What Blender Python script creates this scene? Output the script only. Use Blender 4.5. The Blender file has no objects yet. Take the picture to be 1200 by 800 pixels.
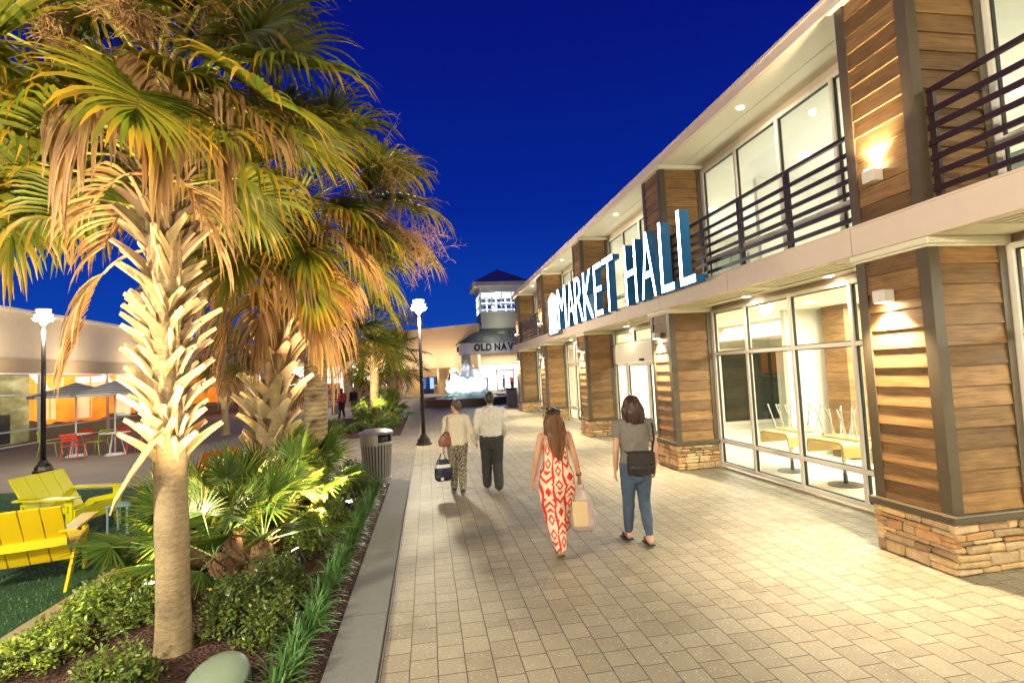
import bpy, bmesh, math, random
import numpy as np
from mathutils import Vector, Matrix, noise as mnoise

scene = bpy.context.scene
COL = scene.collection
R = math.radians
PI = math.pi
V = Vector

# ------------------------------------------------------------------ render
scene.render.engine = 'CYCLES'
scene.cycles.use_denoising = True
try:
    scene.cycles.denoiser = 'OPENIMAGEDENOISE'
except Exception:
    pass
scene.cycles.max_bounces = 7
scene.cycles.diffuse_bounces = 3
scene.cycles.glossy_bounces = 3
scene.cycles.transmission_bounces = 4
scene.cycles.transparent_max_bounces = 12
scene.cycles.sample_clamp_indirect = 4.0
scene.cycles.sample_clamp_direct = 0.0
scene.cycles.caustics_reflective = False
scene.cycles.caustics_refractive = False
scene.view_settings.view_transform = 'Standard'
scene.view_settings.look = 'None'
scene.view_settings.exposure = 1.8
scene.view_settings.gamma = 1.0

# ------------------------------------------------------------------ object helpers
def tag(o, label=None, cat=None, group=None, kind=None):
    if label: o['label'] = label
    if cat: o['category'] = cat
    if group: o['group'] = group
    if kind: o['kind'] = kind
    return o

def thing(name, label, cat, loc=(0, 0, 0), rz=0.0, group=None):
    o = bpy.data.objects.new(name, None)
    COL.objects.link(o)
    o.location = loc
    o.rotation_euler = (0, 0, rz)
    o.empty_display_size = 0.2
    return tag(o, label, cat, group)

def children(o):
    return [c for c in bpy.data.objects if c.parent == o]

def copy_tree(o, parent=None):
    c = o.copy()
    COL.objects.link(c)
    if parent is not None:
        c.parent = parent
    for ch in children(o):
        copy_tree(ch, c)
    return c

class MB:
    """collects faces with material slots and a colour per vertex, then links ONE mesh object"""
    def __init__(self):
        self.v = []; self.f = []; self.m = []; self.c = []
        self.mi = 0; self.col = (1, 1, 1); self.smooth = []
        self.sm = False
    def add(self, verts, faces, cols=None):
        n = len(self.v)
        self.v.extend([tuple(p) for p in verts])
        if cols is None:
            self.c.extend([self.col] * len(verts))
        else:
            self.c.extend(cols)
        for f in faces:
            self.f.append([i + n for i in f]); self.m.append(self.mi); self.smooth.append(self.sm)
    def box(self, a, b, jit=0.0, rng=None):
        x0, y0, z0 = a; x1, y1, z1 = b
        vs = [(x0, y0, z0), (x1, y0, z0), (x1, y1, z0), (x0, y1, z0), (x0, y0, z1), (x1, y0, z1), (x1, y1, z1), (x0, y1, z1)]
        if jit:
            vs = [(p[0] + rng.uniform(-jit, jit), p[1] + rng.uniform(-jit, jit), p[2] + rng.uniform(-jit, jit)) for p in vs]
        self.add(vs, [(3, 2, 1, 0), (4, 5, 6, 7), (0, 1, 5, 4), (1, 2, 6, 5), (2, 3, 7, 6), (3, 0, 4, 7)])
    def bbox(self, a, b, bev=0.01):
        """box with all edges chamfered"""
        c = [(a[i] + b[i]) / 2 for i in range(3)]; h = [abs(b[i] - a[i]) / 2 for i in range(3)]
        e = min(bev, min(h) * 0.9)
        vs = []; idx = {}
        for sx in (-1, 1):
            for sy in (-1, 1):
                for sz in (-1, 1):
                    for ax in range(3):
                        p = [sx * h[0], sy * h[1], sz * h[2]]
                        for k in range(3):
                            if k != ax:
                                p[k] -= e * (sx, sy, sz)[k]
                        idx[(sx, sy, sz, ax)] = len(vs)
                        vs.append((c[0] + p[0], c[1] + p[1], c[2] + p[2]))
        fs = []
        S = (-1, 1)
        for ax in range(3):
            o = [k for k in range(3) if k != ax]
            for s in S:
                q = []
                for (u, w) in ((-1, -1), (1, -1), (1, 1), (-1, 1)):
                    k = [0, 0, 0]; k[ax] = s; k[o[0]] = u; k[o[1]] = w
                    q.append(idx[(k[0], k[1], k[2], ax)])
                flip = (s > 0) == (ax != 1)
                fs.append(q if flip else q[::-1])
        for ax in range(3):
            o = [k for k in range(3) if k != ax]
            for u in S:
                for w in S:
                    q = []
                    for s in (-1, 1):
                        k = [0, 0, 0]; k[ax] = s; k[o[0]] = u; k[o[1]] = w
                        q.append((idx[(k[0], k[1], k[2], o[0])], idx[(k[0], k[1], k[2], o[1])]))
                    fs.append([q[0][0], q[0][1], q[1][1], q[1][0]])
        for sx in S:
            for sy in S:
                for sz in S:
                    fs.append([idx[(sx, sy, sz, 0)], idx[(sx, sy, sz, 1)], idx[(sx, sy, sz, 2)]])
        self.add(vs, fs)
    def prism(self, poly, z0, z1, axis=2):
        """extrude a 2D polygon; axis = extrusion axis"""
        n = len(poly)
        def P(p, z):
            if axis == 2: return (p[0], p[1], z)
            if axis == 1: return (p[0], z, p[1])
            return (z, p[0], p[1])
        vs = [P(p, z0) for p in poly] + [P(p, z1) for p in poly]
        fs = [list(range(n))[::-1], list(range(n, 2 * n))]
        for i in range(n):
            j = (i + 1) % n
            fs.append([i, j, n + j, n + i])
        self.add(vs, fs)
    def tube(self, pts, rad, n=8, caps=True):
        pts = [V(p) for p in pts]
        if not hasattr(rad, '__len__'): rad = [rad] * len(pts)
        vs = []; fs = []
        up = V((0, 0, 1))
        prev = None
        for i, p in enumerate(pts):
            t = (pts[min(i + 1, len(pts) - 1)] - pts[max(i - 1, 0)])
            if t.length < 1e-9: t = V((0, 0, 1))
            t.normalize()
            if prev is None:
                s = t.cross(up)
                if s.length < 1e-3: s = t.cross(V((0, 1, 0)))
            else:
                s = prev - t * prev.dot(t)
                if s.length < 1e-5: s = t.orthogonal()
            s.normalize(); prev = s
            u = s.cross(t)
            for k in range(n):
                a = 2 * PI * k / n
                r = rad[i]
                if hasattr(r, '__len__'):
                    vs.append(p + s * math.cos(a) * r[0] + u * math.sin(a) * r[1])
                else:
                    vs.append(p + (s * math.cos(a) + u * math.sin(a)) * r)
        for i in range(len(pts) - 1):
            for k in range(n):
                k2 = (k + 1) % n
                fs.append([i * n + k, i * n + k2, (i + 1) * n + k2, (i + 1) * n + k])
        if caps:
            fs.append(list(range(n))[::-1]); fs.append([(len(pts) - 1) * n + k for k in range(n)])
        self.add(vs, fs)
    def bar(self, a, b, w, h=None, up=(0, 0, 1)):
        """rectangular bar from a to b"""
        h = w if h is None else h
        a = V(a); b = V(b); t = (b - a).normalized(); s = t.cross(V(up))
        if s.length < 1e-4: s = t.cross(V((0, 1, 0)))
        s.normalize(); u = s.cross(t)
        vs = []
        for p in (a, b):
            for (i, j) in ((-1, -1), (1, -1), (1, 1), (-1, 1)):
                vs.append(p + s * i * w / 2 + u * j * h / 2)
        self.add(vs, [(3, 2, 1, 0), (4, 5, 6, 7), (0, 1, 5, 4), (1, 2, 6, 5), (2, 3, 7, 6), (3, 0, 4, 7)])
    def lathe(self, prof, n=24, c=(0, 0, 0), squash=1.0):
        vs = []; fs = []
        for (r, z) in prof:
            for k in range(n):
                a = 2 * PI * k / n
                vs.append((c[0] + r * math.cos(a), c[1] + r * squash * math.sin(a), c[2] + z))
        for i in range(len(prof) - 1):
            for k in range(n):
                k2 = (k + 1) % n
                fs.append([i * n + k, i * n + k2, (i + 1) * n + k2, (i + 1) * n + k])
        fs.append(list(range(n))[::-1]); fs.append([(len(prof) - 1) * n + k for k in range(n)])
        self.add(vs, fs)
    def quad(self, a, b, c, d):
        self.add([a, b, c, d], [(0, 1, 2, 3)])
    def ellipsoid(self, c, r, nu=14, nv=9):
        prof = []
        vs = []; fs = []
        for i in range(nv + 1):
            t = PI * (i + 0.0) / nv - PI / 2
            t = max(-PI / 2 + 0.02, min(PI / 2 - 0.02, t))
            for k in range(nu):
                a = 2 * PI * k / nu
                vs.append((c[0] + r[0] * math.cos(t) * math.cos(a), c[1] + r[1] * math.cos(t) * math.sin(a), c[2] + r[2] * math.sin(t)))
        for i in range(nv):
            for k in range(nu):
                k2 = (k + 1) % nu
                fs.append([i * nu + k, i * nu + k2, (i + 1) * nu + k2, (i + 1) * nu + k])
        fs.append(list(range(nu))[::-1]); fs.append([nv * nu + k for k in range(nu)])
        self.add(vs, fs)
    def mesh(self, name, mats):
        me = bpy.data.meshes.new(name)
        me.from_pydata(self.v, [], self.f)
        if not isinstance(mats, (list, tuple)): mats = [mats]
        for m in mats: me.materials.append(m)
        me.polygons.foreach_set('material_index', self.m)
        me.polygons.foreach_set('use_smooth', self.smooth)
        ca = me.color_attributes.new('Col', 'FLOAT_COLOR', 'POINT')
        arr = np.ones((len(self.v), 4), dtype=np.float32)
        if self.c: arr[:, :3] = np.array(self.c, dtype=np.float32)
        ca.data.foreach_set('color', arr.ravel())
        me.update()
        return me
    def build(self, name, mats, parent=None, loc=None, fixn=False):
        me = self.mesh(name, mats)
        if fixn:
            bm = bmesh.new(); bm.from_mesh(me)
            bmesh.ops.recalc_face_normals(bm, faces=bm.faces[:])
            bm.to_mesh(me); bm.free()
        o = bpy.data.objects.new(name, me)
        COL.objects.link(o)
        if parent is not None: o.parent = parent
        if loc is not None: o.location = loc
        return o

# ------------------------------------------------------------------ materials
def newmat(name):
    m = bpy.data.materials.new(name); m.use_nodes = True
    nt = m.node_tree; nt.nodes.clear()
    out = nt.nodes.new('ShaderNodeOutputMaterial')
    return m, nt, out

class NT:
    def __init__(self, nt): self.nt = nt
    def n(self, typ, **kw):
        nd = self.nt.nodes.new(typ)
        ins = kw.pop('ins', {})
        for k, v in kw.items(): setattr(nd, k, v)
        for k, v in ins.items():
            s = nd.inputs[k]
            if hasattr(v, 'is_linked'): self.nt.links.new(v, s)
            else: s.default_value = v
        return nd
    def link(self, a, b): self.nt.links.new(a, b)
    def math(self, op, a, b=None, c=None, clamp=False):
        nd = self.nt.nodes.new('ShaderNodeMath'); nd.operation = op; nd.use_clamp = clamp
        for i, v in enumerate((a, b, c)):
            if v is None: continue
            if hasattr(v, 'is_linked'): self.nt.links.new(v, nd.inputs[i])
            else: nd.inputs[i].default_value = v
        return nd.outputs[0]
    def mix(self, fac, a, b, mode='MIX'):
        nd = self.nt.nodes.new('ShaderNodeMix'); nd.data_type = 'RGBA'; nd.blend_type = mode
        for k, v in ((0, fac), (6, a), (7, b)):
            s = nd.inputs[k]
            if hasattr(v, 'is_linked'): self.nt.links.new(v, s)
            else:
                if k and len(v) == 3: v = (*v, 1)
                s.default_value = v
        return nd.outputs[2]
    def ramp(self, fac, stops):
        nd = self.nt.nodes.new('ShaderNodeValToRGB')
        el = nd.color_ramp.elements
        while len(el) < len(stops): el.new(0.5)
        for e, (p, c) in zip(el, stops):
            e.position = p; e.color = (*c, 1) if len(c) == 3 else c
        self.nt.links.new(fac, nd.inputs[0])
        return nd.outputs[0]
    def coords(self, kind='Object', scale=(1, 1, 1), loc=(0, 0, 0), rot=(0, 0, 0)):
        tc = self.nt.nodes.new('ShaderNodeTexCoord')
        mp = self.nt.nodes.new('ShaderNodeMapping')
        mp.inputs['Scale'].default_value = scale; mp.inputs['Location'].default_value = loc; mp.inputs['Rotation'].default_value = rot
        self.nt.links.new(tc.outputs[kind], mp.inputs['Vector'])
        return mp.outputs[0]
    def noise(self, vec, scale=5, detail=4, rough=0.55):
        nd = self.nt.nodes.new('ShaderNodeTexNoise')
        nd.inputs['Scale'].default_value = scale; nd.inputs['Detail'].default_value = detail; nd.inputs['Roughness'].default_value = rough
        self.nt.links.new(vec, nd.inputs['Vector'])
        return nd.outputs[0]

MATS = {}
def mat(name, base=(0.5, 0.5, 0.5), rough=0.6, metal=0.0, vcol=False, var=0.15, vscale=6.0, stretch=(1, 1, 1),
        bump=0.0, bscale=40.0, bdist=0.005, spec=0.5, trans=0.0, dirt=0.0, coat=0.0):
    if name in MATS: return MATS[name]
    m, nt, out = newmat(name); N = NT(nt)
    p = N.n('ShaderNodeBsdfPrincipled')
    p.inputs['Roughness'].default_value = rough
    p.inputs['Metallic'].default_value = metal
    p.inputs['Specular IOR Level'].default_value = spec
    if coat: p.inputs['Coat Weight'].default_value = coat
    vec = N.coords('Object', stretch)
    nz = N.noise(vec, vscale, 5)
    f = N.math('MULTIPLY_ADD', nz, 2 * var, 1 - var)
    cc = N.n('ShaderNodeCombineColor', ins={0: f, 1: f, 2: f}).outputs[0]
    col = N.mix(1.0, (*base, 1), cc, 'MULTIPLY')
    if vcol:
        at = N.n('ShaderNodeVertexColor', layer_name='Col')
        col = N.mix(1.0, col, at.outputs[0], 'MULTIPLY')
    if dirt:
        n2 = N.noise(N.coords('Object', (1, 1, 1)), 1.7, 6, 0.65)
        d = N.ramp(n2, [(0.45, (1, 1, 1)), (0.75, (1 - dirt, 1 - dirt, 1 - dirt))])
        col = N.mix(1.0, col, d, 'MULTIPLY')
    N.link(col, p.inputs['Base Color'])
    if bump:
        nb = N.noise(vec, bscale, 4)
        b = N.n('ShaderNodeBump', ins={'Strength': bump, 'Distance': bdist, 'Height': nb})
        N.link(b.outputs[0], p.inputs['Normal'])
    if trans:
        tr = N.n('ShaderNodeBsdfTranslucent')
        N.link(col, tr.inputs['Color'])
        ms = N.n('ShaderNodeMixShader', ins={0: trans})
        N.link(p.outputs[0], ms.inputs[1]); N.link(tr.outputs[0], ms.inputs[2])
        N.link(ms.outputs[0], out.inputs[0])
    else:
        N.link(p.outputs[0], out.inputs[0])
    MATS[name] = m
    return m

def emis(name, col, strength, var=0.0):
    if name in MATS: return MATS[name]
    m, nt, out = newmat(name); N = NT(nt)
    e = N.n('ShaderNodeEmission', ins={'Color': (*col, 1), 'Strength': strength})
    N.link(e.outputs[0], out.inputs[0]); MATS[name] = m
    return m

def glassmat(name, tint=(0.93, 0.95, 0.94), refl=1.0, rough=0.0):
    if name in MATS: return MATS[name]
    m, nt, out = newmat(name); N = NT(nt)
    t = N.n('ShaderNodeBsdfTransparent', ins={'Color': (*tint, 1)})
    g = N.n('ShaderNodeBsdfGlossy', ins={'Color': (1, 1, 1, 1), 'Roughness': rough})
    fr = N.n('ShaderNodeFresnel', ins={'IOR': 1.5})
    f = N.math('MULTIPLY', fr.outputs[0], refl, clamp=True)
    # only the entry face reflects: the thin pane is not a refracting block
    f = N.math('MULTIPLY', f, N.math('SUBTRACT', 1.0, N.n('ShaderNodeNewGeometry').outputs['Backfacing']))
    ms = N.n('ShaderNodeMixShader', ins={0: f})
    N.link(t.outputs[0], ms.inputs[1]); N.link(g.outputs[0], ms.inputs[2]); N.link(ms.outputs[0], out.inputs[0])
    MATS[name] = m
    return m

def area(name, loc, target, size, power, col=(1, 0.85, 0.65), shape='RECTANGLE', size_y=None, spread=PI):
    l = bpy.data.lights.new(name, 'AREA'); l.energy = power; l.color = col; l.shape = shape; l.size = size
    if size_y: l.size_y = size_y
    l.spread = spread
    o = bpy.data.objects.new(name, l); COL.objects.link(o); o.location = loc
    d = V(target) - V(loc); o.rotation_euler = d.to_track_quat('-Z', 'Y').to_euler()
    return o

def spot(name, loc, target, power, angle=60, blend=0.5, col=(1, 0.8, 0.55), radius=0.03):
    l = bpy.data.lights.new(name, 'SPOT'); l.energy = power; l.color = col; l.spot_size = R(angle); l.spot_blend = blend; l.shadow_soft_size = radius
    o = bpy.data.objects.new(name, l); COL.objects.link(o); o.location = loc
    d = V(target) - V(loc); o.rotation_euler = d.to_track_quat('-Z', 'Y').to_euler()
    return o

def point(name, loc, power, col=(1, 0.85, 0.65), radius=0.1):
    l = bpy.data.lights.new(name, 'POINT'); l.energy = power; l.color = col; l.shadow_soft_size = radius
    o = bpy.data.objects.new(name, l); COL.objects.link(o); o.location = loc
    return o
# ------------------------------------------------------------------ camera
cam = bpy.data.cameras.new('camera'); cam.sensor_width = 36.0; cam.lens = 36 * 612.5 / 1200
cam.clip_end = 3000; cam.clip_start = 0.05
co = bpy.data.objects.new('camera', cam); COL.objects.link(co)
yaw, pitch, roll = R(9.365), R(3.283), R(-2.838)
fw = V((math.sin(yaw) * math.cos(pitch), math.cos(yaw) * math.cos(pitch), math.sin(pitch)))
rt = V((math.cos(yaw), -math.sin(yaw), 0)); up = rt.cross(fw)
r2 = rt * math.cos(roll) + up * math.sin(roll); u2 = up * math.cos(roll) - rt * math.sin(roll)
M = Matrix((( r2.x, u2.x, -fw.x, 0), (r2.y, u2.y, -fw.y, 0), (r2.z, u2.z, -fw.z, 2.1), (0, 0, 0, 1)))
co.matrix_world = M
scene.camera = co

# ------------------------------------------------------------------ sky: blue hour
w = bpy.data.worlds.new('World'); scene.world = w; w.use_nodes = True
nt = w.node_tree; nt.nodes.clear(); N = NT(nt)
out = nt.nodes.new('ShaderNodeOutputWorld')
tc = N.n('ShaderNodeTexCoord')
sep = N.n('ShaderNodeSeparateXYZ', ins={0: tc.outputs['Generated']})
skyc = N.ramp(sep.outputs[2], [(0.0, (0.010, 0.060, 0.29)), (0.10, (0.0025, 0.030, 0.235)), (0.30, (0.0008, 0.011, 0.165)), (0.55, (0.0012, 0.0045, 0.115)), (1.0, (0.0015, 0.002, 0.06))])
bg = N.n('ShaderNodeBackground', ins={'Color': skyc, 'Strength': 0.50})
N.link(bg.outputs[0], out.inputs[0])

# ------------------------------------------------------------------ ground materials
def paver_mat(name, c1, c2, cm, bw, rh, rot=PI / 2, spec_amt=0.6, rough=0.55):
    m, nt, out = newmat(name); N = NT(nt)
    vec = N.coords('Object', rot=(0, 0, rot))
    # slightly wavy joints
    nv = N.n('ShaderNodeTexNoise', ins={'Scale': 2.0, 'Vector': vec})
    wob = N.n('ShaderNodeVectorMath', operation='MULTIPLY_ADD', ins={0: nv.outputs['Color'], 1: (0.012, 0.012, 0), 2: vec})
    br = N.n('ShaderNodeTexBrick', ins={'Vector': wob.outputs[0], 'Color1': (0, 0, 0, 1), 'Color2': (1, 1, 1, 1), 'Mortar': (0.5, 0.5, 0.5, 1), 'Scale': 1.0,
                                     'Mortar Size': 0.0045, 'Mortar Smooth': 0.25, 'Bias': 0.0, 'Brick Width': bw, 'Row Height': rh})
    br.offset = 0.5; br.offset_frequency = 2; br.squash = 0.82; br.squash_frequency = 3
    tone = N.mix(br.outputs['Color'], (*c1, 1), (*c2, 1))
    big = N.noise(vec, 0.6, 4)
    tone = N.mix(1.0, tone, N.ramp(big, [(0.3, (0.82, 0.82, 0.82)), (0.7, (1.12, 1.1, 1.06))]), 'MULTIPLY')
    stain = N.noise(vec, 1.7, 7, 0.68)
    tone = N.mix(1.0, tone, N.ramp(stain, [(0.34, (0.78, 0.76, 0.72)), (0.47, (1, 1, 1)), (0.7, (1.06, 1.06, 1.06))]), 'MULTIPLY')
    gum = N.n('ShaderNodeTexVoronoi', ins={'Vector': vec, 'Scale': 2.6})
    tone = N.mix(N.math('MULTIPLY', N.math('LESS_THAN', gum.outputs['Distance'], 0.045), 0.45), tone, (0.07, 0.065, 0.055, 1))
    fine = N.noise(vec, 90, 3)
    tone = N.mix(1.0, tone, N.ramp(fine, [(0.3, (0.86, 0.86, 0.86)), (0.7, (1.1, 1.1, 1.1))]), 'MULTIPLY')
    # pale aggregate specks
    vo = N.n('ShaderNodeTexVoronoi', ins={'Vector': vec, 'Scale': 42.0})
    sp = N.math('LESS_THAN', vo.outputs['Distance'], 0.26)
    pick = N.math('GREATER_THAN', N.n('ShaderNodeSeparateColor', ins={0: vo.outputs['Color']}).outputs[0], 0.66)
    sp = N.math('MULTIPLY', sp, pick)
    sp = N.math('MULTIPLY', sp, spec_amt)
    tone = N.mix(sp, tone, (0.55, 0.53, 0.48, 1))
    tone = N.mix(br.outputs['Fac'], tone, (*cm, 1))
    p = N.n('ShaderNodeBsdfPrincipled', ins={'Base Color': tone, 'Roughness': rough, 'Specular IOR Level': 0.5})
    rr = N.math('MULTIPLY_ADD', big, 0.3, rough - 0.17)
    N.link(rr, p.inputs['Roughness'])
    hgt = N.math('MULTIPLY_ADD', br.outputs['Fac'], -1.0, N.math('MULTIPLY', fine, 0.25))
    hgt = N.math('ADD', hgt, N.math('MULTIPLY', N.n('ShaderNodeSeparateColor', ins={0: br.outputs['Color']}).outputs[0], 0.25))
    b = N.n('ShaderNodeBump', ins={'Strength': 0.7, 'Distance': 0.006, 'Height': hgt})
    N.link(b.outputs[0], p.inputs['Normal'])
    N.link(p.outputs[0], out.inputs[0]); MATS[name] = m
    return m

M_PAVE = paver_mat('walk_pavers', (0.27, 0.23, 0.162), (0.34, 0.295, 0.212), (0.06, 0.047, 0.032), 0.24, 0.2)
M_PAVE2 = paver_mat('cross_pavers', (0.20, 0.165, 0.135), (0.27, 0.23, 0.19), (0.06, 0.05, 0.04), 0.22, 0.11, rot=0.0, spec_amt=0.2, rough=0.6)

def conc_mat(name, base, joint=None, rough=0.75):
    m, nt, out = newmat(name); N = NT(nt)
    vec = N.coords('Object')
    a = N.noise(vec, 1.1, 6, 0.62); b = N.noise(vec, 60, 4)
    f = N.math('ADD', N.math('MULTIPLY', a, 0.5), N.math('MULTIPLY_ADD', b, 0.3, 0.6))
    cc = N.n('ShaderNodeCombineColor', ins={0: f, 1: f, 2: f}).outputs[0]
    col = N.mix(1.0, (*base, 1), cc, 'MULTIPLY')
    p = N.n('ShaderNodeBsdfPrincipled', ins={'Roughness': rough})
    if joint:
        sp = N.n('ShaderNodeSeparateXYZ', ins={0: vec})
        fy = N.math('FRACT', N.math('DIVIDE', sp.outputs[1], joint))
        j = N.math('LESS_THAN', fy, 0.009 / joint)
        col = N.mix(j, col, (base[0] * 0.3, base[1] * 0.3, base[2] * 0.3, 1))
    N.link(col, p.inputs['Base Color'])
    bp = N.n('ShaderNodeBump', ins={'Strength': 0.35, 'Distance': 0.003, 'Height': b})
    N.link(bp.outputs[0], p.inputs['Normal'])
    N.link(p.outputs[0], out.inputs[0]); MATS[name] = m
    return m
M_KERB = conc_mat('kerb_concrete', (0.175, 0.18, 0.175), joint=1.62)
M_PLAZA = conc_mat('plaza_concrete', (0.255, 0.215, 0.175), joint=3.1)
M_EDGE = conc_mat('edging_concrete', (0.36, 0.27, 0.17))

def sheet(name, poly, z, m, label=None, kind='structure'):
    mb = MB(); mb.add([(x, y, z) for x, y in poly], [list(range(len(poly)))])
    o = mb.build(name, m)
    o['kind'] = kind
    return o

def slab(name, poly, z0, z1, m, bev=0.0):
    mb = MB(); mb.prism(poly, z0, z1)
    o = mb.build(name, m, fixn=True); o['kind'] = 'structure'
    if bev:
        md = o.modifiers.new('bevel', 'BEVEL'); md.width = bev; md.segments = 2; md.limit_method = 'ANGLE'
    return o

sheet('ground', [(-900, -900), (900, -900), (900, 1500), (-900, 1500)], -0.02, M_PLAZA)
sheet('plaza_path', [(-17.5, 13.55), (-0.45, 11.6), (-0.45, 90), (-17.5, 90)], -0.008, M_PLAZA)
sheet('walk', [(-0.42, -14), (5.9, -14), (5.9, 56), (-0.42, 56)], 0.0, M_PAVE)
sheet('cross_path', [(-6.5, 11.0), (-0.425, 11.0), (-0.425, 70), (-6.5, 70)], -0.004, M_PAVE2)
# concrete planter kerb with a rounded end beside the walk
kp = [(-0.43, -8), (-0.43, 10.55)]
for i in range(9):
    a = PI / 2 * i / 8
    kp.append((-0.73 + 0.30 * math.cos(a), 10.55 + 0.45 * math.sin(a)))
kp += [(-1.35, 11.0), (-1.35, 10.62), (-0.80, 10.62), (-0.82, -8)]
slab('kerb', kp, -0.05, 0.045, M_KERB, 0.008)

m, nt, out = newmat('lawn_soil'); N = NT(nt)
vec = N.coords('Object'); a = N.noise(vec, 160, 5, 0.7); b = N.noise(vec, 1.2, 5)
col = N.ramp(a, [(0.30, (0.025, 0.06, 0.03)), (0.55, (0.055, 0.145, 0.07)), (0.8, (0.10, 0.22, 0.10))])
col = N.mix(1.0, col, N.ramp(b, [(0.3, (0.65, 0.65, 0.6)), (0.7, (1.15, 1.1, 1.0))]), 'MULTIPLY')
p = N.n('ShaderNodeBsdfPrincipled', ins={'Base Color': col, 'Roughness': 0.85, 'Specular IOR Level': 0.2})
N.link(N.n('ShaderNodeBump', ins={'Strength': 1.0, 'Distance': 0.02, 'Height': a}).outputs[0], p.inputs['Normal'])
N.link(p.outputs[0], out.inputs[0]); M_LAWN = m
sheet('lawn_ground', [(-3.72, -6), (-3.72, 10.0), (-4.4, 12.35), (-17.0, 14.6), (-17.0, -6)], 0.004, M_LAWN)
slab('lawn_edging', [(-3.34, -6), (-3.34, 10.1), (-3.72, 10.1), (-3.72, -6)], -0.05, 0.03, M_EDGE, 0.006)

m, nt, out = newmat('bark_mulch'); N = NT(nt)
vec = N.coords('Object'); vo = N.n('ShaderNodeTexVoronoi', ins={'Vector': vec, 'Scale': 38.0}); b = N.noise(vec, 22, 5, 0.7)
col = N.ramp(N.math('ADD', N.math('MULTIPLY', vo.outputs['Distance'], 0.7), N.math('MULTIPLY', b, 0.5)), [(0.25, (0.012, 0.005, 0.005)), (0.5, (0.05, 0.018, 0.014)), (0.75, (0.11, 0.045, 0.03)), (0.95, (0.17, 0.09, 0.055))])
p = N.n('ShaderNodeBsdfPrincipled', ins={'Base Color': col, 'Roughness': 0.9})
N.link(N.n('ShaderNodeBump', ins={'Strength': 1.0, 'Distance': 0.03, 'Height': N.math('ADD', vo.outputs['Distance'], b)}).outputs[0], p.inputs['Normal'])
N.link(p.outputs[0], out.inputs[0]); M_MULCH = m

def mulch(name, x0, x1, y0, y1, z, hump, ny=40, nx=16):
    mb = MB(); mb.sm = True
    vs = []
    for j in range(ny + 1):
        for i in range(nx + 1):
            x = x0 + (x1 - x0) * i / nx; y = y0 + (y1 - y0) * j / ny
            e = min(i, nx - i) / (nx / 2)
            e2 = min(1, min(j, ny - j) / 3.0)
            h = hump * math.sin(min(1, e * 1.4) * PI / 2) * e2 + mnoise.noise(V((x * 2.5, y * 2.5, 0))) * 0.03 * min(e, e2)
            vs.append((x, y, z + h))
    mb.add(vs, [(j * (nx + 1) + i, j * (nx + 1) + i + 1, (j + 1) * (nx + 1) + i + 1, (j + 1) * (nx + 1) + i) for j in range(ny) for i in range(nx)])
    o = mb.build(name, M_MULCH); o['kind'] = 'structure'
    return o
mulch('planting_bed', -3.36, -0.80, -6, 10.66, 0.012, 0.10, 60, 16)
mulch('planting_bed_far', -4.9, -1.05, 19.5, 29.5, 0.0, 0.12, 20, 12)
# ------------------------------------------------------------------ MARKET HALL building
rng = random.Random(11)

def wood_mat(name, dark, light):
    m, nt, out = newmat(name); N = NT(nt)
    tc = N.n('ShaderNodeTexCoord')
    sp = N.n('ShaderNodeSeparateXYZ', ins={0: tc.outputs['Object']})
    at = N.n('ShaderNodeVertexColor', layer_name='Col')
    sc = N.n('ShaderNodeSeparateColor', ins={0: at.outputs[0]})
    along = N.math('ADD', sp.outputs[0], sp.outputs[1])
    along = N.math('ADD', along, N.math('MULTIPLY', sc.outputs[0], 37.0))
    cv = N.n('ShaderNodeCombineXYZ', ins={0: N.math('MULTIPLY', along, 2.8), 1: N.math('MULTIPLY', sp.outputs[2], 95.0), 2: N.math('MULTIPLY', sc.outputs[0], 9.0)})
    g = N.noise(cv.outputs[0], 1.0, 6, 0.6)
    cv2 = N.n('ShaderNodeCombineXYZ', ins={0: N.math('MULTIPLY', along, 3.6), 1: N.math('MULTIPLY', sp.outputs[2], 12.0), 2: N.math('MULTIPLY', sc.outputs[0], 5.0)})
    k = N.noise(cv2.outputs[0], 1.0, 3, 0.5)
    f = N.math('ADD', N.math('MULTIPLY', g, 0.65), N.math('MULTIPLY', k, 0.35))
    col = N.ramp(f, [(0.30, dark), (0.50, tuple((a + b) / 2 for a, b in zip(dark, light))), (0.72, light)])
    fac = N.math('MULTIPLY_ADD', sc.outputs[1], 0.75, 0.62)
    cc = N.n('ShaderNodeCombineColor', ins={0: fac, 1: fac, 2: fac}).outputs[0]
    col = N.mix(1.0, col, cc, 'MULTIPLY')
    p = N.n('ShaderNodeBsdfPrincipled', ins={'Base Color': col, 'Roughness': 0.55, 'Specular IOR Level': 0.35})
    b = N.n('ShaderNodeBump', ins={'Strength': 0.5, 'Distance': 0.003, 'Height': g})
    N.link(b.outputs[0], p.inputs['Normal'])
    N.link(p.outputs[0], out.inputs[0]); MATS[name] = m
    return m
M_WOOD = wood_mat('plank_cladding', (0.080, 0.037, 0.013), (0.35, 0.195, 0.072))
M_TRIM = mat('dark_bronze_trim', (0.085, 0.062, 0.036), rough=0.45, var=0.15)
M_LEDGE = mat('stone_veneer', (0.62, 0.47, 0.30), rough=0.85, vcol=True, var=0.45, vscale=14, bump=0.7, bscale=30, bdist=0.012)
M_MORTAR = mat('stone_joint', (0.10, 0.075, 0.05), rough=0.95)
M_STUCCO = mat('warm_beige_paint', (0.72, 0.58, 0.47), rough=0.6, var=0.05)
M_CREAM = mat('cream_paint', (0.74, 0.68, 0.52), rough=0.55, var=0.04)
M_FRAME = mat('cream_window_frame', (0.82, 0.76, 0.64), rough=0.4, var=0.03)
M_GASKET = mat('black_gasket', (0.015, 0.015, 0.015), rough=0.5)
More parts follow.
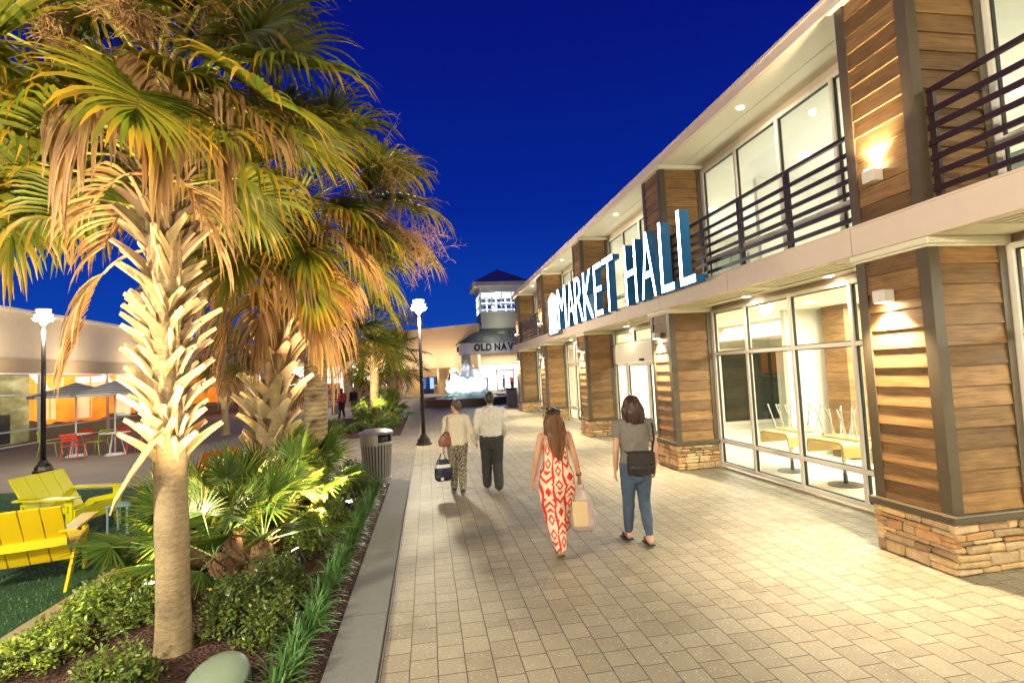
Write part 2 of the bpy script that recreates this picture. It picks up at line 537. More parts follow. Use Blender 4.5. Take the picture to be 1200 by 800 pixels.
M_GLASS = glassmat('window_glass', (0.92, 0.95, 0.92), refl=1.6)
M_RAIL = mat('dark_railing_paint', (0.035, 0.016, 0.018), rough=0.35, var=0.1)
M_ROOFM = mat('roof_membrane', (0.25, 0.24, 0.22), rough=0.8)
M_INWALL = mat('interior_cream_wall', (0.80, 0.77, 0.66), rough=0.7, var=0.04)
M_INFLOOR = mat('interior_pale_floor', (0.66, 0.63, 0.52), rough=0.25, var=0.08, vscale=2)
M_SOFF_GAP = mat('soffit_gap', (0.12, 0.10, 0.07), rough=0.8)

hall = thing('market_hall_building', 'two storey market hall with wood plank columns, stone bases, big glass windows and balcony', 'building', (5.7, 12, 0))
HP = V((5.7, 12, 0))
def hbuild(mb, name, mats, parent=None, fixn=False):
    """parts modelled in world coordinates, parented to the hall"""
    o = mb.build(name, mats, fixn=fixn)
    o.parent = hall if parent is None else parent
    if parent is None:
        o.location = -HP
    return o

CX0, CX1 = 4.82, 5.68
COLS = [(-1.25, -0.45), (4.28, 5.07), (9.76, 10.57), (15.40, 16.18), (21.02, 21.80), (26.75, 27.55)]

def planks(mb, y0, y1, z0, z1, ph=0.192):
    n = max(1, round((z1 - z0) / ph)); h = (z1 - z0) / n
    t = 0.075
    mb.mi = 0
    for i in range(n):
        a = z0 + i * h; b = a + h
        for face in ('front', 'near', 'far'):
            mb.col = (rng.random(), rng.random(), 1)
            lo, hi = 0.026, 0.006
            if face == 'front':
                ya, yb = y0 + t, y1 - t
                q = [(CX0 - lo, ya, a), (CX0 - lo, yb, a), (CX0 - hi, yb, b), (CX0 - hi, ya, b), (CX0 + .01, ya, a), (CX0 + .01, yb, a)]
                mb.add(q, [(0, 3, 2, 1), (4, 0, 1, 5)])
            else:
                xa, xb = CX0 + t, CX1 - t
                yy = y0 if face == 'near' else y1; s = -1 if face == 'near' else 1
                q = [(xa, yy + s * lo, a), (xb, yy + s * lo, a), (xb, yy + s * hi, b), (xa, yy + s * hi, b), (xa, yy - s * .01, a), (xb, yy - s * .01, a)]
                mb.add(q, [(0, 1, 2, 3), (4, 5, 1, 0)] if s < 0 else [(3, 2, 1, 0), (0, 1, 5, 4)])
    mb.col = (.5, .5, 1)

def trims(mb, y0, y1, z0, z1):
    t = 0.085; o = 0.034
    for (ya, yb) in ((y0 - o, y0 + t), (y1 - t, y1 + o)):
        mb.box((CX0 - o, ya, z0), (CX0 + t, yb, z1))
        mb.box((CX1 - t, ya, z0), (CX1 + 0.0, yb, z1))

STONE_COL = [(1.0, 0.92, 0.78), (1.1, 0.95, 0.7), (0.78, 0.72, 0.62), (0.9, 0.66, 0.42), (0.62, 0.52, 0.42), (1.05, 1.0, 0.88), (0.8, 0.6, 0.4), (0.95, 0.85, 0.62)]
def stones(mb, y0, y1, zt):
    mb.mi = 1
    mb.box((CX0 - 0.02, y0 - 0.02, 0), (CX1, y1 + 0.02, zt - 0.01))
    mb.mi = 0
    for face in ('front', 'near', 'far'):
        L = (y1 - y0 + 0.1) if face == 'front' else (CX1 - CX0 + 0.05)
        z = 0.0
        while z < zt - 0.02:
            h = rng.choice((.045, .06, .075, .1, .13))
            if zt - z - h < 0.05: h = zt - z
            u = 0.0
            while u < L - 0.01:
                ln = rng.uniform(0.10, 0.40)
                if L - u - ln < 0.1: ln = L - u
                pr = rng.uniform(0.035, 0.075)
                c = rng.choice(STONE_COL); k = rng.uniform(0.75, 1.1)
                mb.col = tuple(ci * k for ci in c)
                n0 = len(mb.v)
                g = 0.005
                u0, u1 = u + g, u + ln - g
                split = h > 0.095 and rng.random() < 0.35
                rows = [(z + g, z + h * 0.5 - g * .6), (z + h * .5 + g * .6, z + h - g)] if split else [(z + g, z + h - g)]
                for (za, zb) in rows:
                    if face == 'front':
                        mb.bbox((CX0 - pr, y0 - 0.05 + u0, za), (CX0 + 0.02, y0 - 0.05 + u1, zb), 0.014)
                    elif face == 'near':
                        mb.bbox((CX0 - 0.05 + u0, y0 - pr, za), (CX0 - 0.05 + u1, y0 + 0.02, zb), 0.014)
                    else:
                        mb.bbox((CX0 - 0.05 + u0, y1 - 0.02, za), (CX0 - 0.05 + u1, y1 + pr, zb), 0.014)
                for i in range(n0, len(mb.v)):
                    p = V(mb.v[i]); d = mnoise.noise_vector(p * 10.0) * 0.013 + mnoise.noise_vector(p * 27.0) * 0.007
                    mb.v[i] = tuple(p + d)
                u += ln
            z += h
    mb.col = (1, 1, 1)

for ci, (y0, y1) in enumerate(COLS):
    # ground floor column
    mb = MB(); mb.mi = 0; mb.col = (.3, .3, 1)
    mb.box((CX0, y0, 0.03), (CX1, y1, 3.2))
    planks(mb, y0, y1, 0.56, 3.13)
    c = hbuild(mb, 'column', [M_WOOD])
    s = MB(); stones(s, y0, y1, 0.475); hbuild(s, 'stone_base', [M_LEDGE, M_MORTAR], c)
    t = MB(); trims(t, y0, y1, 0.55, 3.13); hbuild(t, 'corner_trim', M_TRIM, c)
    l = MB(); l.bbox((CX0 - 0.085, y0 - 0.085, 0.475), (CX1, y1 + 0.085, 0.555), 0.01); hbuild(l, 'ledge', M_TRIM, c)
    k = MB(); k.bbox((CX0 - 0.075, y0 - 0.075, 3.125), (CX1 + 0.03, y1 + 0.075, 3.196), 0.008); k.bbox((CX0 - 0.05, y0 - 0.05, 3.10), (CX1 + .028, y1 + 0.05, 3.126), 0.006); hbuild(k, 'capital', M_CREAM, c)
    # balcony level column
    mb = MB(); mb.col = (.3, .3, 1)
    mb.box((CX0, y0, 3.4), (CX1, y1, 6.06))
    planks(mb, y0, y1, 3.515, 6.04)
    c2 = hbuild(mb, 'column', [M_WOOD])
    t = MB(); trims(t, y0, y1, 3.505, 6.04); hbuild(t, 'corner_trim', M_TRIM, c2)
    k = MB(); k.bbox((CX0 - 0.10, y0 - 0.09, 6.035), (CX1 + 0.03, y1 + 0.09, 6.115), 0.008); hbuild(k, 'cap', M_CREAM, c2)

YA, YB = -6.0, 28.4
# fascia band between the floors
f = MB(); f.bbox((4.715, YA, 3.19), (4.79, YB, 3.505), 0.006); f.box((4.70, YA, 3.488), (4.80, YB, 3.512)); f.mi = 1
for y in np.arange(-4.7, 28, 2.44): f.box((4.7135, y, 3.197), (4.716, y + .006, 3.486))  # thin dark strips for the joints between fascia panels
hbuild(f, 'fascia_band', [M_STUCCO, mat('panel_seam', (.25, .19, .15), rough=.8)])
d = MB(); d.box((4.79, YA, 3.40), (5.74, YB, 3.488)); hbuild(d, 'balcony_floor', M_STUCCO)
s = MB()
s.mi = 1; s.box((4.792, YA, 3.27), (5.70, YB, 3.29)); s.mi = 0
allY = [YA] + [y for c in COLS for y in c] + [YB]
for i in range(0, len(allY) - 1, 2):
    ya, yb = allY[i], allY[i + 1]
    if yb - ya < 1.5: continue
    s.box((4.792, ya + 0.0, 3.20), (4.86, yb, 3.269)); s.box((5.44, ya, 3.20), (5.70, yb, 3.269))
    x = 4.885
    while x < 5.42:
        s.box((x, ya + 0.45, 3.21), (x + 0.066, yb - 0.45, 3.269)); x += 0.107
    s.box((4.862, ya + 0.01, 3.198), (5.438, ya + 0.45, 3.268)); s.box((4.862, yb - 0.45, 3.198), (5.438, yb - .01, 3.268))
    ym = (ya + yb) / 2
    s.box((4.862, ym - 0.12, 3.199), (5.438, ym + 0.12, 3.268))
for (y0, y1) in COLS:
    s.box((4.795, y0, 3.201), (5.695, y1, 3.268))
hbuild(s, 'soffit', [M_CREAM, M_SOFF_GAP])
sl = emis('added_light_lens', (1.0, 0.9, 0.68), 16.0)  # soffit lights are added to brighten the window frames and soffit
for y in (-2.6, 1.0, 2.8, 6.4, 8.3, 11.8, 13.9, 17.5, 19.6, 23.1, 25.2):
    l = MB(); l.lathe([(.055, 0), (.055, .006)], 16, (5.56, y, 3.192)); hbuild(l, 'added_soffit_light', sl)
    spot('added_soffit_spot', (5.56, y, 3.17), (5.50, y, 0), 20, 150, .8, (1.0, .86, .58), .05)

# roof with its overhanging eave; small added eave lights brighten the balcony
r = MB(); r.mi = 0
r.box((4.86, YA, 6.155), (16.5, 28.55, 6.30))
r.mi = 1; r.bbox((4.80, YA, 6.118), (4.86, 28.6, 6.30), 0.006); r.box((4.78, YA, 6.27), (4.802, 28.6, 6.315))
r.mi = 2; r.box((4.86, YA, 6.118), (5.30, 28.55, 6.154)); r.box((5.32, YA, 6.125), (5.76, 28.55, 6.154))
hbuild(r, 'roof', [M_ROOFM, M_STUCCO, M_CREAM])
wl = MB(); wl.box((5.745, YA, 6.03), (5.86, YB, 6.124)); wl.box((5.72, YA, 6.0), (5.80, YB, 6.032)); wl.box((5.745, YA, 3.12), (5.86, YB, 3.40))
hbuild(wl, 'wall', M_STUCCO)
we = MB(); we.box((5.70, 28.0, 0), (16.5, 28.4, 6.15)); we.box((16.3, YA, 0), (16.5, 28.0, 6.15)); we.box((5.9, YA, 0), (16.3, YA + .2, 6.15))
for (y0, y1) in COLS:  # wall piers behind the columns
    we.box((5.685, y0 + 0.02, 0), (5.86, y1 - .02, 3.115)); we.box((5.685, y0 + .02, 3.505), (5.86, y1 - .02, 6.0))
hbuild(we, 'wall', M_STUCCO)

for y in (-2.6, 1.9, 7.4, 13.0, 18.6, 24.2):  # eave lights added to brighten the upper window frames
    l = MB(); l.lathe([(.05, 0), (.05, .006)], 16, (5.1, y, 6.110)); hbuild(l, 'added_eave_light', sl)
    spot('added_eave_spot', (5.1, y, 6.08), (5.6, y, 4), 22, 160, .8, (1.0, .88, .62), .05)

def window(y0, y1, z0, z1, mull, trans, fw=0.062, x0=5.70, x1=5.80, name='window'):
    """a framed window in the street facade: frame mesh with its panes as a sub-part"""
    fr = MB(); fr.mi = 0
    ys = [y0] + list(mull) + [y1]
    zs = [z0] + list(trans) + [z1]
    for i, y in enumerate(ys):
        a, b = (y, y + fw) if i == 0 else ((y - fw, y) if i == len(ys) - 1 else (y - fw / 2, y + fw / 2))
        fr.bbox((x0, a, z0), (x1, b, z1), 0.005)
    edges = []
    for i, y in enumerate(ys):
        edges.append((y, y + fw) if i == 0 else ((y - fw, y) if i == len(ys) - 1 else (y - fw / 2, y + fw / 2)))
    for j, z in enumerate(zs):
        a, b = (z, z + fw) if j == 0 else ((z - fw, z) if j == len(zs) - 1 else (z - fw / 2, z + fw / 2))
        for i in range(len(ys) - 1):
            fr.box((x0 + .004, edges[i][1] - .004, a + .001), (x1 - .004, edges[i + 1][0] + .004, b - .001))
    # dark gaskets round each pane
    fr.mi = 1; g = 0.014
    zed = [(z, z + fw) if j == 0 else ((z - fw, z) if j == len(zs) - 1 else (z - fw / 2, z + fw / 2)) for j, z in enumerate(zs)]
    pn = MB()
    for i in range(len(ys) - 1):
        for j in range(len(zs) - 1):
            a, b = edges[i][1] , edges[i + 1][0]; c, d = zed[j][1], zed[j + 1][0]
            xm = (x0 + x1) / 2
            fr.box((xm - .02, a, c), (xm + .02, a + g, d)); fr.box((xm - .02, b - g, c), (xm + .02, b, d))
            fr.box((xm - .02, a + g, c), (xm + .02, b - g, c + g)); fr.box((xm - .02, a + g, d - g), (xm + .02, b - g, d))
            pn.box((xm - .004, a + g * .5, c + g * .5), (xm + .004, b - g * .5, d - g * .5))
    o = hbuild(fr, name, [M_FRAME, M_GASKET])
    hbuild(pn, 'pane', M_GLASS, o)
    return o

# ground floor storefront bays
window(-0.43, 4.26, 0.05, 3.12, [0.75, 1.95, 3.1], [0.53, 2.25])
window(5.09, 9.74, 0.05, 3.12, [6.24, 7.44, 8.64], [0.53, 2.25])
window(16.20, 21.0, 0.05, 3.12, [17.4, 18.6, 19.8], [0.53, 2.25])
window(21.82, 26.73, 0.05, 3.12, [23.0, 24.3, 25.5], [0.53, 2.25])
# balcony level windows
for (a, b) in ((-0.43, 4.26), (5.09, 9.74), (10.59, 15.38), (16.2, 21.0), (21.82, 26.73)):
    st = (b - a) / 4
    window(a, b, 3.50, 6.0, [a + st, a + 2 * st, a + 3 * st], [4.15])
# entrance: transom windows, header panel, sliding doors
window(10.59, 15.38, 2.70, 3.12, [12.2, 13.8], [])
h = MB(); h.bbox((5.66, 10.59, 2.19), (5.82, 15.38, 2.695), 0.008); h.box((5.655, 10.62, 2.43), (5.661, 15.36, 2.437)); e = hbuild(h, 'door_header', M_FRAME)
sn = MB(); sn.bbox((5.62, 13.05, 2.215), (5.658, 13.32, 2.28), 0.01); hbuild(sn, 'door_sensor', M_GASKET, e)
window(10.59, 11.55, 0.03, 2.185, [], [0.30], name='sidelight')
window(14.45, 15.38, 0.03, 2.185, [], [0.30], name='sidelight')
for (a, b) in ((11.56, 13.0), (13.01, 14.44)):
    window(a, b, 0.03, 2.185, [], [0.22], fw=0.085, x0=5.735, x1=5.79, name='sliding_door')

# balcony railings
def railing(y0, y1, x=4.93):
    m_ = MB(); L = y1 - y0; n = max(2, round(L / 1.2))
    for i in range(n + 1):
        y = y0 + 0.03 + (L - 0.06) * i / n
        m_.box((x - .012, y - .03, 3.49), (x + .028, y + .03, 4.60))
    m_.bbox((x - .03, y0, 4.60), (x + .03, y1, 4.645), 0.006)
    for k in range(6):
        z = 3.65 + k * 0.152
        m_.box((x - .035, y0, z - .027), (x - .013, y1, z + .027))
    hbuild(m_, 'railing', M_RAIL)
railing(-0.40, 4.23); railing(5.12, 9.70); railing(21.85, 26.7)

# interior shell
i1 = MB()
i1.box((5.88, YA + .2, -0.01), (16.3, 27.99, 0.012)); hbuild(i1, 'interior_floor', M_INFLOOR)
i2 = MB(); i2.box((5.88, YA + .2, 3.13), (16.3, 27.99, 3.38)); i2.box((5.88, YA + .2, 6.02), (16.3, 27.99, 6.11)); hbuild(i2, 'interior_ceiling', M_INWALL)
i3 = MB(); i3.box((12.6, YA + .2, 0.013), (12.75, 27.99, 3.129)); i3.box((10.6, YA + .2, 3.381), (10.75, 27.99, 6.019))
for yy in (10.15, 15.8, 21.4):
    i3.box((7.6, yy - .06, 0.013), (12.6, yy + .06, 3.129)); i3.box((7.2, yy - .06, 3.381), (10.6, yy + .06, 6.019))
hbuild(i3, 'interior_wall', M_INWALL)
# a timber clad pier and a wall bench seen inside the dining room
pi_ = MB(); pi_.col = (.2, .6, 1)
for z in range(16):
    pi_.col = (rng.random(), rng.random(), 1); pi_.bbox((8.3, 9.25, 0.02 + z * .194), (8.85, 9.85, 0.02 + z * .194 + .19), .006)
hbuild(pi_, 'interior_pier', M_WOOD)
cl = emis('ceiling_light_lens', (1.0, 0.93, 0.78), 14.0)
for (z, xs, ys) in ((3.122, (7.2, 9.6), (-1, 2.2, 6.2, 8.8, 12.4, 14.6, 18, 24)), (6.012, (7.4, 9.2), (-1, 2.6, 6.4, 8.9, 12.2, 14.4, 17.6, 19.8, 24))):
    for x in xs:
        for y in ys:
            l = MB(); l.lathe([(0.10, 0), (0.10, 0.008)], 16, (x, y, z - 0.008)); o = hbuild(l, 'ceiling_light', cl)
for (y, pw) in ((1.5, 170), (7.4, 240), (12.8, 210), (18.5, 170), (24.2, 170)):
    area('dining_light', (8.8, y, 3.05), (8.8, y, 0), 3.6, pw, (1.0, 0.95, 0.80), size_y=3.4)
for (y, pw) in ((1.5, 44), (7.4, 48), (12.8, 46), (18.5, 44), (24.2, 44)):
    area('upper_room_light', (8.2, y, 3.75), (8.2, y, 6), 2.6, pw, (1.0, 0.96, 0.86), size_y=3.4)

# ------------------------------------------------------------------ wall lamps on the columns
M_LAMPB = mat('white_lamp_metal', (0.75, 0.68, 0.56), rough=0.35, var=0.02)
M_LENS = emis('wall_lamp_lens', (1.0, 0.86, 0.62), 60.0)
def wall_lamp(y, z, down, label, P):
    t = thing('wall_lamp', label, 'wall lamp', (CX0 - 0.03, y, z), 0, 'wall lamps on the wood columns')
    b = MB(); b.bbox((-0.13, -0.072, -0.065), (0.0, 0.072, 0.065), 0.006); b.build('housing', M_LAMPB, t)
    s = -1 if down else 1
    v = MB(); v.bbox((-0.16, -0.06, s * 0.066 - .004), (-0.006, 0.06, s * 0.066 + .004), 0.002)
    l = MB(); l.box((-0.115, -0.05, s * 0.066 - .003), (-0.02, 0.05, s * 0.0715 + .003)); l.build('lens', M_LENS, t)
    spot('wall_lamp_light', (CX0 - 0.10, y, z + s * 0.10), (CX0 - 0.115, y, z + s * 2), P, 112, 0.9, (1.0, 0.79, 0.50), 0.035)
names = {1: 'nearest', 2: 'second', 3: 'third', 4: 'fourth', 5: 'farthest'}
for i in range(0, 6):
    y0, y1 = COLS[i]
    ym = (y0 + y1) / 2 + 0.05
    nm = names.get(i, 'out of view')
    wall_lamp(ym, 2.69, True, f'white box lamp shining down on the {nm} lower wood column', 260)
    if i not in (2, 3): wall_lamp(ym, 3.97, False, f'white box lamp shining up on the {nm} balcony level wood column', 110)

# ------------------------------------------------------------------ illuminated sign
M_SIGNF = emis('sign_face', (0.84, 0.91, 1.0), 5.0)
M_SIGNS = mat('sign_teal_return', (0.012, 0.16, 0.40), rough=0.4, var=0.05)
def glyph(ch, offset=0.0, extr=0.1, name='g'):
    cu = bpy.data.curves.new(name, 'FONT'); cu.body = ch; cu.extrude = extr; cu.offset = offset; cu.resolution_u = 6
    ob = bpy.data.objects.new(name, cu); COL.objects.link(ob)
    bpy.context.view_layer.update()
    dg = bpy.context.evaluated_depsgraph_get()
    me = bpy.data.meshes.new_from_object(ob.evaluated_get(dg))
    bpy.data.objects.remove(ob); bpy.data.curves.remove(cu)
    co = np.array([v.co[:] for v in me.vertices])
    return me, co
def place_glyph(ch, fn, name, parent, mats, offset=0.02, front_slot=0):
    """fn maps unit box coords (u,v,w) -> world; w=1 is the face"""
    me, co = glyph(ch, offset)
    lo, hi = co.min(0), co.max(0)
    un = (co - lo) / np.maximum(hi - lo, 1e-6)
    for v, c in zip(me.vertices, un):
        v.co = fn(c[0], c[1], c[2])
    me.materials.clear()
    for m_ in mats: me.materials.append(m_)
    # faces whose source vertices are all at w = 1 are the face
    for p in me.polygons:
        p.material_index = 0 if all(un[i][2] > 0.99 for i in p.vertices) else 1
        p.use_smooth = False
    me.update()
    o = bpy.data.objects.new(name, me); COL.objects.link(o)
    o.parent = parent
    return o
SX, SZ0, SZ1 = 4.57, 3.46, 4.82
sign = thing('lit_sign', 'tall white lit MARKET HALL letters with blue sides along the balcony edge', 'sign', (SX, 13.5, 3.46))
spans = [('M', 17.38, 16.36), ('A', 16.2, 15.36), ('R', 15.3, 14.52), ('K', 14.4, 13.58), ('E', 13.42, 12.82), ('T', 12.68, 11.95), ('H', 11.2, 10.56), ('A', 10.32, 9.64), ('L', 9.40, 8.87), ('L', 8.64, 8.11)]
sp0 = V(sign.location)
for ch, ya, yb in spans:
    fn = lambda u, v, w_, ya=ya, yb=yb: V((SX - .05 + 0.19 * (1 - w_), ya + (yb - ya) * u, SZ0 + (SZ1 - SZ0) * v)) - sp0
    place_glyph(ch, fn, 'letter', sign, [M_SIGNF, M_SIGNS], offset=-0.014)
# emblem at the far end: a lit badge of upright bars under a peaked top, in a thin grey frame
em = MB(); em.mi = 0
ya, yb = 18.95, 17.75
def barz(u0, u1, z0, z1, z1b=None):
    a = ya + (yb - ya) * u0; b = ya + (yb - ya) * u1; z1b = z1 if z1b is None else z1b
    vs = [(SX, a, z0), (SX, b, z0), (SX, b, z1b), (SX, a, z1), (SX + .13, a, z0), (SX + .13, b, z0), (SX + .13, b, z1b), (SX + .13, a, z1)]
    vs = [tuple(V(p) - sp0) for p in vs]
    em.mi = 0; em.add(vs[:4], [(0, 3, 2, 1)])
    em.mi = 1; em.add(vs, [(4, 5, 6, 7), (0, 1, 5, 4), (1, 2, 6, 5), (2, 3, 7, 6), (3, 0, 4, 7)])
for k in range(4):
    barz(0.04 + k * 0.25, 0.04 + k * 0.25 + 0.15, 3.62, 4.42)
barz(0.02, 0.5, 4.44, 4.66, 4.86); barz(0.502, 0.98, 4.44, 4.86, 4.66); barz(0.02, 0.98, 3.40, 3.60)
em.build('emblem', [M_SIGNF, M_SIGNS], sign, fixn=True)
fr = MB()
for (a, b) in (((SX - .03, 19.08, 3.34), (SX + .15, 19.12, 4.7)), ((SX - .03, 17.62, 3.34), (SX + .15, 17.66, 4.7)), ((SX - .03, 17.66, 3.34), (SX + .15, 19.08, 3.38))):
    fr.box(tuple(V(a) - sp0), tuple(V(b) - sp0))
fr.build('emblem_frame', mat('grey_sign_metal', (0.2, 0.22, 0.25), rough=0.4, metal=0.6), sign)

# ------------------------------------------------------------------ dining room furniture
M_LAM = mat('tan_laminate', (0.62, 0.42, 0.14), rough=0.35, var=0.08)
M_CHROME = mat('brushed_steel', (0.6, 0.6, 0.58), rough=0.25, metal=1.0, var=0.05)
M_BLACKM = mat('black_metal', (0.03, 0.03, 0.032), rough=0.4)
def dining_table(x, y, label):
    t = thing('dining_table', label, 'table', (x, y, 0.012), 0, 'dining tables inside the hall')
    b = MB(); b.sm = False
    # laminate top whose two ends curve down
    prof = [(-0.40, 0.50)] + [(-0.40 + 0.10 * (1 - math.cos(a)), 0.64 + 0.10 * math.sin(a)) for a in [PI / 2 * k / 6 for k in range(7)]]
    prof += [(-p[0], p[1]) for p in prof[::-1]]
    inner = [(p[0] * 0.93, p[1] - 0.03) for p in prof]; inner[0] = (prof[0][0] + .028, prof[0][1]); inner[-1] = (prof[-1][0] - .028, prof[-1][1])
    for i in range(len(prof) - 1):
        b.prism([prof[i], prof[i + 1], inner[i + 1], inner[i]], -0.34, 0.34, axis=0)
    # prism axis 0 maps (a,b)->(y,z): the table is long along y
    b.build('tabletop', M_LAM, t, fixn=True)
    for yy in (0.0,):
        l = MB(); l.sm = True
        l.lathe([(0.035, 0.02), (0.035, 0.70)], 14, (0, yy, 0)); l.build('leg', M_CHROME, t)
        f_ = MB(); f_.lathe([(0.26, 0.0), (0.26, 0.012), (0.05, 0.03)], 24, (0, yy, 0)); f_.build('foot_plate', M_BLACKM, t)
    return t
def upturned_chair(x, y, rz, label):
    t = thing('dining_chair', label, 'chair', (x, y, 0.755), rz, 'chairs turned over on the dining tables')
    s = MB(); s.bbox((-0.11, -0.2, 0.0), (0.11, 0.2, 0.022), 0.01); s.build('seat', M_LAM, t)
    bk = MB(); bk.bbox((-0.11, 0.305, -0.25), (0.11, 0.322, -0.03), 0.008); bk.build('backrest', M_LAM, t)
    for sx in (-1, 1):
        for sy in (-1, 1):
            l = MB(); l.tube([(sx * .09, sy * .15, 0.02), (sx * .16, sy * .25, 0.48)], 0.014, 6); l.build('leg', M_CHROME, t)
tabs = [(6.6, 6.35, 'tan table with curved ends nearest the wood column'), (6.6, 7.6, 'tan table with curved ends in the middle of the window'), (6.6, 8.85, 'tan table with curved ends beside the timber pier'), (8.5, 6.6, 'tan table with curved ends deeper inside the hall'), (8.7, 3.4, 'tan table with curved ends behind the nearest column'), (8.3, 7.9, 'tan table with curved ends in the second row beside the timber pier'), (8.6, 5.2, 'tan table with curved ends in the second row behind the front column'), (10.0, 8.9, 'tan table with curved ends in the third row near the counter'), (6.8, 3.0, 'tan table with curved ends in the nearest bay window')]
tn = ['nearest the wood column', 'in the middle of the window', 'beside the timber pier', 'deeper inside the hall', 'behind the nearest column', 'in the second row by the pier', 'in the second row behind the front column', 'in the third row near the counter', 'in the nearest bay window']
for (x, y, lb), q in zip(tabs, tn):
    dining_table(x, y, lb)
    for k, (dx, dy) in enumerate(((0, -0.24), (0, 0.0), (0, 0.24))):
        # backs hang over the table's long side
        upturned_chair(x + 0.12, y + dy, -PI / 2, f'chair turned over on the table {q}, ' + ('near end', 'middle', 'far end')[k])
# dark glazed inner door, seen across the rooms
dd = MB(); dd.mi = 0; dd.box((9.3, 15.66, .02), (11.5, 15.735, 2.5)); dd.mi = 1
for (a, b) in ((9.42, 10.36), (10.44, 11.38)): dd.box((a, 15.65, .14), (b, 15.662, 2.4))
hbuild(dd, 'inner_door', [M_FRAME, mat('dark_glass', (.02, .03, .022), rough=.08, var=.6, vscale=2)])
# cupboards and a desk upstairs, wall panels and shelves downstairs
for k, (x, y, w_, h_) in enumerate(((7.9, 5.9, 1.2, 1.25), (8.3, 7.7, 1.5, 1.0), (7.8, 12.4, 1.3, 1.4), (8.1, 3.0, 1.3, 1.2))):
    t = thing('cupboard', ['grey green cupboard upstairs behind the railing next to the near column', 'low wide cupboard upstairs behind the middle of the railing', 'tall cupboard upstairs behind the sign letters', 'cupboard upstairs behind the railing at the right edge'][k], 'cupboard', (x, y, 3.381), PI / 2, 'cupboards in the upper rooms')
    b = MB(); b.bbox((-w_ / 2, -.25, .06), (w_ / 2, .25, h_), .01); b.build('carcass', mat('sage_laminate', (.24, .30, .26), rough=.5), t)
    b = MB()
    for q in range(2): b.bbox((-w_ / 2 + .02 + q * w_ / 2, .25, .1), (-w_ / 2 + (q + 1) * w_ / 2 - .02, .272, h_ - .04), .006)
    b.build('doors', mat('sage_laminate_door', (.30, .36, .31), rough=.5), t)
dk = MB(); dk.box((6.6, 5.6, 2.86), (12.5, 5.75, 3.128)); dk.box((8.9, 10.2, 2.7), (12.5, 15.6, 3.128)); hbuild(dk, 'ceiling_bulkhead', M_STUCCO)
# serving counter with tall orange chairs in the background of the room
ct = thing('serving_counter', 'pale counter with dark top along the back wall of the dining room', 'counter', (11.9, 7.0, 0.013))
b = MB(); b.box((-0.35, -2.6, 0), (0.35, 2.6, 1.0)); b.build('counter_body', mat('counter_panel', (0.62, 0.45, 0.22), rough=0.5), ct)
b = MB(); b.bbox((-0.42, -2.65, 1.0), (0.42, 2.65, 1.05), 0.01); b.build('counter_top', M_BLACKM, ct)
mb_ = thing('menu_board', 'red and white lit menu board above the counter', 'menu board', (12.55, 7.0, 2.3))
b = MB(); b.box((-0.03, -1.6, -0.3), (0.04, 1.6, 0.3)); b.build('board', mat('menu_red', (0.5, 0.05, 0.03), rough=0.4), mb_)
b = MB()
for k in range(4): b.box((-0.036, -1.5 + k * .76, -0.22), (-0.031, -0.86 + k * .76, 0.22))
b.build('panel', emis('menu_panel', (1.0, 0.85, 0.6), 1.6), mb_)
M_ORC = mat('orange_chair_shell', (0.75, 0.28, 0.02), rough=0.4)
def stool(x, y, label):
    t = thing('bar_stool', label, 'stool', (x, y, 0.013), PI / 2, 'orange bar stools inside the hall')
    s = MB(); s.bbox((-0.2, -0.2, 0.74), (0.2, 0.2, 0.77), 0.012); s.build('seat', M_ORC, t)
    s = MB(); s.bbox((-0.2, 0.18, 0.82), (0.2, 0.205, 1.1), 0.01); s.build('backrest', M_ORC, t)
    for sx in (-1, 1):
        for sy in (-1, 1):
            l = MB(); l.tube([(sx * .15, sy * .15, 0.74), (sx * .22, sy * .22, 0)], 0.012, 6); l.build('leg', M_CHROME, t)
for k, y in enumerate((5.0, 5.7, 6.4, 7.1, 7.8)):
    stool(10.6, y, 'orange high stool at the counter, ' + ['nearest to the front column', 'second from the front column', 'middle of the row', 'fourth from the front column', 'farthest from the front column'][k])
for k, (x, y) in enumerate(((6.9, 5.75), (8.2, 7.9))):
    t = thing('pendant_lamp', ['glass starburst pendant lamp hanging near the front column', 'glass starburst pendant lamp hanging over the inner tables'][k], 'pendant lamp', (x, y, 3.13), 0)
    c = MB(); c.tube([(0, 0, 0), (0, 0, -0.75)], 0.008, 6); c.build('cord', M_BLACKM, t)
    g = MB()
    for q in range(26):
        d = V((rng.gauss(0, 1), rng.gauss(0, 1), rng.gauss(0, 1))).normalized()
        g.tube([V((0, 0, -0.85)), V((0, 0, -0.85)) + d * 0.17], 0.006, 4)
    g.ellipsoid((0, 0, -0.85), (.06, .06, .06)); g.build('burst', emis('pendant_glow', (1, .95, .85), 6.0), t)
# ------------------------------------------------------------------ plants
M_FROND = mat('green_frond', (0.17, 0.20, 0.022), rough=0.42, vcol=True, var=0.2, vscale=3, trans=0.45)
M_DEAD = mat('dry_frond', (0.48, 0.315, 0.14), rough=0.7, vcol=True, var=0.25, vscale=4, trans=0.3)
M_PET = mat('petiole_green', (0.34, 0.36, 0.07), rough=0.45, vcol=True, var=0.15)
M_BOOT = mat('old_leaf_base', (0.58, 0.45, 0.26), rough=0.8, vcol=True, var=0.5, vscale=12, stretch=(1, 1, .3), bump=0.5, bscale=25, bdist=0.008)
M_FIBRE = mat('fruit_stalk_fibre', (0.46, 0.29, 0.13), rough=0.85, vcol=True, var=0.3)

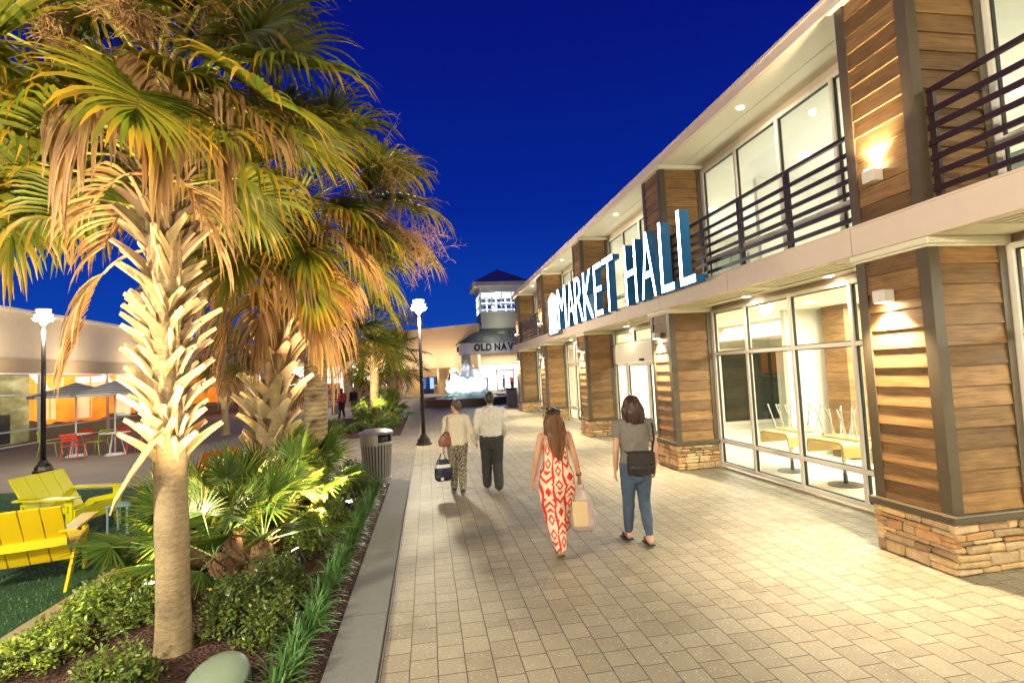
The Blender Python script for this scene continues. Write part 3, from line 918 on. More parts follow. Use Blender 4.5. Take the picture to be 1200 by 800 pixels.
def trunk_mat(name, base, rings, amt):
    m, nt, out = newmat(name); N = NT(nt)
    vec = N.coords('Object'); sp = N.n('ShaderNodeSeparateXYZ', ins={0: vec})
    nz = N.noise(vec, 3.0, 5, 0.6); fine = N.noise(N.coords('Object', (1, 1, 3.0)), 28, 5, 0.65)
    wv = N.n('ShaderNodeTexWave', wave_type='BANDS', bands_direction='Z', ins={'Vector': vec, 'Scale': rings, 'Distortion': 4.5, 'Detail': 3.0, 'Detail Scale': 1.6})
    f = N.math('ADD', N.math('MULTIPLY', wv.outputs['Fac'], amt), N.math('ADD', N.math('MULTIPLY', nz, 0.5), N.math('MULTIPLY', fine, 0.36)))
    d = tuple(c * 0.32 for c in base); l = tuple(min(1, c * 1.2) for c in base)
    col = N.ramp(f, [(0.28, d), (0.52, base), (0.8, l)])
    p = N.n('ShaderNodeBsdfPrincipled', ins={'Base Color': col, 'Roughness': 0.85, 'Specular IOR Level': 0.25})
    b = N.n('ShaderNodeBump', ins={'Strength': 0.9, 'Distance': 0.02, 'Height': f})
    N.link(b.outputs[0], p.inputs['Normal']); N.link(p.outputs[0], out.inputs[0])
    return m
M_TRUNK = trunk_mat('palm_trunk', (0.40, 0.30, 0.17), 5.5, 0.035)
M_TRUNK2 = trunk_mat('swept_palm_trunk', (0.40, 0.30, 0.17), 3.6, 0.75)

def catmull(p0, d0, length, sag, n):
    """a petiole: starts along d0 and bends down under its weight"""
    pts = [V(p0)]; d = V(d0).normalized(); st = length / n
    for i in range(n):
        d = (d + V((0, 0, -sag * st))).normalized()
        pts.append(pts[-1] + d * st)
    return pts, d

def leaf_colours(rng, dead, ripe):
    if dead:
        k = rng.uniform(0.6, 1.25)
        c = (k, k * rng.uniform(0.82, 1.05), k * rng.uniform(0.7, 1.1))
        return c, c
    g = rng.uniform(0.6, 1.25)
    base = (g * rng.uniform(0.75, 1.25), g, g * rng.uniform(0.7, 1.2))
    tip = base
    if rng.random() < ripe:
        tip = (g * 3.6, g * 1.7, g * 1.0)
    return base, tip

def fan_leaf(mb, base, d0, plen, blade, rng, nleaf=40, spread=135, droop=1.0, sag=0.35, dead=False, ripe=0.35, wid=0.026, costa=0.32, fold=0.35, pet=0.016, curl=0.0, mats=(0, 1), nseg=5):
    pts, t = catmull(base, d0, plen, sag, 6)
    mb.sm = True
    mb.mi = mats[1]
    mb.col = (1, 1, 1) if not dead else (1.3, 0.8, 0.7)
    mb.tube(pts, [(pet * (1.5 - i * 0.12), pet * 0.6 * (1.5 - i * .12)) for i in range(len(pts))], 5, caps=False)
    hub = pts[-1]
    upv = V((0, 0, 1))
    s = t.cross(upv)
    if s.length < 0.05: s = t.cross(V((rng.uniform(-1, 1), rng.uniform(-1, 1), 0.01)))
    s.normalize()
    tw = rng.uniform(-0.45, 0.45)
    n = s.cross(t).normalized()
    s = (s * math.cos(tw) + n * math.sin(tw)).normalized(); n = s.cross(t).normalized()
    mb.mi = mats[0]
    down = V((0, 0, -1))
    for i in range(nleaf):
        u = (i + rng.uniform(-.3, .3)) / (nleaf - 1) * 2 - 1
        a = R(spread) * u
        f = 1 - abs(u)
        o = hub + t * (costa * blade * f) + down * (costa * blade * f * f * 0.35 * droop)
        d = (t * math.cos(a) + s * math.sin(a) - n * (-fold) * (1 - f)).normalized()
        L = blade * (0.62 + 0.38 * math.cos(a * 0.62)) * rng.uniform(0.86, 1.08) * (1 - costa * f * 0.75)
        c0, c1 = leaf_colours(rng, dead, ripe)
        p = V(o); dd = V(d); vs = []; cs = []
        w0 = wid * rng.uniform(0.8, 1.15)
        prof = [0.35, 0.95, 1.0, 0.75, 0.42, 0.05] if nseg == 5 else [0.4, 1.0, 0.7, 0.05]
        dr = droop * rng.uniform(0.75, 1.35)
        cu = V((rng.uniform(-1, 1), rng.uniform(-1, 1), rng.uniform(-.4, .4))) * curl
        for k in range(nseg + 1):
            x = k / nseg
            wd = n.cross(dd)
            if wd.length < 1e-3: wd = s.copy()
            wd.normalize()
            nn = dd.cross(wd)
            hw = w0 * prof[k]
            vs += [p - wd * hw, p - nn * hw * 0.55, p + wd * hw]
            cc = tuple(c0[j] + (c1[j] - c0[j]) * max(0, (x - 0.45) / 0.55) for j in range(3))
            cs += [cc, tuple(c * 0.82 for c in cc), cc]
            if k < nseg:
                bend = dr * (0.10 + 0.95 * x * x) * L / 0.9
                dd = (dd + down * bend * 0.85 + cu * x).normalized()
                p = p + dd * (L / nseg)
        fs = []
        for k in range(nseg):
            b = 3 * k
            fs += [(b, b + 1, b + 4, b + 3), (b + 1, b + 2, b + 5, b + 4)]
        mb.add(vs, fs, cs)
    mb.col = (1, 1, 1)

def polar(az, el):
    return V((math.cos(R(el)) * math.cos(R(az)), math.cos(R(el)) * math.sin(R(az)), math.sin(R(el))))

def boots(mb, axis_fn, z0, z1, r, n, rng, length=0.42, splay=38, w=0.055, pale=1.0, brown_above=None, rad_k=.2, tan_k=.3):
    """crossed cut leaf bases spiralling up a trunk"""
    mb.sm = False
    for i in range(n):
        z = z0 + (z1 - z0) * i / n + rng.uniform(-.03, .03)
        az = i * 137.5 + rng.uniform(-14, 14)
        c = axis_fn(z)
        rad = V((math.cos(R(az)), math.sin(R(az)), 0)); tan = V((-rad.y, rad.x, 0))
        L = length * rng.uniform(0.75, 1.2)
        sp = splay + rng.uniform(-10, 12)
        k = rng.uniform(0.72, 1.2) * pale
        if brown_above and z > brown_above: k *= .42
        col = (k, k * rng.uniform(.86, 1.03), k * rng.uniform(.72, 1.0))
        # a boot splits into two arms leaning sideways: the well known criss-cross
        for side in (-1, 1):
            if rng.random() < 0.12: continue
            Lk = L * rng.uniform(.8, 1.15)
            p = c + rad * (r * 0.72) + tan * side * 0.03
            d = (V((0, 0, 1)) * 0.80 + rad * (0.10 + rad_k) + tan * side * tan_k).normalized()
            vs = []; ns = 6
            for q in range(ns + 1):
                x = q / ns
                ww = w * (1.25 - 0.72 * x) * (0.9 if x < 1 else 0.85); th = 0.020 * (1.2 - 0.6 * x)
                wd = d.cross(rad)
                if wd.length < .01: wd = tan.copy()
                wd.normalize(); nn = wd.cross(d)
                if nn.dot(rad) < 0: nn = -nn
                vs += [p - wd * ww + nn * 0.008, p + nn * th * 0.35, p + wd * ww + nn * 0.008, p + wd * ww * .8 - nn * th, p - wd * ww * .8 - nn * th]
                d = (d + rad * math.tan(R(sp)) * 0.17 + tan * side * 0.05).normalized()
                p = p + d * (Lk / ns)
            fs = []
            for q in range(ns):
                b = 5 * q
                for e in range(5):
                    e2 = (e + 1) % 5
                    fs.append((b + e, b + e2, b + 5 + e2, b + 5 + e))
            fs.append(tuple(ns * 5 + e for e in range(5)))
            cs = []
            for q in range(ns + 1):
                kk = 0.50 + 0.62 * q / ns  # darker toward the root: shadow and dirt put into the colour
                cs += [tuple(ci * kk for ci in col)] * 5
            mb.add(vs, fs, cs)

def fibre(mb, base, d0, length, rng, n=34, sub=15, thick=0.0065, sag=0.6):
    """a drooping branched fruit stalk of thin dry strands"""
    pts, t = catmull(base, d0, length, sag, 8)
    mb.sm = True; mb.col = (1, .95, .8)
    mb.tube(pts, [thick * 2 * (1 - i / 11) for i in range(len(pts))], 4, caps=False)
    for i in range(n):
        x = rng.uniform(0.3, 1.0); j = min(int(x * 8), 7); p = pts[j].lerp(pts[j + 1], x * 8 - j)
        d = (t + V((rng.gauss(0, .75), rng.gauss(0, .75), rng.gauss(-.05, .55)))).normalized()
        bp, bt = catmull(p, d, length * rng.uniform(.18, .38), 0.8, 4)
        k = rng.uniform(0.6, 1.35); mb.col = (k, k * .95, k * .85)
        mb.tube(bp, [thick * .8, thick * .7, thick * .6, thick * .5, thick * .3], 3, caps=False)
        for q in range(sub):
            a = rng.uniform(.15, 1); jj = min(int(a * 4), 3); pp = bp[jj].lerp(bp[jj + 1], a * 4 - jj)
            dd = (bt + V((rng.gauss(0, .9), rng.gauss(0, .9), rng.gauss(-.1, .8)))).normalized()
            e = pp + dd * rng.uniform(.06, .16)
            mid = pp.lerp(e, .55) + V((rng.gauss(0, .012), rng.gauss(0, .012), rng.gauss(0, .012)))
            mb.tube([pp, mid, e], [thick * .45, thick * .4, thick * .25], 3, caps=False)
    mb.col = (1, 1, 1)

def palm(label, *a_, **k_):
    return palm_(label, *a_, **k_)
def palm_(label, base, ht, r0, r1, lean, boot_from, n_boot, crown_n, dead_n, seed, blade=0.95, plen=1.05, extra=None, extra_dead=None, stalks=(), tmat=None, nleaf=38, nseg=5, boot_len=0.42, boot_w=0.055, crown_up=0.0, dead_scale=1.0, group=None, boot_pale=1.0, elmin=-38, ripe=.35, splay=38, dark=1.0, dead_az=None, brown_above=None):
    rng = random.Random(seed)
    B = V(base)
    t = thing('palm_tree', label, 'palm tree', base, 0, group)
    ax = lambda z: V((lean[0] * (z / ht) ** 1.5, lean[1] * (z / ht) ** 1.5, z))
    tr = MB(); tr.sm = True
    zs = [-0.1, 0.0, 0.06, 0.15, 0.3, 0.5] + [0.5 + (ht - 0.5) * k / 16 for k in range(1, 17)]
    rr = []
    for z in zs:
        fl = 0.50 * math.exp(-max(z, 0) / 0.10) + 0.08 * math.exp(-max(z, 0) / 0.7)
        rr.append((r0 + (r1 - r0) * max(z, 0) / ht) * (1 + fl) * (1 + 0.018 * rng.uniform(-1, 1)))
    tr.tube([ax(max(z, 0)) + V((0, 0, min(z, 0))) for z in zs], rr, 28)
    tr.build('trunk', tmat or M_TRUNK, t)
    if n_boot:
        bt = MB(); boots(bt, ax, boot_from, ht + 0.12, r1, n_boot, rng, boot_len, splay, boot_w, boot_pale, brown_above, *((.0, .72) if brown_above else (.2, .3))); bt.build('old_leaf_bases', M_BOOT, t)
    top = ax(ht)
    cr = MB()
    for i in range(crown_n):
        az = i * 137.5 + rng.uniform(-12, 12); x = (i + .5) / crown_n
        el = 82 - (82 - elmin) * x ** 0.85 + rng.uniform(-6, 6)
        fan_leaf(cr, top + V((0, 0, 0.30 * (1 - x) - 0.05)) + polar(az, 0) * r1 * .6, polar(az, el), plen * rng.uniform(.8, 1.15) * (0.75 + .25 * x), blade * rng.uniform(.85, 1.1), rng,
                 nleaf=nleaf, droop=rng.uniform(.75, 1.25), sag=0.25 + 0.35 * x, ripe=ripe, nseg=nseg)
    if brown_above:
        # a torn leaf base hanging off the lowest ring
        tb = MB(); tb.col = (1.0, .9, .75)
        tb.tube([ax(1.80) + V((.02, -.12, 0)), ax(1.68) + V((-.06, -.17, 0)), ax(1.5) + V((-.17, -.19, 0)), ax(1.30) + V((-.29, -.19, 0)), ax(1.20) + V((-.33, -.18, 0))], [(.05, .016), (.075, .02), (.066, .018), (.05, .014), (.016, .008)], 10); tb.build('torn_leaf_base', M_BOOT, t)
    if extra:
        for e in extra:
            e = dict(e); fan_leaf(cr, V(e.pop('base')) - B, V(e.pop('d')), e.pop('plen'), e.pop('blade'), rng, **e)
    if cr.v: cr.c = [(c[0] * dark, c[1] * dark, c[2] * dark) for c in cr.c]
    cr.build('crown', [M_FROND, M_PET], t)
    de = MB()
    for i in range(dead_n):
        az = i * 137.5 + 40 + rng.uniform(-20, 20)
        if dead_az: az = rng.uniform(*dead_az)
        el = rng.uniform(-62, -18)
        fan_leaf(de, top + V((0, 0, rng.uniform(-.35, .05))) + polar(az, 0) * r1 * .7, polar(az, el), plen * rng.uniform(.55, .95) * dead_scale, blade * rng.uniform(.85, 1.15) * dead_scale, rng,
                 nleaf=int(nleaf * .9), spread=rng.uniform(60, 105), droop=rng.uniform(2.2, 3.6), sag=1.1, dead=True, wid=0.022, fold=.9, curl=0.10, nseg=nseg)
    if extra_dead:
        for e in extra_dead:
            e = dict(e); fan_leaf(de, V(e.pop('base')) - B, V(e.pop('d')), e.pop('plen'), e.pop('blade'), rng, dead=True, **e)
    if de.v: de.build('dead_fronds', [M_DEAD, M_BOOT], t)
    if stalks:
        st = MB()
        for (p, d, L) in stalks:
            fibre(st, V(p) - B, V(d), L, rng)
        st.build('fruit_stalks', M_FIBRE, t)
    return t

# the big palm in front: trunk at the near end of the bed
T1 = V((-1.99, 4.5, 0.0))
ex = []
def E(hub, frm, blade, **k):
    """a frond whose blade opens at hub, its stalk coming from frm"""
    hub = V(hub); frm = V(frm); d = hub - frm
    e = dict(base=tuple(frm), d=tuple((d + V((0, 0, 0.12 * d.length))).normalized()), plen=d.length, blade=blade, sag=0.18)
    e.update(k); ex.append(e)
cen = (-2.05, 4.5, 4.25)
E((-2.75, 4.35, 4.98), cen, 1.0, spread=150, droop=1.3, nleaf=46, wid=.03)
E((-3.02, 4.4, 3.92), (-2.15, 4.5, 3.95), 0.95, spread=125, droop=1.5, nleaf=42, ripe=.5, wid=.03)
E((-1.42, 4.35, 4.86), cen, 0.95, spread=150, droop=1.2, nleaf=44)
E((-3.3, 4.9, 4.6), cen, 0.95, droop=1.2, ripe=.5)
E((-1.15, 4.9, 4.5), cen, 0.9, droop=1.2, ripe=.4)
E((-2.75, 3.7, 4.3), (-2.1, 4.4, 4.0), 0.8, droop=1.5, ripe=.5)
E((-3.5, 4.2, 4.9), cen, 0.95, droop=1.3, ripe=.6)
E((-1.6, 5.3, 4.6), cen, 0.95, droop=1.1)
E((-2.9, 5.4, 4.2), cen, 0.95, droop=1.2)
E((-3.1, 3.9, 4.5), cen, 0.9, droop=1.5, ripe=.5, spread=140)
E((-3.45, 4.8, 4.15), cen, 0.95, droop=1.4, ripe=.5, spread=140)
E((-3.35, 4.3, 4.2), (-2.15, 4.5, 4.1), 0.95, droop=1.7, ripe=.6, spread=140)
E((-2.75, 4.2, 3.75), (-2.15, 4.5, 3.7), 0.8, droop=1.9, ripe=.6, spread=110, nleaf=34)
E((-3.3, 3.8, 4.9), cen, 1.0, droop=1.5, ripe=.5, spread=150)
E((-2.6, 4.9, 5.3), cen, 1.0, droop=1.3, ripe=.4, spread=150)
E((-1.3, 4.5, 5.3), cen, 1.0, droop=1.3, ripe=.4, spread=150)
E((-1.7, 4.0, 5.4), cen, 1.0, droop=1.2, ripe=.3, spread=150)
E((-3.75, 5.3, 3.9), (-2.1, 4.6, 4.2), 1.0, droop=1.7, ripe=.5, spread=140)
E((-3.6, 5.9, 4.5), (-2.1, 4.6, 4.4), 1.0, droop=1.6, ripe=.5, spread=140)
E((-4.1, 5.0, 4.6), (-2.1, 4.6, 4.4), 1.05, droop=1.6, ripe=.6, spread=140)
E((-3.1, 4.7, 3.5), (-2.1, 4.6, 3.9), .95, droop=1.9, ripe=.6, spread=120)
E((-3.55, 4.1, 3.75), (-2.1, 4.5, 4.1), .95, droop=1.8, ripe=.6, spread=130)
E((-2.9, 5.9, 4.7), (-2.1, 4.6, 4.4), 1.0, droop=1.4, ripe=.3, spread=140)
E((-4.4, 5.8, 5.3), (-2.1, 4.6, 4.5), 1.05, droop=1.5, ripe=.4, spread=140)
E((-1.80, 4.15, 4.30), (-2.0, 4.45, 4.15), 0.8, spread=80, droop=2.6, nleaf=30, ripe=.5)
E((-2.25, 4.05, 4.2), (-2.05, 4.45, 4.1), 0.6, spread=70, droop=2.6, nleaf=24, ripe=.6)
ed = [
    dict(base=(-2.1, 4.25, 4.62), d=(-0.15, -0.55, -.15), plen=0.22, blade=1.0, spread=50, droop=5.0, sag=2.5, nleaf=36, wid=.026, curl=.16, fold=.3),
    dict(base=(-1.95, 4.25, 4.62), d=(0.25, -0.55, -.1), plen=0.24, blade=1.0, spread=50, droop=5.0, sag=2.5, nleaf=34, wid=.026, curl=.18, fold=.3),
    dict(base=(-1.9, 4.3, 4.6), d=(0.6, -0.35, -.1), plen=0.26, blade=.9, spread=48, droop=5.0, sag=2.5, nleaf=28, wid=.022, curl=.18, fold=.3),
    dict(base=(-2.15, 4.5, 3.2), d=(-0.75, -0.15, 0.0), plen=0.36, blade=0.74, spread=58, droop=3.4, sag=3.2, nleaf=32, wid=.024, curl=.05),
    dict(base=(-2.3, 4.4, 4.4), d=(-0.8, -0.2, 0.2), plen=0.5, blade=0.8, spread=60, droop=3.0, sag=1.2, nleaf=24, wid=.016, curl=.14),
    dict(base=(-1.8, 4.4, 4.5), d=(0.5, -0.2, 0.1), plen=0.35, blade=0.85, spread=60, droop=3.2, sag=1.6, nleaf=26, wid=.018, curl=.14),
]
for (bx, by, bz, dx, dy, pl, bl) in ((-2.0, 4.35, 3.75, -.5, -.5, .22, .62), (-1.95, 4.35, 3.7, .6, -.4, .22, .6), (-2.1, 4.5, 3.6, -.8, .1, .22, .6), (-2.05, 4.6, 4.0, .2, .6, .3, .8)):
    ed.append(dict(base=(bx, by, bz), d=(dx, dy, .05), plen=pl, blade=bl, spread=55, droop=3.4, sag=2.4, nleaf=20, wid=.017, curl=.2, fold=.4))
for (hx, hy, hz, bl) in ((-2.35, 3.95, 3.95, .72), (-1.62, 4.1, 3.95, .72), (-1.5, 4.6, 3.8, .8), (-2.6, 4.5, 3.6, .75)):
    E((hx, hy, hz), (-2.02, 4.45, hz - .12), bl, spread=75, droop=2.8, nleaf=28, ripe=.6, wid=.022)
palm('tallest palm in the foreground, smooth trunk below crossed pale leaf bases', T1, 4.45, 0.112, 0.118, (-0.06, 0.0), 1.52, 128, 26, 0, 3, extra=ex, extra_dead=ed,
     stalks=[((-2.0, 4.4, 4.6), (0.1, -0.55, 0.55), 0.9), ((-1.8, 4.4, 4.6), (0.4, -0.4, 0.6), 0.9), ((-2.3, 4.4, 4.5), (-.3, -.6, .5), 0.8), ((-2.0, 4.3, 4.5), (0.15, -.7, .3), .75)],
     nleaf=42, elmin=-16, boot_len=0.33, boot_w=0.036, splay=15, boot_pale=.9, brown_above=3.15, plen=.95, ripe=.45)

ed2 = [
    dict(base=(-2.15, 7.85, 4.15), d=(-0.55, -0.5, 0.1), plen=0.38, blade=1.75, spread=88, droop=2.0, sag=1.6, nleaf=60, wid=.03, curl=.05, fold=.5),
    dict(base=(-2.1, 7.8, 4.1), d=(0.3, -0.7, 0.3), plen=0.45, blade=1.45, spread=85, droop=2.2, sag=1.6, nleaf=56, wid=.028, curl=.06, fold=.5),
    dict(base=(-2.0, 7.9, 3.75), d=(0.85, -0.35, 0.35), plen=0.45, blade=1.1, spread=85, droop=2.0, sag=1.2, nleaf=52, wid=.028, curl=.06, fold=.5),
    dict(base=(-2.0, 7.9, 3.6), d=(0.9, 0.1, 0.2), plen=0.35, blade=.9, spread=80, droop=2.4, sag=1.2, nleaf=46, wid=.026, curl=.06, fold=.5),
    dict(base=(-1.9, 7.8, 4.1), d=(0.75, -0.5, 0.6), plen=0.8, blade=1.25, spread=90, droop=2.2, sag=1.2, nleaf=46, wid=.026, curl=.06, fold=.5),
    dict(base=(-1.8, 7.8, 4.7), d=(0.9, -0.4, 0.3), plen=0.75, blade=1.1, spread=80, droop=2.6, sag=1.0, nleaf=44, wid=.024, curl=.06, fold=.5),
    dict(base=(-2.5, 7.8, 3.7), d=(-0.7, -0.4, 0.2), plen=0.4, blade=1.1, spread=60, droop=3, sag=1.2, nleaf=36, wid=.024, curl=.06, fold=.5),
]
palm('palm with a wide orange skirt of dead fronds behind the foreground palm', (-2.3, 8.0, 0.0), 4.45, 0.20, 0.19, (0.42, -.05), 0.95, 58, 32, 5, 5, extra_dead=ed2, blade=1.05, plen=1.25,
     stalks=[((-1.8, 7.9, 4.7), (0.95, 0.0, 0.55), 2.2), ((-1.8, 7.9, 4.8), (0.8, -0.3, 0.75), 1.9), ((-1.8, 8.0, 4.6), (0.95, -0.25, 0.35), 2.0), ((-1.8, 8.0, 4.7), (0.9, 0.2, 0.3), 2.2)],
     nleaf=42, extra=[dict(base=(-1.9, 7.9, 4.5), d=d_, plen=pl_, blade=1.05, droop=dr_, ripe=.6, spread=140, nleaf=44, sag=.25) for (d_, pl_, dr_) in (((1.0, -.35, .75), 1.35, 1.5), ((1.05, -.1, .4), 1.5, 1.6), ((.9, -.6, .05), 1.2, 1.9), ((1.0, .2, .95), 1.5, 1.4), ((.75, -.6, 1.1), 1.4, 1.4), ((1.0, .3, .15), 1.5, 1.7), ((.4, -.8, .9), 1.2, 1.4))],
     boot_len=0.5, boot_w=0.085, elmin=-25, splay=24, boot_pale=0.85, ripe=.5)

palm('palm with ridged swept trunk standing beside the litter bin', (-2.02, 9.9, 0.0), 2.75, 0.195, 0.20, (0.05, 0), 2.5, 8, 14, 3, 7, blade=.85, plen=.8, dead_scale=.75, dead_az=(100, 200), tmat=M_TRUNK2,
     nleaf=34, elmin=20)

palm('tall green palm in the middle of the far planting bed', (-2.4, 24.4, 0.05), 4.2, 0.20, 0.19, (0.1, 0), 2.2, 26, 30, 8, 9, dead_scale=.62, blade=1.3, plen=1.35, nleaf=30, nseg=3, elmin=-35, ripe=.1)
palm('palm with rough criss-cross trunk right behind the tall far one', (-1.72, 26.2, 0.05), 3.0, 0.24, 0.26, (0.0, 0), 0.5, 44, 20, 6, 13, dead_scale=.7, blade=1.0, plen=1.1, nleaf=28, nseg=3, elmin=-30, ripe=.1, boot_w=.07)
palm('small drooping palm left of the far bed palms', (-3.35, 27.2, 0.05), 2.9, 0.15, 0.16, (0.1, 0), 1.2, 16, 16, 3, 15, blade=.85, plen=.8, nleaf=26, nseg=3, elmin=-35, ripe=.1)
palm('palm with slim rough trunk beyond the lawn, left of the orange skirted palm', (-8.7, 24.5, 0.0), 3.4, 0.15, 0.17, (0.0, 0), 1.2, 26, 22, 12, 17, blade=.95, plen=.95, nleaf=30, nseg=3, elmin=-30, ripe=.15, dark=.75)

# ---- low fan palms in the bed
def fan_palm(label, base, n, blade, plen, seed, hs=0.35, elr=(5, 80), stems=3, bright=1.0):
    rng = random.Random(seed)
    t = thing('fan_palm', label, 'fan palm', base, 0, 'low fan palms in the planting bed')
    st = MB(); st.sm = True; tips = []
    for k in range(stems):
        a = 2 * PI * k / stems + rng.uniform(-.4, .4); rr = 0.18 if stems > 1 else 0
        p = V((rr * math.cos(a), rr * math.sin(a), 0)); q = p + V((rng.uniform(-.12, .12), rng.uniform(-.12, .12), hs * rng.uniform(.8, 1.2)))
        st.tube([p - V((0, 0, .05)), p.lerp(q, .35), p.lerp(q, .8), q], [.09, .115, .10, .05], 12); tips.append(q)
        for j in range(90):
            az = rng.uniform(0, 360); z = rng.uniform(0.0, 1.0); c = p.lerp(q, z)
            d = (polar(az, rng.uniform(20, 70)))
            st.tube([c + polar(az, 0) * .075, c + polar(az, 0) * .075 + d * rng.uniform(.06, .13)], [.012, .003], 3, caps=False)
    st.build('stem', mat('fibrous_stem', (0.17, 0.095, 0.045), rough=.9, var=.4, vscale=30), t)
    cr = MB()
    for i in range(n):
        az = i * 137.5 + rng.uniform(-15, 15); x = (i + .5) / n; el = elr[1] - (elr[1] - elr[0]) * x + rng.uniform(-8, 8)
        fan_leaf(cr, tips[i % len(tips)] + V((0, 0, -.03)), polar(az, el), plen * rng.uniform(.75, 1.2), blade * rng.uniform(.8, 1.1), rng, nleaf=26, spread=rng.uniform(85, 115), droop=rng.uniform(.2, .5), sag=.3,
                 ripe=.25, wid=.014, costa=.05, fold=-.3, pet=.009)
    cr.c = [(c[0] * .8 * bright, c[1] * 1.15 * bright, c[2] * 1.6 * bright) for c in cr.c]
    cr.build('crown', [M_FROND, M_PET], t)
    return t
fan_palm('low fan palm with stout brown stems just right of the foreground trunk', (-1.98, 5.95, 0.08), 26, 0.48, 0.52, 21, hs=.42)
fan_palm('low fan palm reaching over the lawn left of the foreground trunk', (-2.72, 6.35, 0.06), 24, 0.48, 0.42, 22, hs=.4)
fan_palm('tall bluish fan palm behind the foreground trunk', (-2.45, 7.6, 0.06), 18, 0.48, 0.48, 23, hs=.38, bright=.9)
fan_palm('fan palm in front of the orange skirted palm', (-2.05, 7.15, 0.08), 26, 0.48, 0.5, 24, hs=.45)
fan_palm('fan palm beside the swept trunk near the litter bin', (-2.05, 8.75, 0.08), 28, 0.48, 0.55, 25, hs=.45, bright=1.1)
fan_palm('fan palm at the lawn side behind the orange chair', (-2.55, 9.9, 0.06), 18, 0.5, 0.65, 26, hs=.45, bright=.85)
fan_palm('fan palm behind the tall far palm trunk', (-1.95, 25.0, 0.1), 22, .55, .75, 27, hs=.5)
fan_palm('fan palm at the right foot of the far bed palms', (-1.8, 23.4, 0.1), 20, .45, .6, 28, hs=.3)

# ---- leafy shrubs
M_LEAF = mat('shrub_leaf', (0.125, 0.17, 0.032), rough=0.4, vcol=True, var=0.25, vscale=5, trans=0.25)
def shrub(label, base, r, h, n, seed, tone=1.0, leaf=0.019, yellow=0.2, group='leafy shrubs in the planting bed', flowers=0):
    rng = random.Random(seed)
    t = thing('shrub', label, 'shrub', base, 0, group)
    tw = MB(); tw.sm = True; fo = MB(); fo.sm = False
    shoots = []
    ns = max(12, int(n / 26))
    for k in range(ns):
        az = rng.uniform(0, 360); el = math.degrees(math.asin(rng.uniform(0.05, 1))); L = rng.uniform(.75, 1.12)
        d = polar(az, el); e = V((d.x * r[0] * L, d.y * r[1] * L, d.z * h * L + .04))
        m_ = e * .5 + V((rng.gauss(0, .03), rng.gauss(0, .03), .04))
        shoots.append((V((0, 0, 0.0)), m_, e))
        tw.tube([(0, 0, 0), m_, e], [.008, .005, .002], 4, caps=False)
    tw.build('twigs', mat('shrub_twig', (0.10, 0.06, 0.035), rough=.9), t)
    for i in range(n):
        a, m_, e = shoots[rng.randrange(ns)]
        x = rng.betavariate(3.2, 1.1)
        p = a.lerp(m_, x * 2) if x < .5 else m_.lerp(e, x * 2 - 1)
        d = V((rng.gauss(0, 1), rng.gauss(0, 1), rng.gauss(.35, .8))).normalized()
        p = p + d * rng.uniform(.005, .05)
        s = leaf * rng.uniform(.7, 1.3); sd = d.orthogonal().normalized()
        sd = (sd + V((rng.gauss(0, .4), rng.gauss(0, .4), rng.gauss(0, .4)))).normalized(); sd = (sd - d * sd.dot(d)).normalized()
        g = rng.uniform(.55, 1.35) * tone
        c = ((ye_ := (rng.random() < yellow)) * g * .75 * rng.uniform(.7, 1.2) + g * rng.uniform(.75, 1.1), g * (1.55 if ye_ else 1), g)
        fo.add([p, p + d * s * .9 + sd * s * .5, p + d * s * 2.0, p + d * s * .9 - sd * s * .5], [(0, 1, 2), (0, 2, 3)], [c] * 4)
    fo.build('foliage', M_LEAF, t)
    if flowers:
        fl = MB()
        for i in range(flowers):
            a, m_, e = shoots[rng.randrange(ns)]
            fl.ellipsoid(tuple(e + V((0, 0, .02))), (.016, .016, .012), 6, 4)
        fl.build('flowers', mat('yellow_petal', (.8, .5, .02), rough=.6), t)
    return t
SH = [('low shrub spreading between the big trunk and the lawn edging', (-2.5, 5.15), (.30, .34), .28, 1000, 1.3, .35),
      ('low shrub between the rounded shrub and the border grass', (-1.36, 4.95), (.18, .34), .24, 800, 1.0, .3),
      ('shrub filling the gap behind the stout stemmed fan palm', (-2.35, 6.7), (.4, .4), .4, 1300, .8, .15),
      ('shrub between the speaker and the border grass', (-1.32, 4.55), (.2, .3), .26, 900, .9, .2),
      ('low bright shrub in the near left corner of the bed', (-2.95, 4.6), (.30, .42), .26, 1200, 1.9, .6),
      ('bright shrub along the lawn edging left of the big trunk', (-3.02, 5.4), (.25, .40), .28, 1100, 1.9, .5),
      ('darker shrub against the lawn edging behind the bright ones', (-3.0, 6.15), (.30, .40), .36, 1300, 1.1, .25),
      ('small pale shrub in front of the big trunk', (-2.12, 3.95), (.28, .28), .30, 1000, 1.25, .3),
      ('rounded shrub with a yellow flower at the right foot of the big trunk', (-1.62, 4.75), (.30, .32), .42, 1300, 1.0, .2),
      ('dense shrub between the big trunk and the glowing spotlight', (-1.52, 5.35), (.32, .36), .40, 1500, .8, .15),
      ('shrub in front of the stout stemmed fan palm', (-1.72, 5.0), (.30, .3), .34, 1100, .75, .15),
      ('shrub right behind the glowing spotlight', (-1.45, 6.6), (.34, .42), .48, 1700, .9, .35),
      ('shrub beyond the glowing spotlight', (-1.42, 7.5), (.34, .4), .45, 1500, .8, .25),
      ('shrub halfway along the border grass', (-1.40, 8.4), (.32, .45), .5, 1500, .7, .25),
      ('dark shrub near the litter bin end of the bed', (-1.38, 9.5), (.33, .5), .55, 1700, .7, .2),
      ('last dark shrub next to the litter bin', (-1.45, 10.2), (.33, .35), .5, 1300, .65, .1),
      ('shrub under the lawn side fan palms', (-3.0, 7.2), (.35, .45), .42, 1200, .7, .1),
      ('shrub by the edging behind the yellow benches', (-3.0, 8.8), (.35, .5), .45, 1200, .65, .1)]
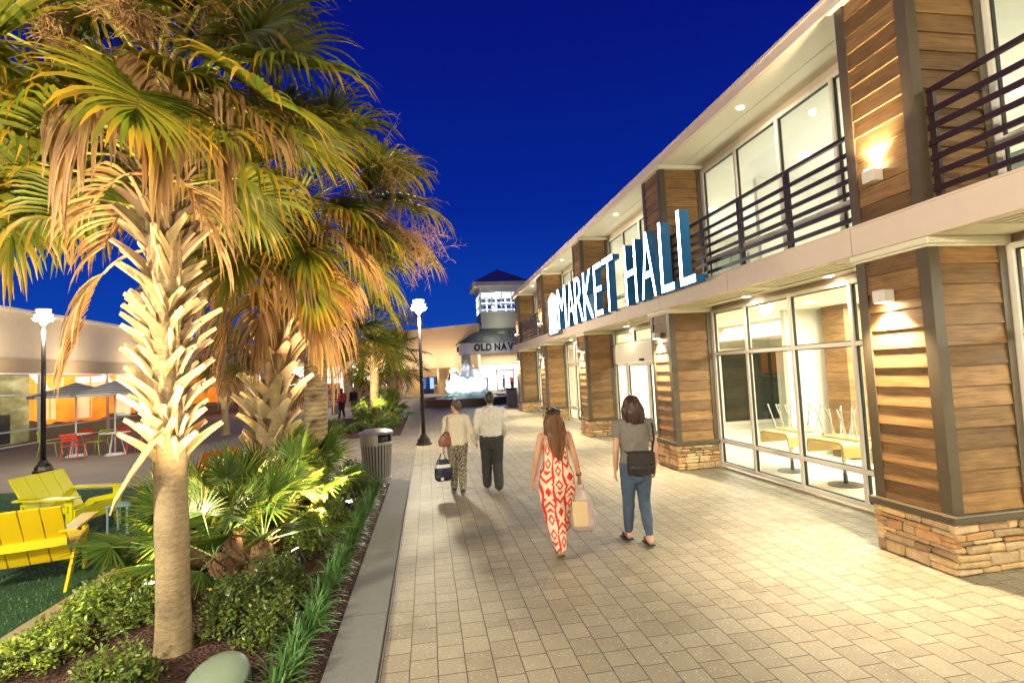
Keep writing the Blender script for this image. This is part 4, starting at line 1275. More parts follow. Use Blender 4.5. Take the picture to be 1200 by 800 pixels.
for i, (lb, xy, r, h, n, tone, ye) in enumerate(SH):
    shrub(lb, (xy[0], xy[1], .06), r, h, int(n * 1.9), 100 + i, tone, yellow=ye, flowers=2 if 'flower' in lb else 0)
for i, (x, y, r, h, lb) in enumerate(((-3.6, 20.6, .8, .30, 'low dark shrub at the left front of the far bed'), (-2.6, 20.9, .7, .34, 'low dark shrub in the front of the far bed'), (-1.75, 21.0, .45, .4, 'low dark shrub at the right front of the far bed'), (-3.9, 23.0, .6, .32, 'shrub at the left side of the far bed'), (-1.5, 22.4, .5, .6, 'yellow flecked shrub at the right side of the far bed'))):
    shrub(lb, (x, y, .08), (r, r * .7), h, 900, 140 + i, .8 if i < 4 else .95, leaf=.05, yellow=.1 if i < 4 else .5, group='shrubs in the far bed', flowers=0 if i < 4 else 14)
shrub('leafy broadleaf shrub lit green in the far bed', (-2.8, 23.7, .15), (.42, .42), 1.15, 450, 160, 1.0, leaf=.09, yellow=.25, group='shrubs in the far bed')

# ---- strap leaved border grass along the kerb: one uncountable strip
rg = random.Random(77)
bg_ = MB(); bg_.sm = True
y = 2.2
while y < 10.5:
    cx = -1.04 + rg.uniform(-.045, .045)
    k0 = rg.uniform(.75, 1.25)
    for b in range(34):
        az = rg.uniform(0, 360); el = rg.uniform(35, 85); L = rg.uniform(.16, .30)
        p = V((cx + rg.gauss(0, .02), y + rg.gauss(0, .02), .07)); d = polar(az, el); w = rg.uniform(.006, .0105)
        g = k0 * rg.uniform(.65, 1.3); c = (g * rg.uniform(.75, 1.1), g * 1.25, g * 1.1)
        vs = []; cs = []
        for q in range(5):
            wd = V((-d.y, d.x, 0))
            wd = wd.normalized() if wd.length > 1e-4 else V((1, 0, 0))
            hw = w * (1, 1.05, .9, .6, .08)[q]
            vs += [p - wd * hw, p + wd * hw]; cs += [c, c]
            d = (d + V((0, 0, -.32))).normalized(); p = p + d * L / 4
        bg_.add(vs, [(2 * q, 2 * q + 1, 2 * q + 3, 2 * q + 2) for q in range(4)], cs)
    y += rg.uniform(.07, .15)
o = bg_.build('border_grass', mat('strap_leaf', (0.125, 0.20, 0.06), rough=.35, vcol=True, var=.2, trans=.25))
tag(o, 'strip of strap leaved border grass along the concrete planter kerb', 'border grass', kind='stuff')
# ---- lawn blades near the benches
lw = MB(); lw.sm = True
for i in range(26000):
    yy = 3.2 + (rg.random() ** 1.5) * 9.5; xx = -3.74 - rg.random() * min(6.0, 1.6 + yy * .55)
    if yy > 12.2 + (-4.4 - xx) * .18: continue
    az = rg.uniform(0, 2 * PI); h = rg.uniform(.018, .045); w = .004
    g = rg.uniform(.6, 1.4)
    dx, dy = math.cos(az), math.sin(az)
    lw.add([(xx - dy * w, yy + dx * w, .003), (xx + dy * w, yy - dx * w, .003), (xx + dx * h * .5, yy + dy * h * .5, h)], [(0, 1, 2)], [(g, g, g)] * 3)
o = lw.build('lawn_grass', mat('turf_blade', (0.075, 0.19, 0.085), rough=.6, vcol=True, var=.2))
tag(o, 'short dark green turf of the lawn around the yellow benches', 'grass', kind='stuff')
# ------------------------------------------------------------------ street lamps
M_POLE = mat('dark_bronze_pole', (0.035, 0.028, 0.025), rough=0.3, metal=0.5, var=0.1)
M_HEADL = emis('lamp_head_glow', (1.0, 0.93, 0.80), 14.0)
def street_lamp(x, y, label, P, ht=4.05):
    t = thing('street_lamp', label, 'street lamp', (x, y, 0), 0, 'post lamps around the plaza')
    b = MB(); b.lathe([(0.24, 0), (0.24, 0.05), (0.205, 0.07), (0.19, 0.16), (0.12, 0.24), (0.10, 0.30), (0.075, 0.33)], 8); b.build('base', M_POLE, t)
    p = MB(); p.sm = True; p.lathe([(0.062, 0.28), (0.055, ht * .6), (0.045, ht)], 16); p.build('pole', M_POLE, t)
    h = MB(); h.sm = True
    h.lathe([(0.05, ht - .02), (0.09, ht + .03), (0.09, ht + .06)], 20)
    for k, (r, z) in enumerate(((.27, .16), (.25, .27), (.20, .40))):
        h.lathe([(r, ht + z), (r * .98, ht + z + .02), (.03, ht + z + .045)], 28)
    for k in range(3):
        a = k * 2 * PI / 3
        h.tube([(0.08 * math.cos(a), .08 * math.sin(a), ht + .05), (.16 * math.cos(a), .16 * math.sin(a), ht + .42)], .008, 5)
    h.build('lamp_head', mat('lamp_head_metal', (.55, .5, .42), rough=.4), t)
    g = MB(); g.sm = True
    g.lathe([(.10, ht + .065), (.21, ht + .10), (.21, ht + .145), (.05, ht + .155)], 24); g.lathe([(.05, ht + .2), (.19, ht + .215), (.19, ht + .255), (.05, ht + .26)], 24); g.lathe([(.05, ht + .325), (.16, ht + .335), (.16, ht + .385), (.03, ht + .39)], 24)
    g.build('lens', M_HEADL, t)
    point('street_lamp_light', (x, y, ht - .14), P, (1.0, 0.88, 0.62), 0.26)
street_lamp(-0.18, 16.4, 'dark post lamp standing at the left edge of the walk', 420)
street_lamp(-10.42, 16.3, 'dark post lamp beyond the lawn by the patio tables', 170)
street_lamp(-2.75, 50.0, 'far thin post lamp beside the couple near the bright stores', 200, 3.6)
street_lamp(-0.9, -4.5, 'added post lamp out of view behind the viewpoint at the edge of the walk', 1000)  # unseen lamp added as fill for the walk and column sides
street_lamp(-5.6, 1.2, 'added post lamp out of view at the near end of the lawn', 950)  # unseen lamp added to light the lawn seats, bed and palms

# ------------------------------------------------------------------ litter bin
t = thing('litter_bin', 'slatted silver litter bin with domed lid and side opening at the kerb end', 'litter bin', (-1.10, 11.3, 0.0))
M_BIN = mat('silver_bin_paint', (0.36, 0.34, 0.31), rough=0.35, metal=0.35, var=.06)
b = MB(); n = 30
for k in range(n):
    a = 2 * PI * k / n
    r0, r1 = .265, .315
    b.bar((r0 * math.cos(a), r0 * math.sin(a), .05), (r1 * math.cos(a), r1 * math.sin(a), .74), .036, .008, up=(math.cos(a), math.sin(a), 0))
b.build('slats', M_BIN, t)
b = MB(); b.sm = False
b.lathe([(.29, .0), (.29, .06), (.275, .065)], 32); b.build('base', M_BIN, t)
b = MB()
for k in range(32):
    a0, a1 = 2 * PI * k / 32, 2 * PI * (k + 1) / 32
    ang = math.degrees((a0 + a1) / 2) % 360
    zz = [(.735, .79)] if 280 < ang < 345 else [(.735, .95)]
    for (z0, z1) in zz:
        b.prism([(.325 * math.cos(a0), .325 * math.sin(a0)), (.325 * math.cos(a1), .325 * math.sin(a1)), (.31 * math.cos(a1), .31 * math.sin(a1)), (.31 * math.cos(a0), .31 * math.sin(a0))], z0, z1)
b.build('collar', M_BIN, t)
b = MB(); b.lathe([(.355, .95), (.36, .975), (.34, 1.0), (.2, 1.045), (.05, 1.06)], 32); b.build('lid', M_BIN, t)
b = MB(); b.lathe([(.235, .02), (.27, .9)], 24); b.build('liner', M_BLACKM, t)

# ------------------------------------------------------------------ bed fixtures
M_CANI = mat('grey_green_enamel', (0.17, 0.22, 0.16), rough=0.45, var=.12, vscale=9, bump=.25, bscale=90, bdist=.002)
t = thing('garden_speaker', 'grey green dome topped landscape speaker at the bottom edge of the bed', 'garden speaker', (-1.42, 3.92, 0.0))
b = MB(); b.sm = True; b.lathe([(.15, -.05), (.16, .06), (.155, .17), (.14, .19)], 32); b.build('body', M_CANI, t)
b = MB(); b.sm = True; b.lathe([(.145, .17), (.185, .175), (.205, .19), (.20, .21), (.15, .245), (.08, .262), (.02, .267)], 40); o = b.build('dome', M_CANI, t); o.rotation_euler = (R(26), R(-8), 0)

def bed_spot(x, y, az, el, label, P, col=(1.0, .74, .42), ang=70):
    d = polar(az, el)
    t = thing('ground_spotlight', label, 'spotlight', (x, y, .07), 0, 'ground spotlights in the planting bed')
    b = MB(); b.tube([(0, 0, -.05), (0, 0, .12)], .012, 6); b.build('stake', M_BLACKM, t)
    q = V((0, 0, .16))
    b = MB(); b.sm = False; b.tube([q - d * .09, q - d * .07, q + d * .07, q + d * .10], [.03, .042, .045, .05], 16); b.build('barrel', M_POLE, t)
    b = MB(); b.tube([q + d * .1005, q + d * .103], .042, 16); b.build('lens', emis('spot_lens', (1.0, .9, .7), 30.0), t)
    p = V((x, y, .07)) + q + d * .13
    spot('ground_spot_light', p, p + d, P, ang, .6, col, .03)
bed_spot(-1.42, 6.0, 150, 55, 'glowing ground spotlight among the shrubs right of the big trunk', 60, ang=110)
bed_spot(-1.22, 8.05, 5, 79, 'added ground spotlight halfway along the border grass pointing nearly straight up', 420, ang=80)  # lamp added to light the fruit stalks above it
bed_spot(-1.30, 6.75, 128, 66, 'black ground spotlight against the border grass', 460, col=(1.0, .66, .32), ang=95)
bed_spot(-1.35, 9.2, 165, 55, 'white faced ground spotlight near the litter bin', 260, ang=100)
bed_spot(-1.15, 3.3, 100, 72, 'ground spotlight aimed up at the right of the big palm crown', 380, ang=75)
bed_spot(-1.15, 2.6, 116, 58, 'ground spotlight aimed up at the front of the big palm', 75, ang=55)
bed_spot(-3.15, 3.4, 95, 76, 'ground spotlight aimed up at the left of the big palm crown', 380, ang=85)
bed_spot(-2.6, 5.4, 60, 80, 'ground spotlight between the big palm and the orange skirted palm', 90, ang=95)
bed_spot(-3.1, 6.6, 52, 62, 'ground spotlight hidden behind the lawn side shrubs', 520, col=(1.0, .60, .26), ang=110)
bed_spot(-2.4, 21.6, 95, 55, 'ground spotlight in the middle of the far bed', 380, ang=95)
bed_spot(-1.4, 21.3, 120, 50, 'ground spotlight at the right front of the far bed', 70, ang=80)
bed_spot(-3.6, 21.2, 75, 45, 'ground spotlight at the left front of the far bed', 90, ang=80)
bed_spot(-9.3, 22.5, 70, 60, 'ground spotlight under the slim palm by the patio', 90, ang=80)

# ------------------------------------------------------------------ lawn seats
def painted(name, base): return mat(name, base, rough=.38, var=.06, vscale=3, dirt=.12)
M_YEL = painted('golden_yellow_plastic', (0.78, 0.55, 0.008)); M_LIM = painted('lime_yellow_plastic', (0.66, 0.62, 0.003)); M_ORA = painted('orange_plastic', (0.85, 0.14, 0.01))
def lawn_seat(name, label, loc, rz, W, m, slats, cat):
    """wide low lounge seat with a slatted sloping back; local +Y is the way it faces"""
    t = thing(name, label, cat, loc, rz, 'slatted lounge seats on the lawn')
    hw = W / 2
    b = MB(); sw = W / slats
    A = V((0, -.02, .26)); Bt = V((0, -.40, .90)); dirv = (Bt - A).normalized(); nr = V((0, dirv.z, -dirv.y))
    for k in range(slats):
        x0 = -hw + k * sw + .006; x1 = -hw + (k + 1) * sw - .006
        vs = []
        for x in (x0, x1):
            for (p, n_) in ((A, 0), (Bt, 0), (Bt, .024), (A, .024)):
                q = p + nr * n_; vs.append((x, q.y, q.z))
        b.add(vs, [(0, 1, 2, 3), (7, 6, 5, 4), (0, 4, 5, 1), (1, 5, 6, 2), (2, 6, 7, 3), (3, 7, 4, 0)])
    b.build('backrest', m, t, fixn=True)
    c = MB(); c.bar((-hw, -.175 - .02, .50), (hw, -.195, .50), .03, .09); c.build('back_rail', m, t)
    s = MB()
    for k in range(4):
        y0 = .0 + k * .135
        s.prism([(y0 + .004, .285 + k * .033), (y0 + .131, .285 + (k + .97) * .033), (y0 + .131, .31 + (k + .97) * .033), (y0 + .004, .31 + k * .033)], -hw + .02, hw - .02, axis=0)
    s.prism([(.545, .25), (.57, .25), (.57, .44), (.545, .44)], -hw + .02, hw - .02, axis=0)
    s.build('seat', m, t, fixn=True)
    for sx in (-1, 1):
        x = sx * (hw - .012)
        f = MB(); f.prism([(.46, 0), (.55, 0), (.55, .60), (.44, .60)], x - .014, x + .014, axis=0); f.build('leg', m, t, fixn=True)
        r_ = MB(); r_.prism([(-.36, 0), (-.26, 0), (.12, .36), (.50, .42), (.50, .50), (.02, .42)], x + sx * .030 - .013, x + sx * .030 + .013, axis=0); r_.build('leg', m, t, fixn=True)
        a = MB(); xx = sx * (hw + .02); a.prism([(xx - .075, -.24), (xx + .075, -.24), (xx + .085, .62), (xx - .085, .62)], .602, .626); a.build('armrest', m, t, fixn=True)
    return t
# facing directions are read off the ground points of their legs
lawn_seat('lounge_chair', 'golden yellow slatted lounge chair seen from behind at the left edge', (-4.42, 6.57, 0.01), R(17), .9, M_YEL, 5, 'chair')
lawn_seat('lounge_chair', 'lime yellow slatted lounge chair facing right in front of the lamp post', (-5.47, 8.95, 0.01), R(-101), .88, M_LIM, 4, 'chair')
lawn_seat('lounge_chair', 'orange slatted lounge chair half hidden behind the fan palms', (-4.15, 10.75, 0.01), R(60), .78, M_ORA, 3, 'chair')
t = thing('side_table', 'small pale blue side table between the yellow bench and the fan palm', 'side table', (-4.55, 8.75, .01))
M_PBL = painted('pale_blue_plastic', (.22, .40, .44))
b = MB(); b.bbox((-.16, -.16, .40), (.16, .16, .42), .008); b.build('tabletop', M_PBL, t)
for sx in (-1, 1):
    for sy in (-1, 1):
        b = MB(); b.bbox((sx * .13 - .014, sy * .13 - .014, 0), (sx * .13 + .014, sy * .13 + .014, .40), .004); b.build('leg', M_PBL, t)

# ------------------------------------------------------------------ patio furniture
M_RED = painted('red_orange_metal', (.70, .075, .03)); M_LG = painted('lime_green_metal', (.36, .52, .015))
M_WHT = mat('white_metal', (.75, .75, .72), rough=.35, var=.03)
def patio_chair(x, y, rz, m, label):
    t = thing('patio_chair', label, 'chair', (x, y, 0), rz, 'metal chairs on the patio')
    s = MB()
    for k in range(6): s.bbox((-.21, -.2 + k * .068, .44), (.21, -.2 + k * .068 + .058, .46), .004)
    s.build('seat', m, t)
    b = MB()
    for k in range(3): b.bbox((-.2, -.245 - k * .018, .60 + k * .085), (.2, -.228 - k * .018, .67 + k * .085), .004)
    b.build('backrest', m, t)
    for sx in (-1, 1):
        l = MB(); l.tube([(sx * .2, .19, .44), (sx * .225, .25, 0)], .013, 6); l.build('leg', m, t)
        l = MB(); l.tube([(sx * .2, -.31, .86), (sx * .2, -.215, .46), (sx * .225, -.29, 0)], .013, 6); l.build('leg', m, t)
    return t
def patio_table(x, y, label):
    t = thing('patio_table', label, 'table', (x, y, 0), 0, 'round white patio tables')
    b = MB(); b.lathe([(.43, .715), (.44, .725), (.44, .74), (.43, .745)], 32); b.build('tabletop', M_WHT, t)
    b = MB(); b.lathe([(.30, 0), (.30, .015), (.04, .03)], 24); b.build('foot_plate', M_WHT, t)
    b = MB()
    for k in range(3):
        a = k * 2 * PI / 3 + .4; b.tube([(.28 * math.cos(a), .28 * math.sin(a), .015), (.12 * math.cos(a), .12 * math.sin(a), .72)], .014, 6)
    b.build('legs', M_WHT, t)
def parasol(x, y, label, w=1.25, h=2.06):
    t = thing('parasol', label, 'parasol', (x, y, 0), 0, 'grey striped parasols over the patio')
    b = MB(); b.lathe([(.24, 0), (.24, .05), (.05, .07)], 24); b.build('base', M_WHT, t)
    b = MB(); b.sm = True; b.tube([(0, 0, .05), (0, 0, h + .46)], .024, 10); b.build('pole', M_WHT, t)
    c = MB(); vs = []; fs = []; cs = []
    n = 8; rings = 10
    for j in range(rings + 1):
        rr = w * j / rings
        z = h + .40 * (1 - (j / rings)) ** 1.15
        for k in range(n):
            a = 2 * PI * (k + .5) / n; vs.append((rr * math.cos(a) if j else .01 * math.cos(a), rr * math.sin(a) if j else .01 * math.sin(a), z))
    base = 0
    for j in range(rings):
        cc = (.12, .12, .13) if j % 2 else (.34, .34, .35)
        sub = vs[j * n:(j + 2) * n]
        c.add(sub, [[k, (k + 1) % n, n + (k + 1) % n, n + k] for k in range(n)], [cc] * (2 * n))
    last = vs[rings * n:]
    c.add(last + [(p[0], p[1], p[2] - .09) for p in last], [[k, (k + 1) % n, n + (k + 1) % n, n + k] for k in range(n)], [(.34, .34, .35)] * (2 * n))
    c.build('canopy', mat('striped_canvas', (.9, .9, .9), rough=.8, vcol=True, var=.06, trans=.2), t)
    r_ = MB()
    for k in range(n):
        a = 2 * PI * (k + .5) / n; r_.tube([(0.02, 0, h + .31), (w * .97 * math.cos(a), w * .97 * math.sin(a), h - .012)], .009, 4)
    r_.build('ribs', M_WHT, t)
parasol(-11.75, 19.9, 'grey striped parasol nearer to the lamp post'); parasol(-10.35, 19.5, 'grey striped parasol nearer to the foreground palm')
patio_table(-11.65, 19.75, 'round white table under the parasol nearer to the lamp post'); patio_table(-10.3, 19.4, 'round white table under the parasol nearer to the palm')
for (x, y, rz, m, lb) in ((-11.15, 18.75, 8, M_RED, 'red slatted chair with its back to the lawn, in front of the first table'),
                          (-12.0, 20.7, 190, M_RED, 'red chair on the far side of the first table'),
                          (-12.75, 20.3, -80, M_LG, 'lime green chair seen from the side at the left of the first table'),
                          (-11.05, 19.75, 80, M_LG, 'lime green chair between the two tables'),
                          (-9.55, 19.3, 85, M_RED, 'red chair seen from the side right of the second table'),
                          (-10.6, 20.3, 190, M_RED, 'red chair on the far side of the second table'),
                          (-9.8, 20.5, 150, M_PBL, 'pale blue chair on the far side of the second table'),
                          (-8.9, 19.9, 100, M_LG, 'lime green chair by the foreground palm trunk')):
    patio_chair(x, y, R(rz), m, lb)

# ------------------------------------------------------------------ long low building beyond the lawn
lb_ = thing('plaza_building', 'long beige low building with a glazed front showing an orange mural', 'building', (-17, 32, 0))
LP = V((-17, 32, 0))
def lbuild(mb, name, mats, parent=None):
    o = mb.build(name, mats, fixn=True); o.parent = parent or lb_
    if parent is None: o.location = -LP
    return o
M_BEI = mat('pale_beige_stucco', (.62, .52, .38), rough=.8, var=.05, dirt=.08); M_TAN = mat('tan_band', (.40, .30, .19), rough=.8, var=.05)
LX = -16.9
w_ = MB(); w_.mi = 0
w_.box((LX - 10, 2, 3.66), (LX - .12, 52, 5.62)); w_.mi = 1; w_.box((LX - 10, 2, 3.06), (LX - .02, 52, 3.66)); w_.mi = 0
w_.box((LX - 10, 2, 0), (LX - 6, 52, 3.06)); w_.box((LX - 6, 51.8, 0), (LX - .1, 52, 3.06)); w_.box((LX - 6, 2, 0), (LX - .1, 2.2, 3.06))
w_.box((LX - .25, 37.2, 2.0 + 1.66), (LX + .05, 46, 5.4))
lbuild(w_, 'wall', [M_BEI, M_TAN])
rf = MB(); rf.bbox((LX - 10.2, 1.8, 5.62), (LX + .12, 52.2, 5.78), .02); lbuild(rf, 'roof_edge', mat('white_coping', (.72, .68, .6), rough=.6))
fr = MB(); pn = MB()
ys = [6, 10, 14, 18, 21.5, 26.2, 31.2, 36.2, 41.2, 46.2, 51.5]
for z in (0.02, .62, 2.12, 3.0): fr.box((LX - .06, 6, z), (LX + .04, 51.5, z + .06))
for y in ys: fr.box((LX - .065, y - .04, 0.02), (LX + .045, y + .04, 3.06))
pn.box((LX - .012, 6.0, .03), (LX - .004, 51.5, 3.05))
o = lbuild(fr, 'window', M_WHT); lbuild(pn, 'pane', glassmat('shop_glass', (.9, .92, .9), 1.2), o)
# lit mural behind the glass: an orange evening sky over dark hills
m, nt, out = newmat('mural_print'); N = NT(nt)
vec = N.coords('Object'); sp = N.n('ShaderNodeSeparateXYZ', ins={0: vec})
n1 = N.noise(N.coords('Object', (1, .28, .9)), 1.3, 6, .6); n2 = N.noise(N.coords('Object', (1, .35, 0)), .9, 5, .6)
hz = N.math('SUBTRACT', sp.outputs[2], N.math('MULTIPLY', n2, 1.3))
sky_ = N.ramp(N.math('ADD', N.math('MULTIPLY', n1, .9), N.math('MULTIPLY', sp.outputs[2], .06)), [(.30, (.45, .07, .003)), (.46, (.80, .17, .006)), (.6, (.90, .27, .015)), (.75, (.92, .33, .03))])
land = N.mix(n1, (.01, .012, .006, 1), (.10, .05, .02, 1))
col = N.mix(N.math('GREATER_THAN', hz, .25), land, sky_)
dim = N.math('GREATER_THAN', sp.outputs[1], 26.2)
other = N.ramp(n1, [(.3, (.03, .03, .012)), (.5, (.20, .16, .06)), (.7, (.5, .42, .22))])
col = N.mix(dim, other, col)
p = N.n('ShaderNodeBsdfPrincipled', ins={'Base Color': col, 'Roughness': .6, 'Emission Color': col, 'Emission Strength': .48})
N.link(p.outputs[0], out.inputs[0]); M_MURAL = m
mu = MB(); mu.box((LX - .42, 6.1, .1), (LX - .40, 51.4, 3.0)); lbuild(mu, 'mural', M_MURAL)
bt = MB(); bt.box((LX - .40, 22.9, .15), (LX - .30, 25.0, 1.35)); lbuild(bt, 'display_cabinet', M_BLACKM)
for y in (23, 28, 33.5, 38.5): area('mural_wash', (LX + 1.6, y, 3.3), (LX - .1, y, 4.6), .5, 26, (1.0, .8, .52), size_y=2.5)

# ------------------------------------------------------------------ shops at the back left
M_WARMW = mat('warm_stucco', (.60, .46, .28), rough=.8, var=.05)
M_SHOPL = emis('shop_interior_light', (1.0, .90, .74), 1.5)
sb = thing('corner_shop', 'bright cream shop front with white display windows and a brown louvred awning', 'building', (-8, 42, 0))
SP_ = V((-8, 42, 0))
def part(mb, name, mats, root, off, fix=True):
    o = mb.build(name, mats, fixn=fix); o.parent = root; o.location = -off
    return o
w_ = MB()
w_.box((-14, 42.0, 3.3), (-3.95, 52, 5.0)); w_.box((-14, 42, 0), (-13.6, 52, 3.3)); w_.box((-4.35, 42, 0), (-3.95, 52, 3.3)); w_.box((-13.6, 51.6, 0), (-4.35, 52, 3.3))
for x in (-11.2, -8.55, -6.05): w_.box((x - .28, 41.95, 0), (x + .28, 42.25, 3.3))
w_.box((-13.6, 42, 0), (-4.35, 42.2, .25))
part(w_, 'wall', M_WARMW, sb, SP_)
rf = MB(); rf.bbox((-14.2, 41.75, 5.0), (-3.75, 52.2, 5.2), .03); part(rf, 'roof_edge', M_CREAM, sb, SP_)
for (a, b) in ((-13.6, -11.48), (-10.92, -8.83), (-8.27, -6.33), (-5.77, -4.35)):
    f_ = MB()
    for x in (a, (a + b) / 2 - .03, b - .06): f_.box((x, 42.05, .25), (x + .06, 42.15, 3.3))
    f_.box((a, 42.06, 2.3), (b, 42.14, 2.36)); f_.box((a, 42.06, .25), (b, 42.14, .32))
    fo = part(f_, 'window', M_WHT, sb, SP_)
    pn = MB(); pn.box((a + .06, 42.095, .3), (b - .06, 42.105, 3.3)); o = pn.build('pane', MATS['shop_glass'], fo)
aw = MB()
for k in range(11): aw.bbox((-8.1, 41.55 - .0, 2.05 + k * .145), (-6.5, 41.65, 2.05 + k * .145 + .06), .005)
for x in (-8.05, -6.56): aw.box((x, 41.66, 2.0), (x + .05, 41.72, 3.65)); aw.box((x, 41.72, 3.3), (x + .05, 41.95, 3.36))
part(aw, 'louvre_screen', mat('brown_louvre', (.12, .06, .03), rough=.5), sb, SP_)
bk = MB(); bk.box((-13.5, 45.5, .1), (-4.4, 45.6, 3.25)); part(bk, 'shop_back_wall', M_SHOPL, sb, SP_)
rs = random.Random(5)
palette = [(.55, .04, .03), (.05, .15, .5), (.7, .5, .1), (.05, .05, .06), (.4, .1, .35), (.75, .7, .6), (.1, .3, .15)]
def goods(name, label, x, y, z, w, h, d, cols, seed, group='goods in the lit shop windows', rot=0):
    r_ = random.Random(seed)
    t = thing(name, label, 'display rack', (x, y, z), rot, group)
    f_ = MB(); f_.box((-w / 2, d, 0), (w / 2, d + .03, h)); f_.box((-w / 2, 0, 0), (-w / 2 + .03, d, h)); f_.box((w / 2 - .03, 0, 0), (w / 2, d, h))
    for k in range(4): f_.box((-w / 2 + .03, 0.0, h * k / 4), (w / 2 - .03, d, h * k / 4 + .03))
    f_.build('rack', M_WHT, t)
    g = MB()
    for k in range(4):
        xx = -w / 2 + .06
        while xx < w / 2 - .16:
            ww = r_.uniform(.08, .22); hh = r_.uniform(.12, h / 4 - .08); g.col = r_.choice(cols); g.bbox((xx, .03, h * k / 4 + .032), (xx + ww, d - .03, h * k / 4 + .03 + hh), .01); xx += ww + .03
    g.build('merchandise', mat('merchandise', (1, 1, 1), rough=.6, vcol=True), t)
for k, (x, lb) in enumerate(((-12.5, 'leftmost'), (-9.9, 'second'), (-7.5, 'third'), (-5.2, 'rightmost'))):
    goods('display_rack', f'shelf of colourful goods behind the {lb} window of the corner shop', x, 43.4, .02, 1.3, 1.9, .35, palette, 30 + k)
area('shop_light', (-9, 44, 3.2), (-9, 43, 0), 4, 90, (1, .92, .8), size_y=2)
area('shop_front_light', (-8, 41.2, 3.9), (-8, 40, 0), 5, 45, (1, .8, .5), size_y=.4)

# far bright shop with blue light
fs_ = thing('far_shop', 'far bright white shop front with blue edge lighting behind the walking couple', 'building', (-4, 72, 0)); FP = V((-4, 72, 0))
w_ = MB(); w_.box((-16, 72, 3.5), (1.0, 82, 6.5)); w_.box((-16, 72, 0), (-6.2, 72.4, 3.5)); w_.box((-1.9, 72, 0), (1.0, 72.4, 3.5)); part(w_, 'wall', M_WARMW, fs_, FP)
f_ = MB()
for x in (-6.2, -4.8, -3.4, -2.0): f_.box((x, 71.9, 0), (x + .1, 72.1, 3.5))
f_.box((-6.1, 71.95, 2.4), (-1.9, 72.05, 2.5)); part(f_, 'window', M_WHT, fs_, FP)
bk = MB(); bk.box((-6.2, 74.5, .05), (-1.9, 74.6, 3.45)); part(bk, 'shop_back_wall', emis('white_shop_light', (.95, .97, 1), 1.6), fs_, FP)
bl = MB(); bl.box((-6.1, 71.86, .1), (-5.55, 71.89, 3.2)); part(bl, 'light_panel', emis('blue_light_panel', (.05, .12, 1.0), 0.8), fs_, FP)
goods('display_rack', 'dark goods on the shelf of the far white shop', -3.2, 73.4, .02, 1.2, 1.7, .4, [(.05, .05, .07), (.1, .1, .4), (.5, .5, .5)], 44)
# ------------------------------------------------------------------ big beige store wall at the end of the walk
M_ORW = mat('apricot_stucco', (.62, .42, .22), rough=.85, var=.04)
M_ORW2 = mat('apricot_stucco_pale', (.66, .48, .28), rough=.85, var=.04)
bs = thing('beige_store', 'plain apricot store wall left of the tower with a row of lit openings', 'building', (1, 60, 0)); BP = V((1, 60, 0))
A0 = V((-4.5, 64.4, 0)); A1 = V((5.45, 56.2, 0)); dv = (A1 - A0); Lw = dv.length; dv.normalize(); nv = V((dv.y, -dv.x, 0))
def wbox(mb, u0, u1, w0, w1, z0, z1):
    """box along the slanted wall: u along it, w out of it towards the walk"""
    c = []
    for z in (z0, z1):
        for (u, w_) in ((u0, w0), (u1, w0), (u1, w1), (u0, w1)):
            p = A0 + dv * u + nv * w_; c.append((p.x, p.y, z))
    mb.add(c, [(3, 2, 1, 0), (4, 5, 6, 7), (0, 1, 5, 4), (1, 2, 6, 5), (2, 3, 7, 6), (3, 0, 4, 7)])
w_ = MB(); w_.mi = 0
wbox(w_, 0, Lw, -.5, 0, 5.0, 7.35); w_.mi = 1
wbox(w_, 0, Lw, -.5, -.06, 2.9, 5.0)
wbox(w_, 9.1, Lw, -.5, -.06, 0, 2.9); wbox(w_, 0, 2.0, -1.9, -.06, 0, 2.9); wbox(w_, 2.0, 9.1, -1.9, -1.6, 0, 2.9); wbox(w_, 2.0, 9.1, -1.6, -.5, 2.85, 3.0)
wbox(w_, 7.2, 7.5, -1.6, -.06, 0, 2.9)
part(w_, 'wall', [M_ORW, M_ORW2], bs, BP)
r_ = MB(); wbox(r_, -.1, Lw, -.6, .08, 7.35, 7.5); part(r_, 'coping', mat('pale_coping', (.66, .52, .34), rough=.7), bs, BP)
d_ = MB(); wbox(d_, 7.7, 8.8, -1.62, -1.5, 0, 2.2); part(d_, 'door', mat('brown_door', (.09, .045, .025), rough=.5), bs, BP)
for (u, lb, c) in ((4.6, 'left of the two blue lit vending machines under the apricot wall', (.02, .04, .16)), (5.8, 'right of the two blue lit vending machines under the apricot wall', (.03, .06, .30))):
    p = A0 + dv * u + nv * (-1.0)
    t = thing('vending_machine', lb, 'vending machine', (p.x, p.y, -.01), math.atan2(dv.y, dv.x))
    b = MB(); b.bbox((-.48, -.0, 0), (.48, .6, 1.95), .03); b.build('cabinet', mat('vending_blue', (.02, .03, .12), rough=.4), t)
    b = MB(); b.box((-.42, -.02, .6), (.15, -.003, 1.85)); b.build('display', emis('vending_glow_%d' % int(u), (.15 + c[0], .3, 1.0) if u > 5 else (.1, .25, .7), 0.8 if u > 5 else .25), t)
    b = MB(); b.box((.22, -.02, .9), (.4, -.004, 1.4)); b.build('coin_panel', M_CHROME, t)
p = A0 + dv * 6.55 + nv * -.6
t = thing('litter_bin', 'small tan bin standing in front of the vending machines', 'litter bin', (p.x, p.y, -.01)); b = MB(); b.bbox((-.25, -.25, 0), (.25, .25, .85), .03); b.build('body', M_TAN, t); b = MB(); b.lathe([(.3, .85), (.28, .95), (.1, 1.02)], 16); b.build('lid', M_TAN, t)
for u in (3.4, 6.6, 9.6): 
    p = A0 + dv * u + nv * .25; spot('wall_wash', (p.x, p.y, 2.9), (p.x, p.y - .1, 0), 90, 140, .6, (1, .78, .45), .1)
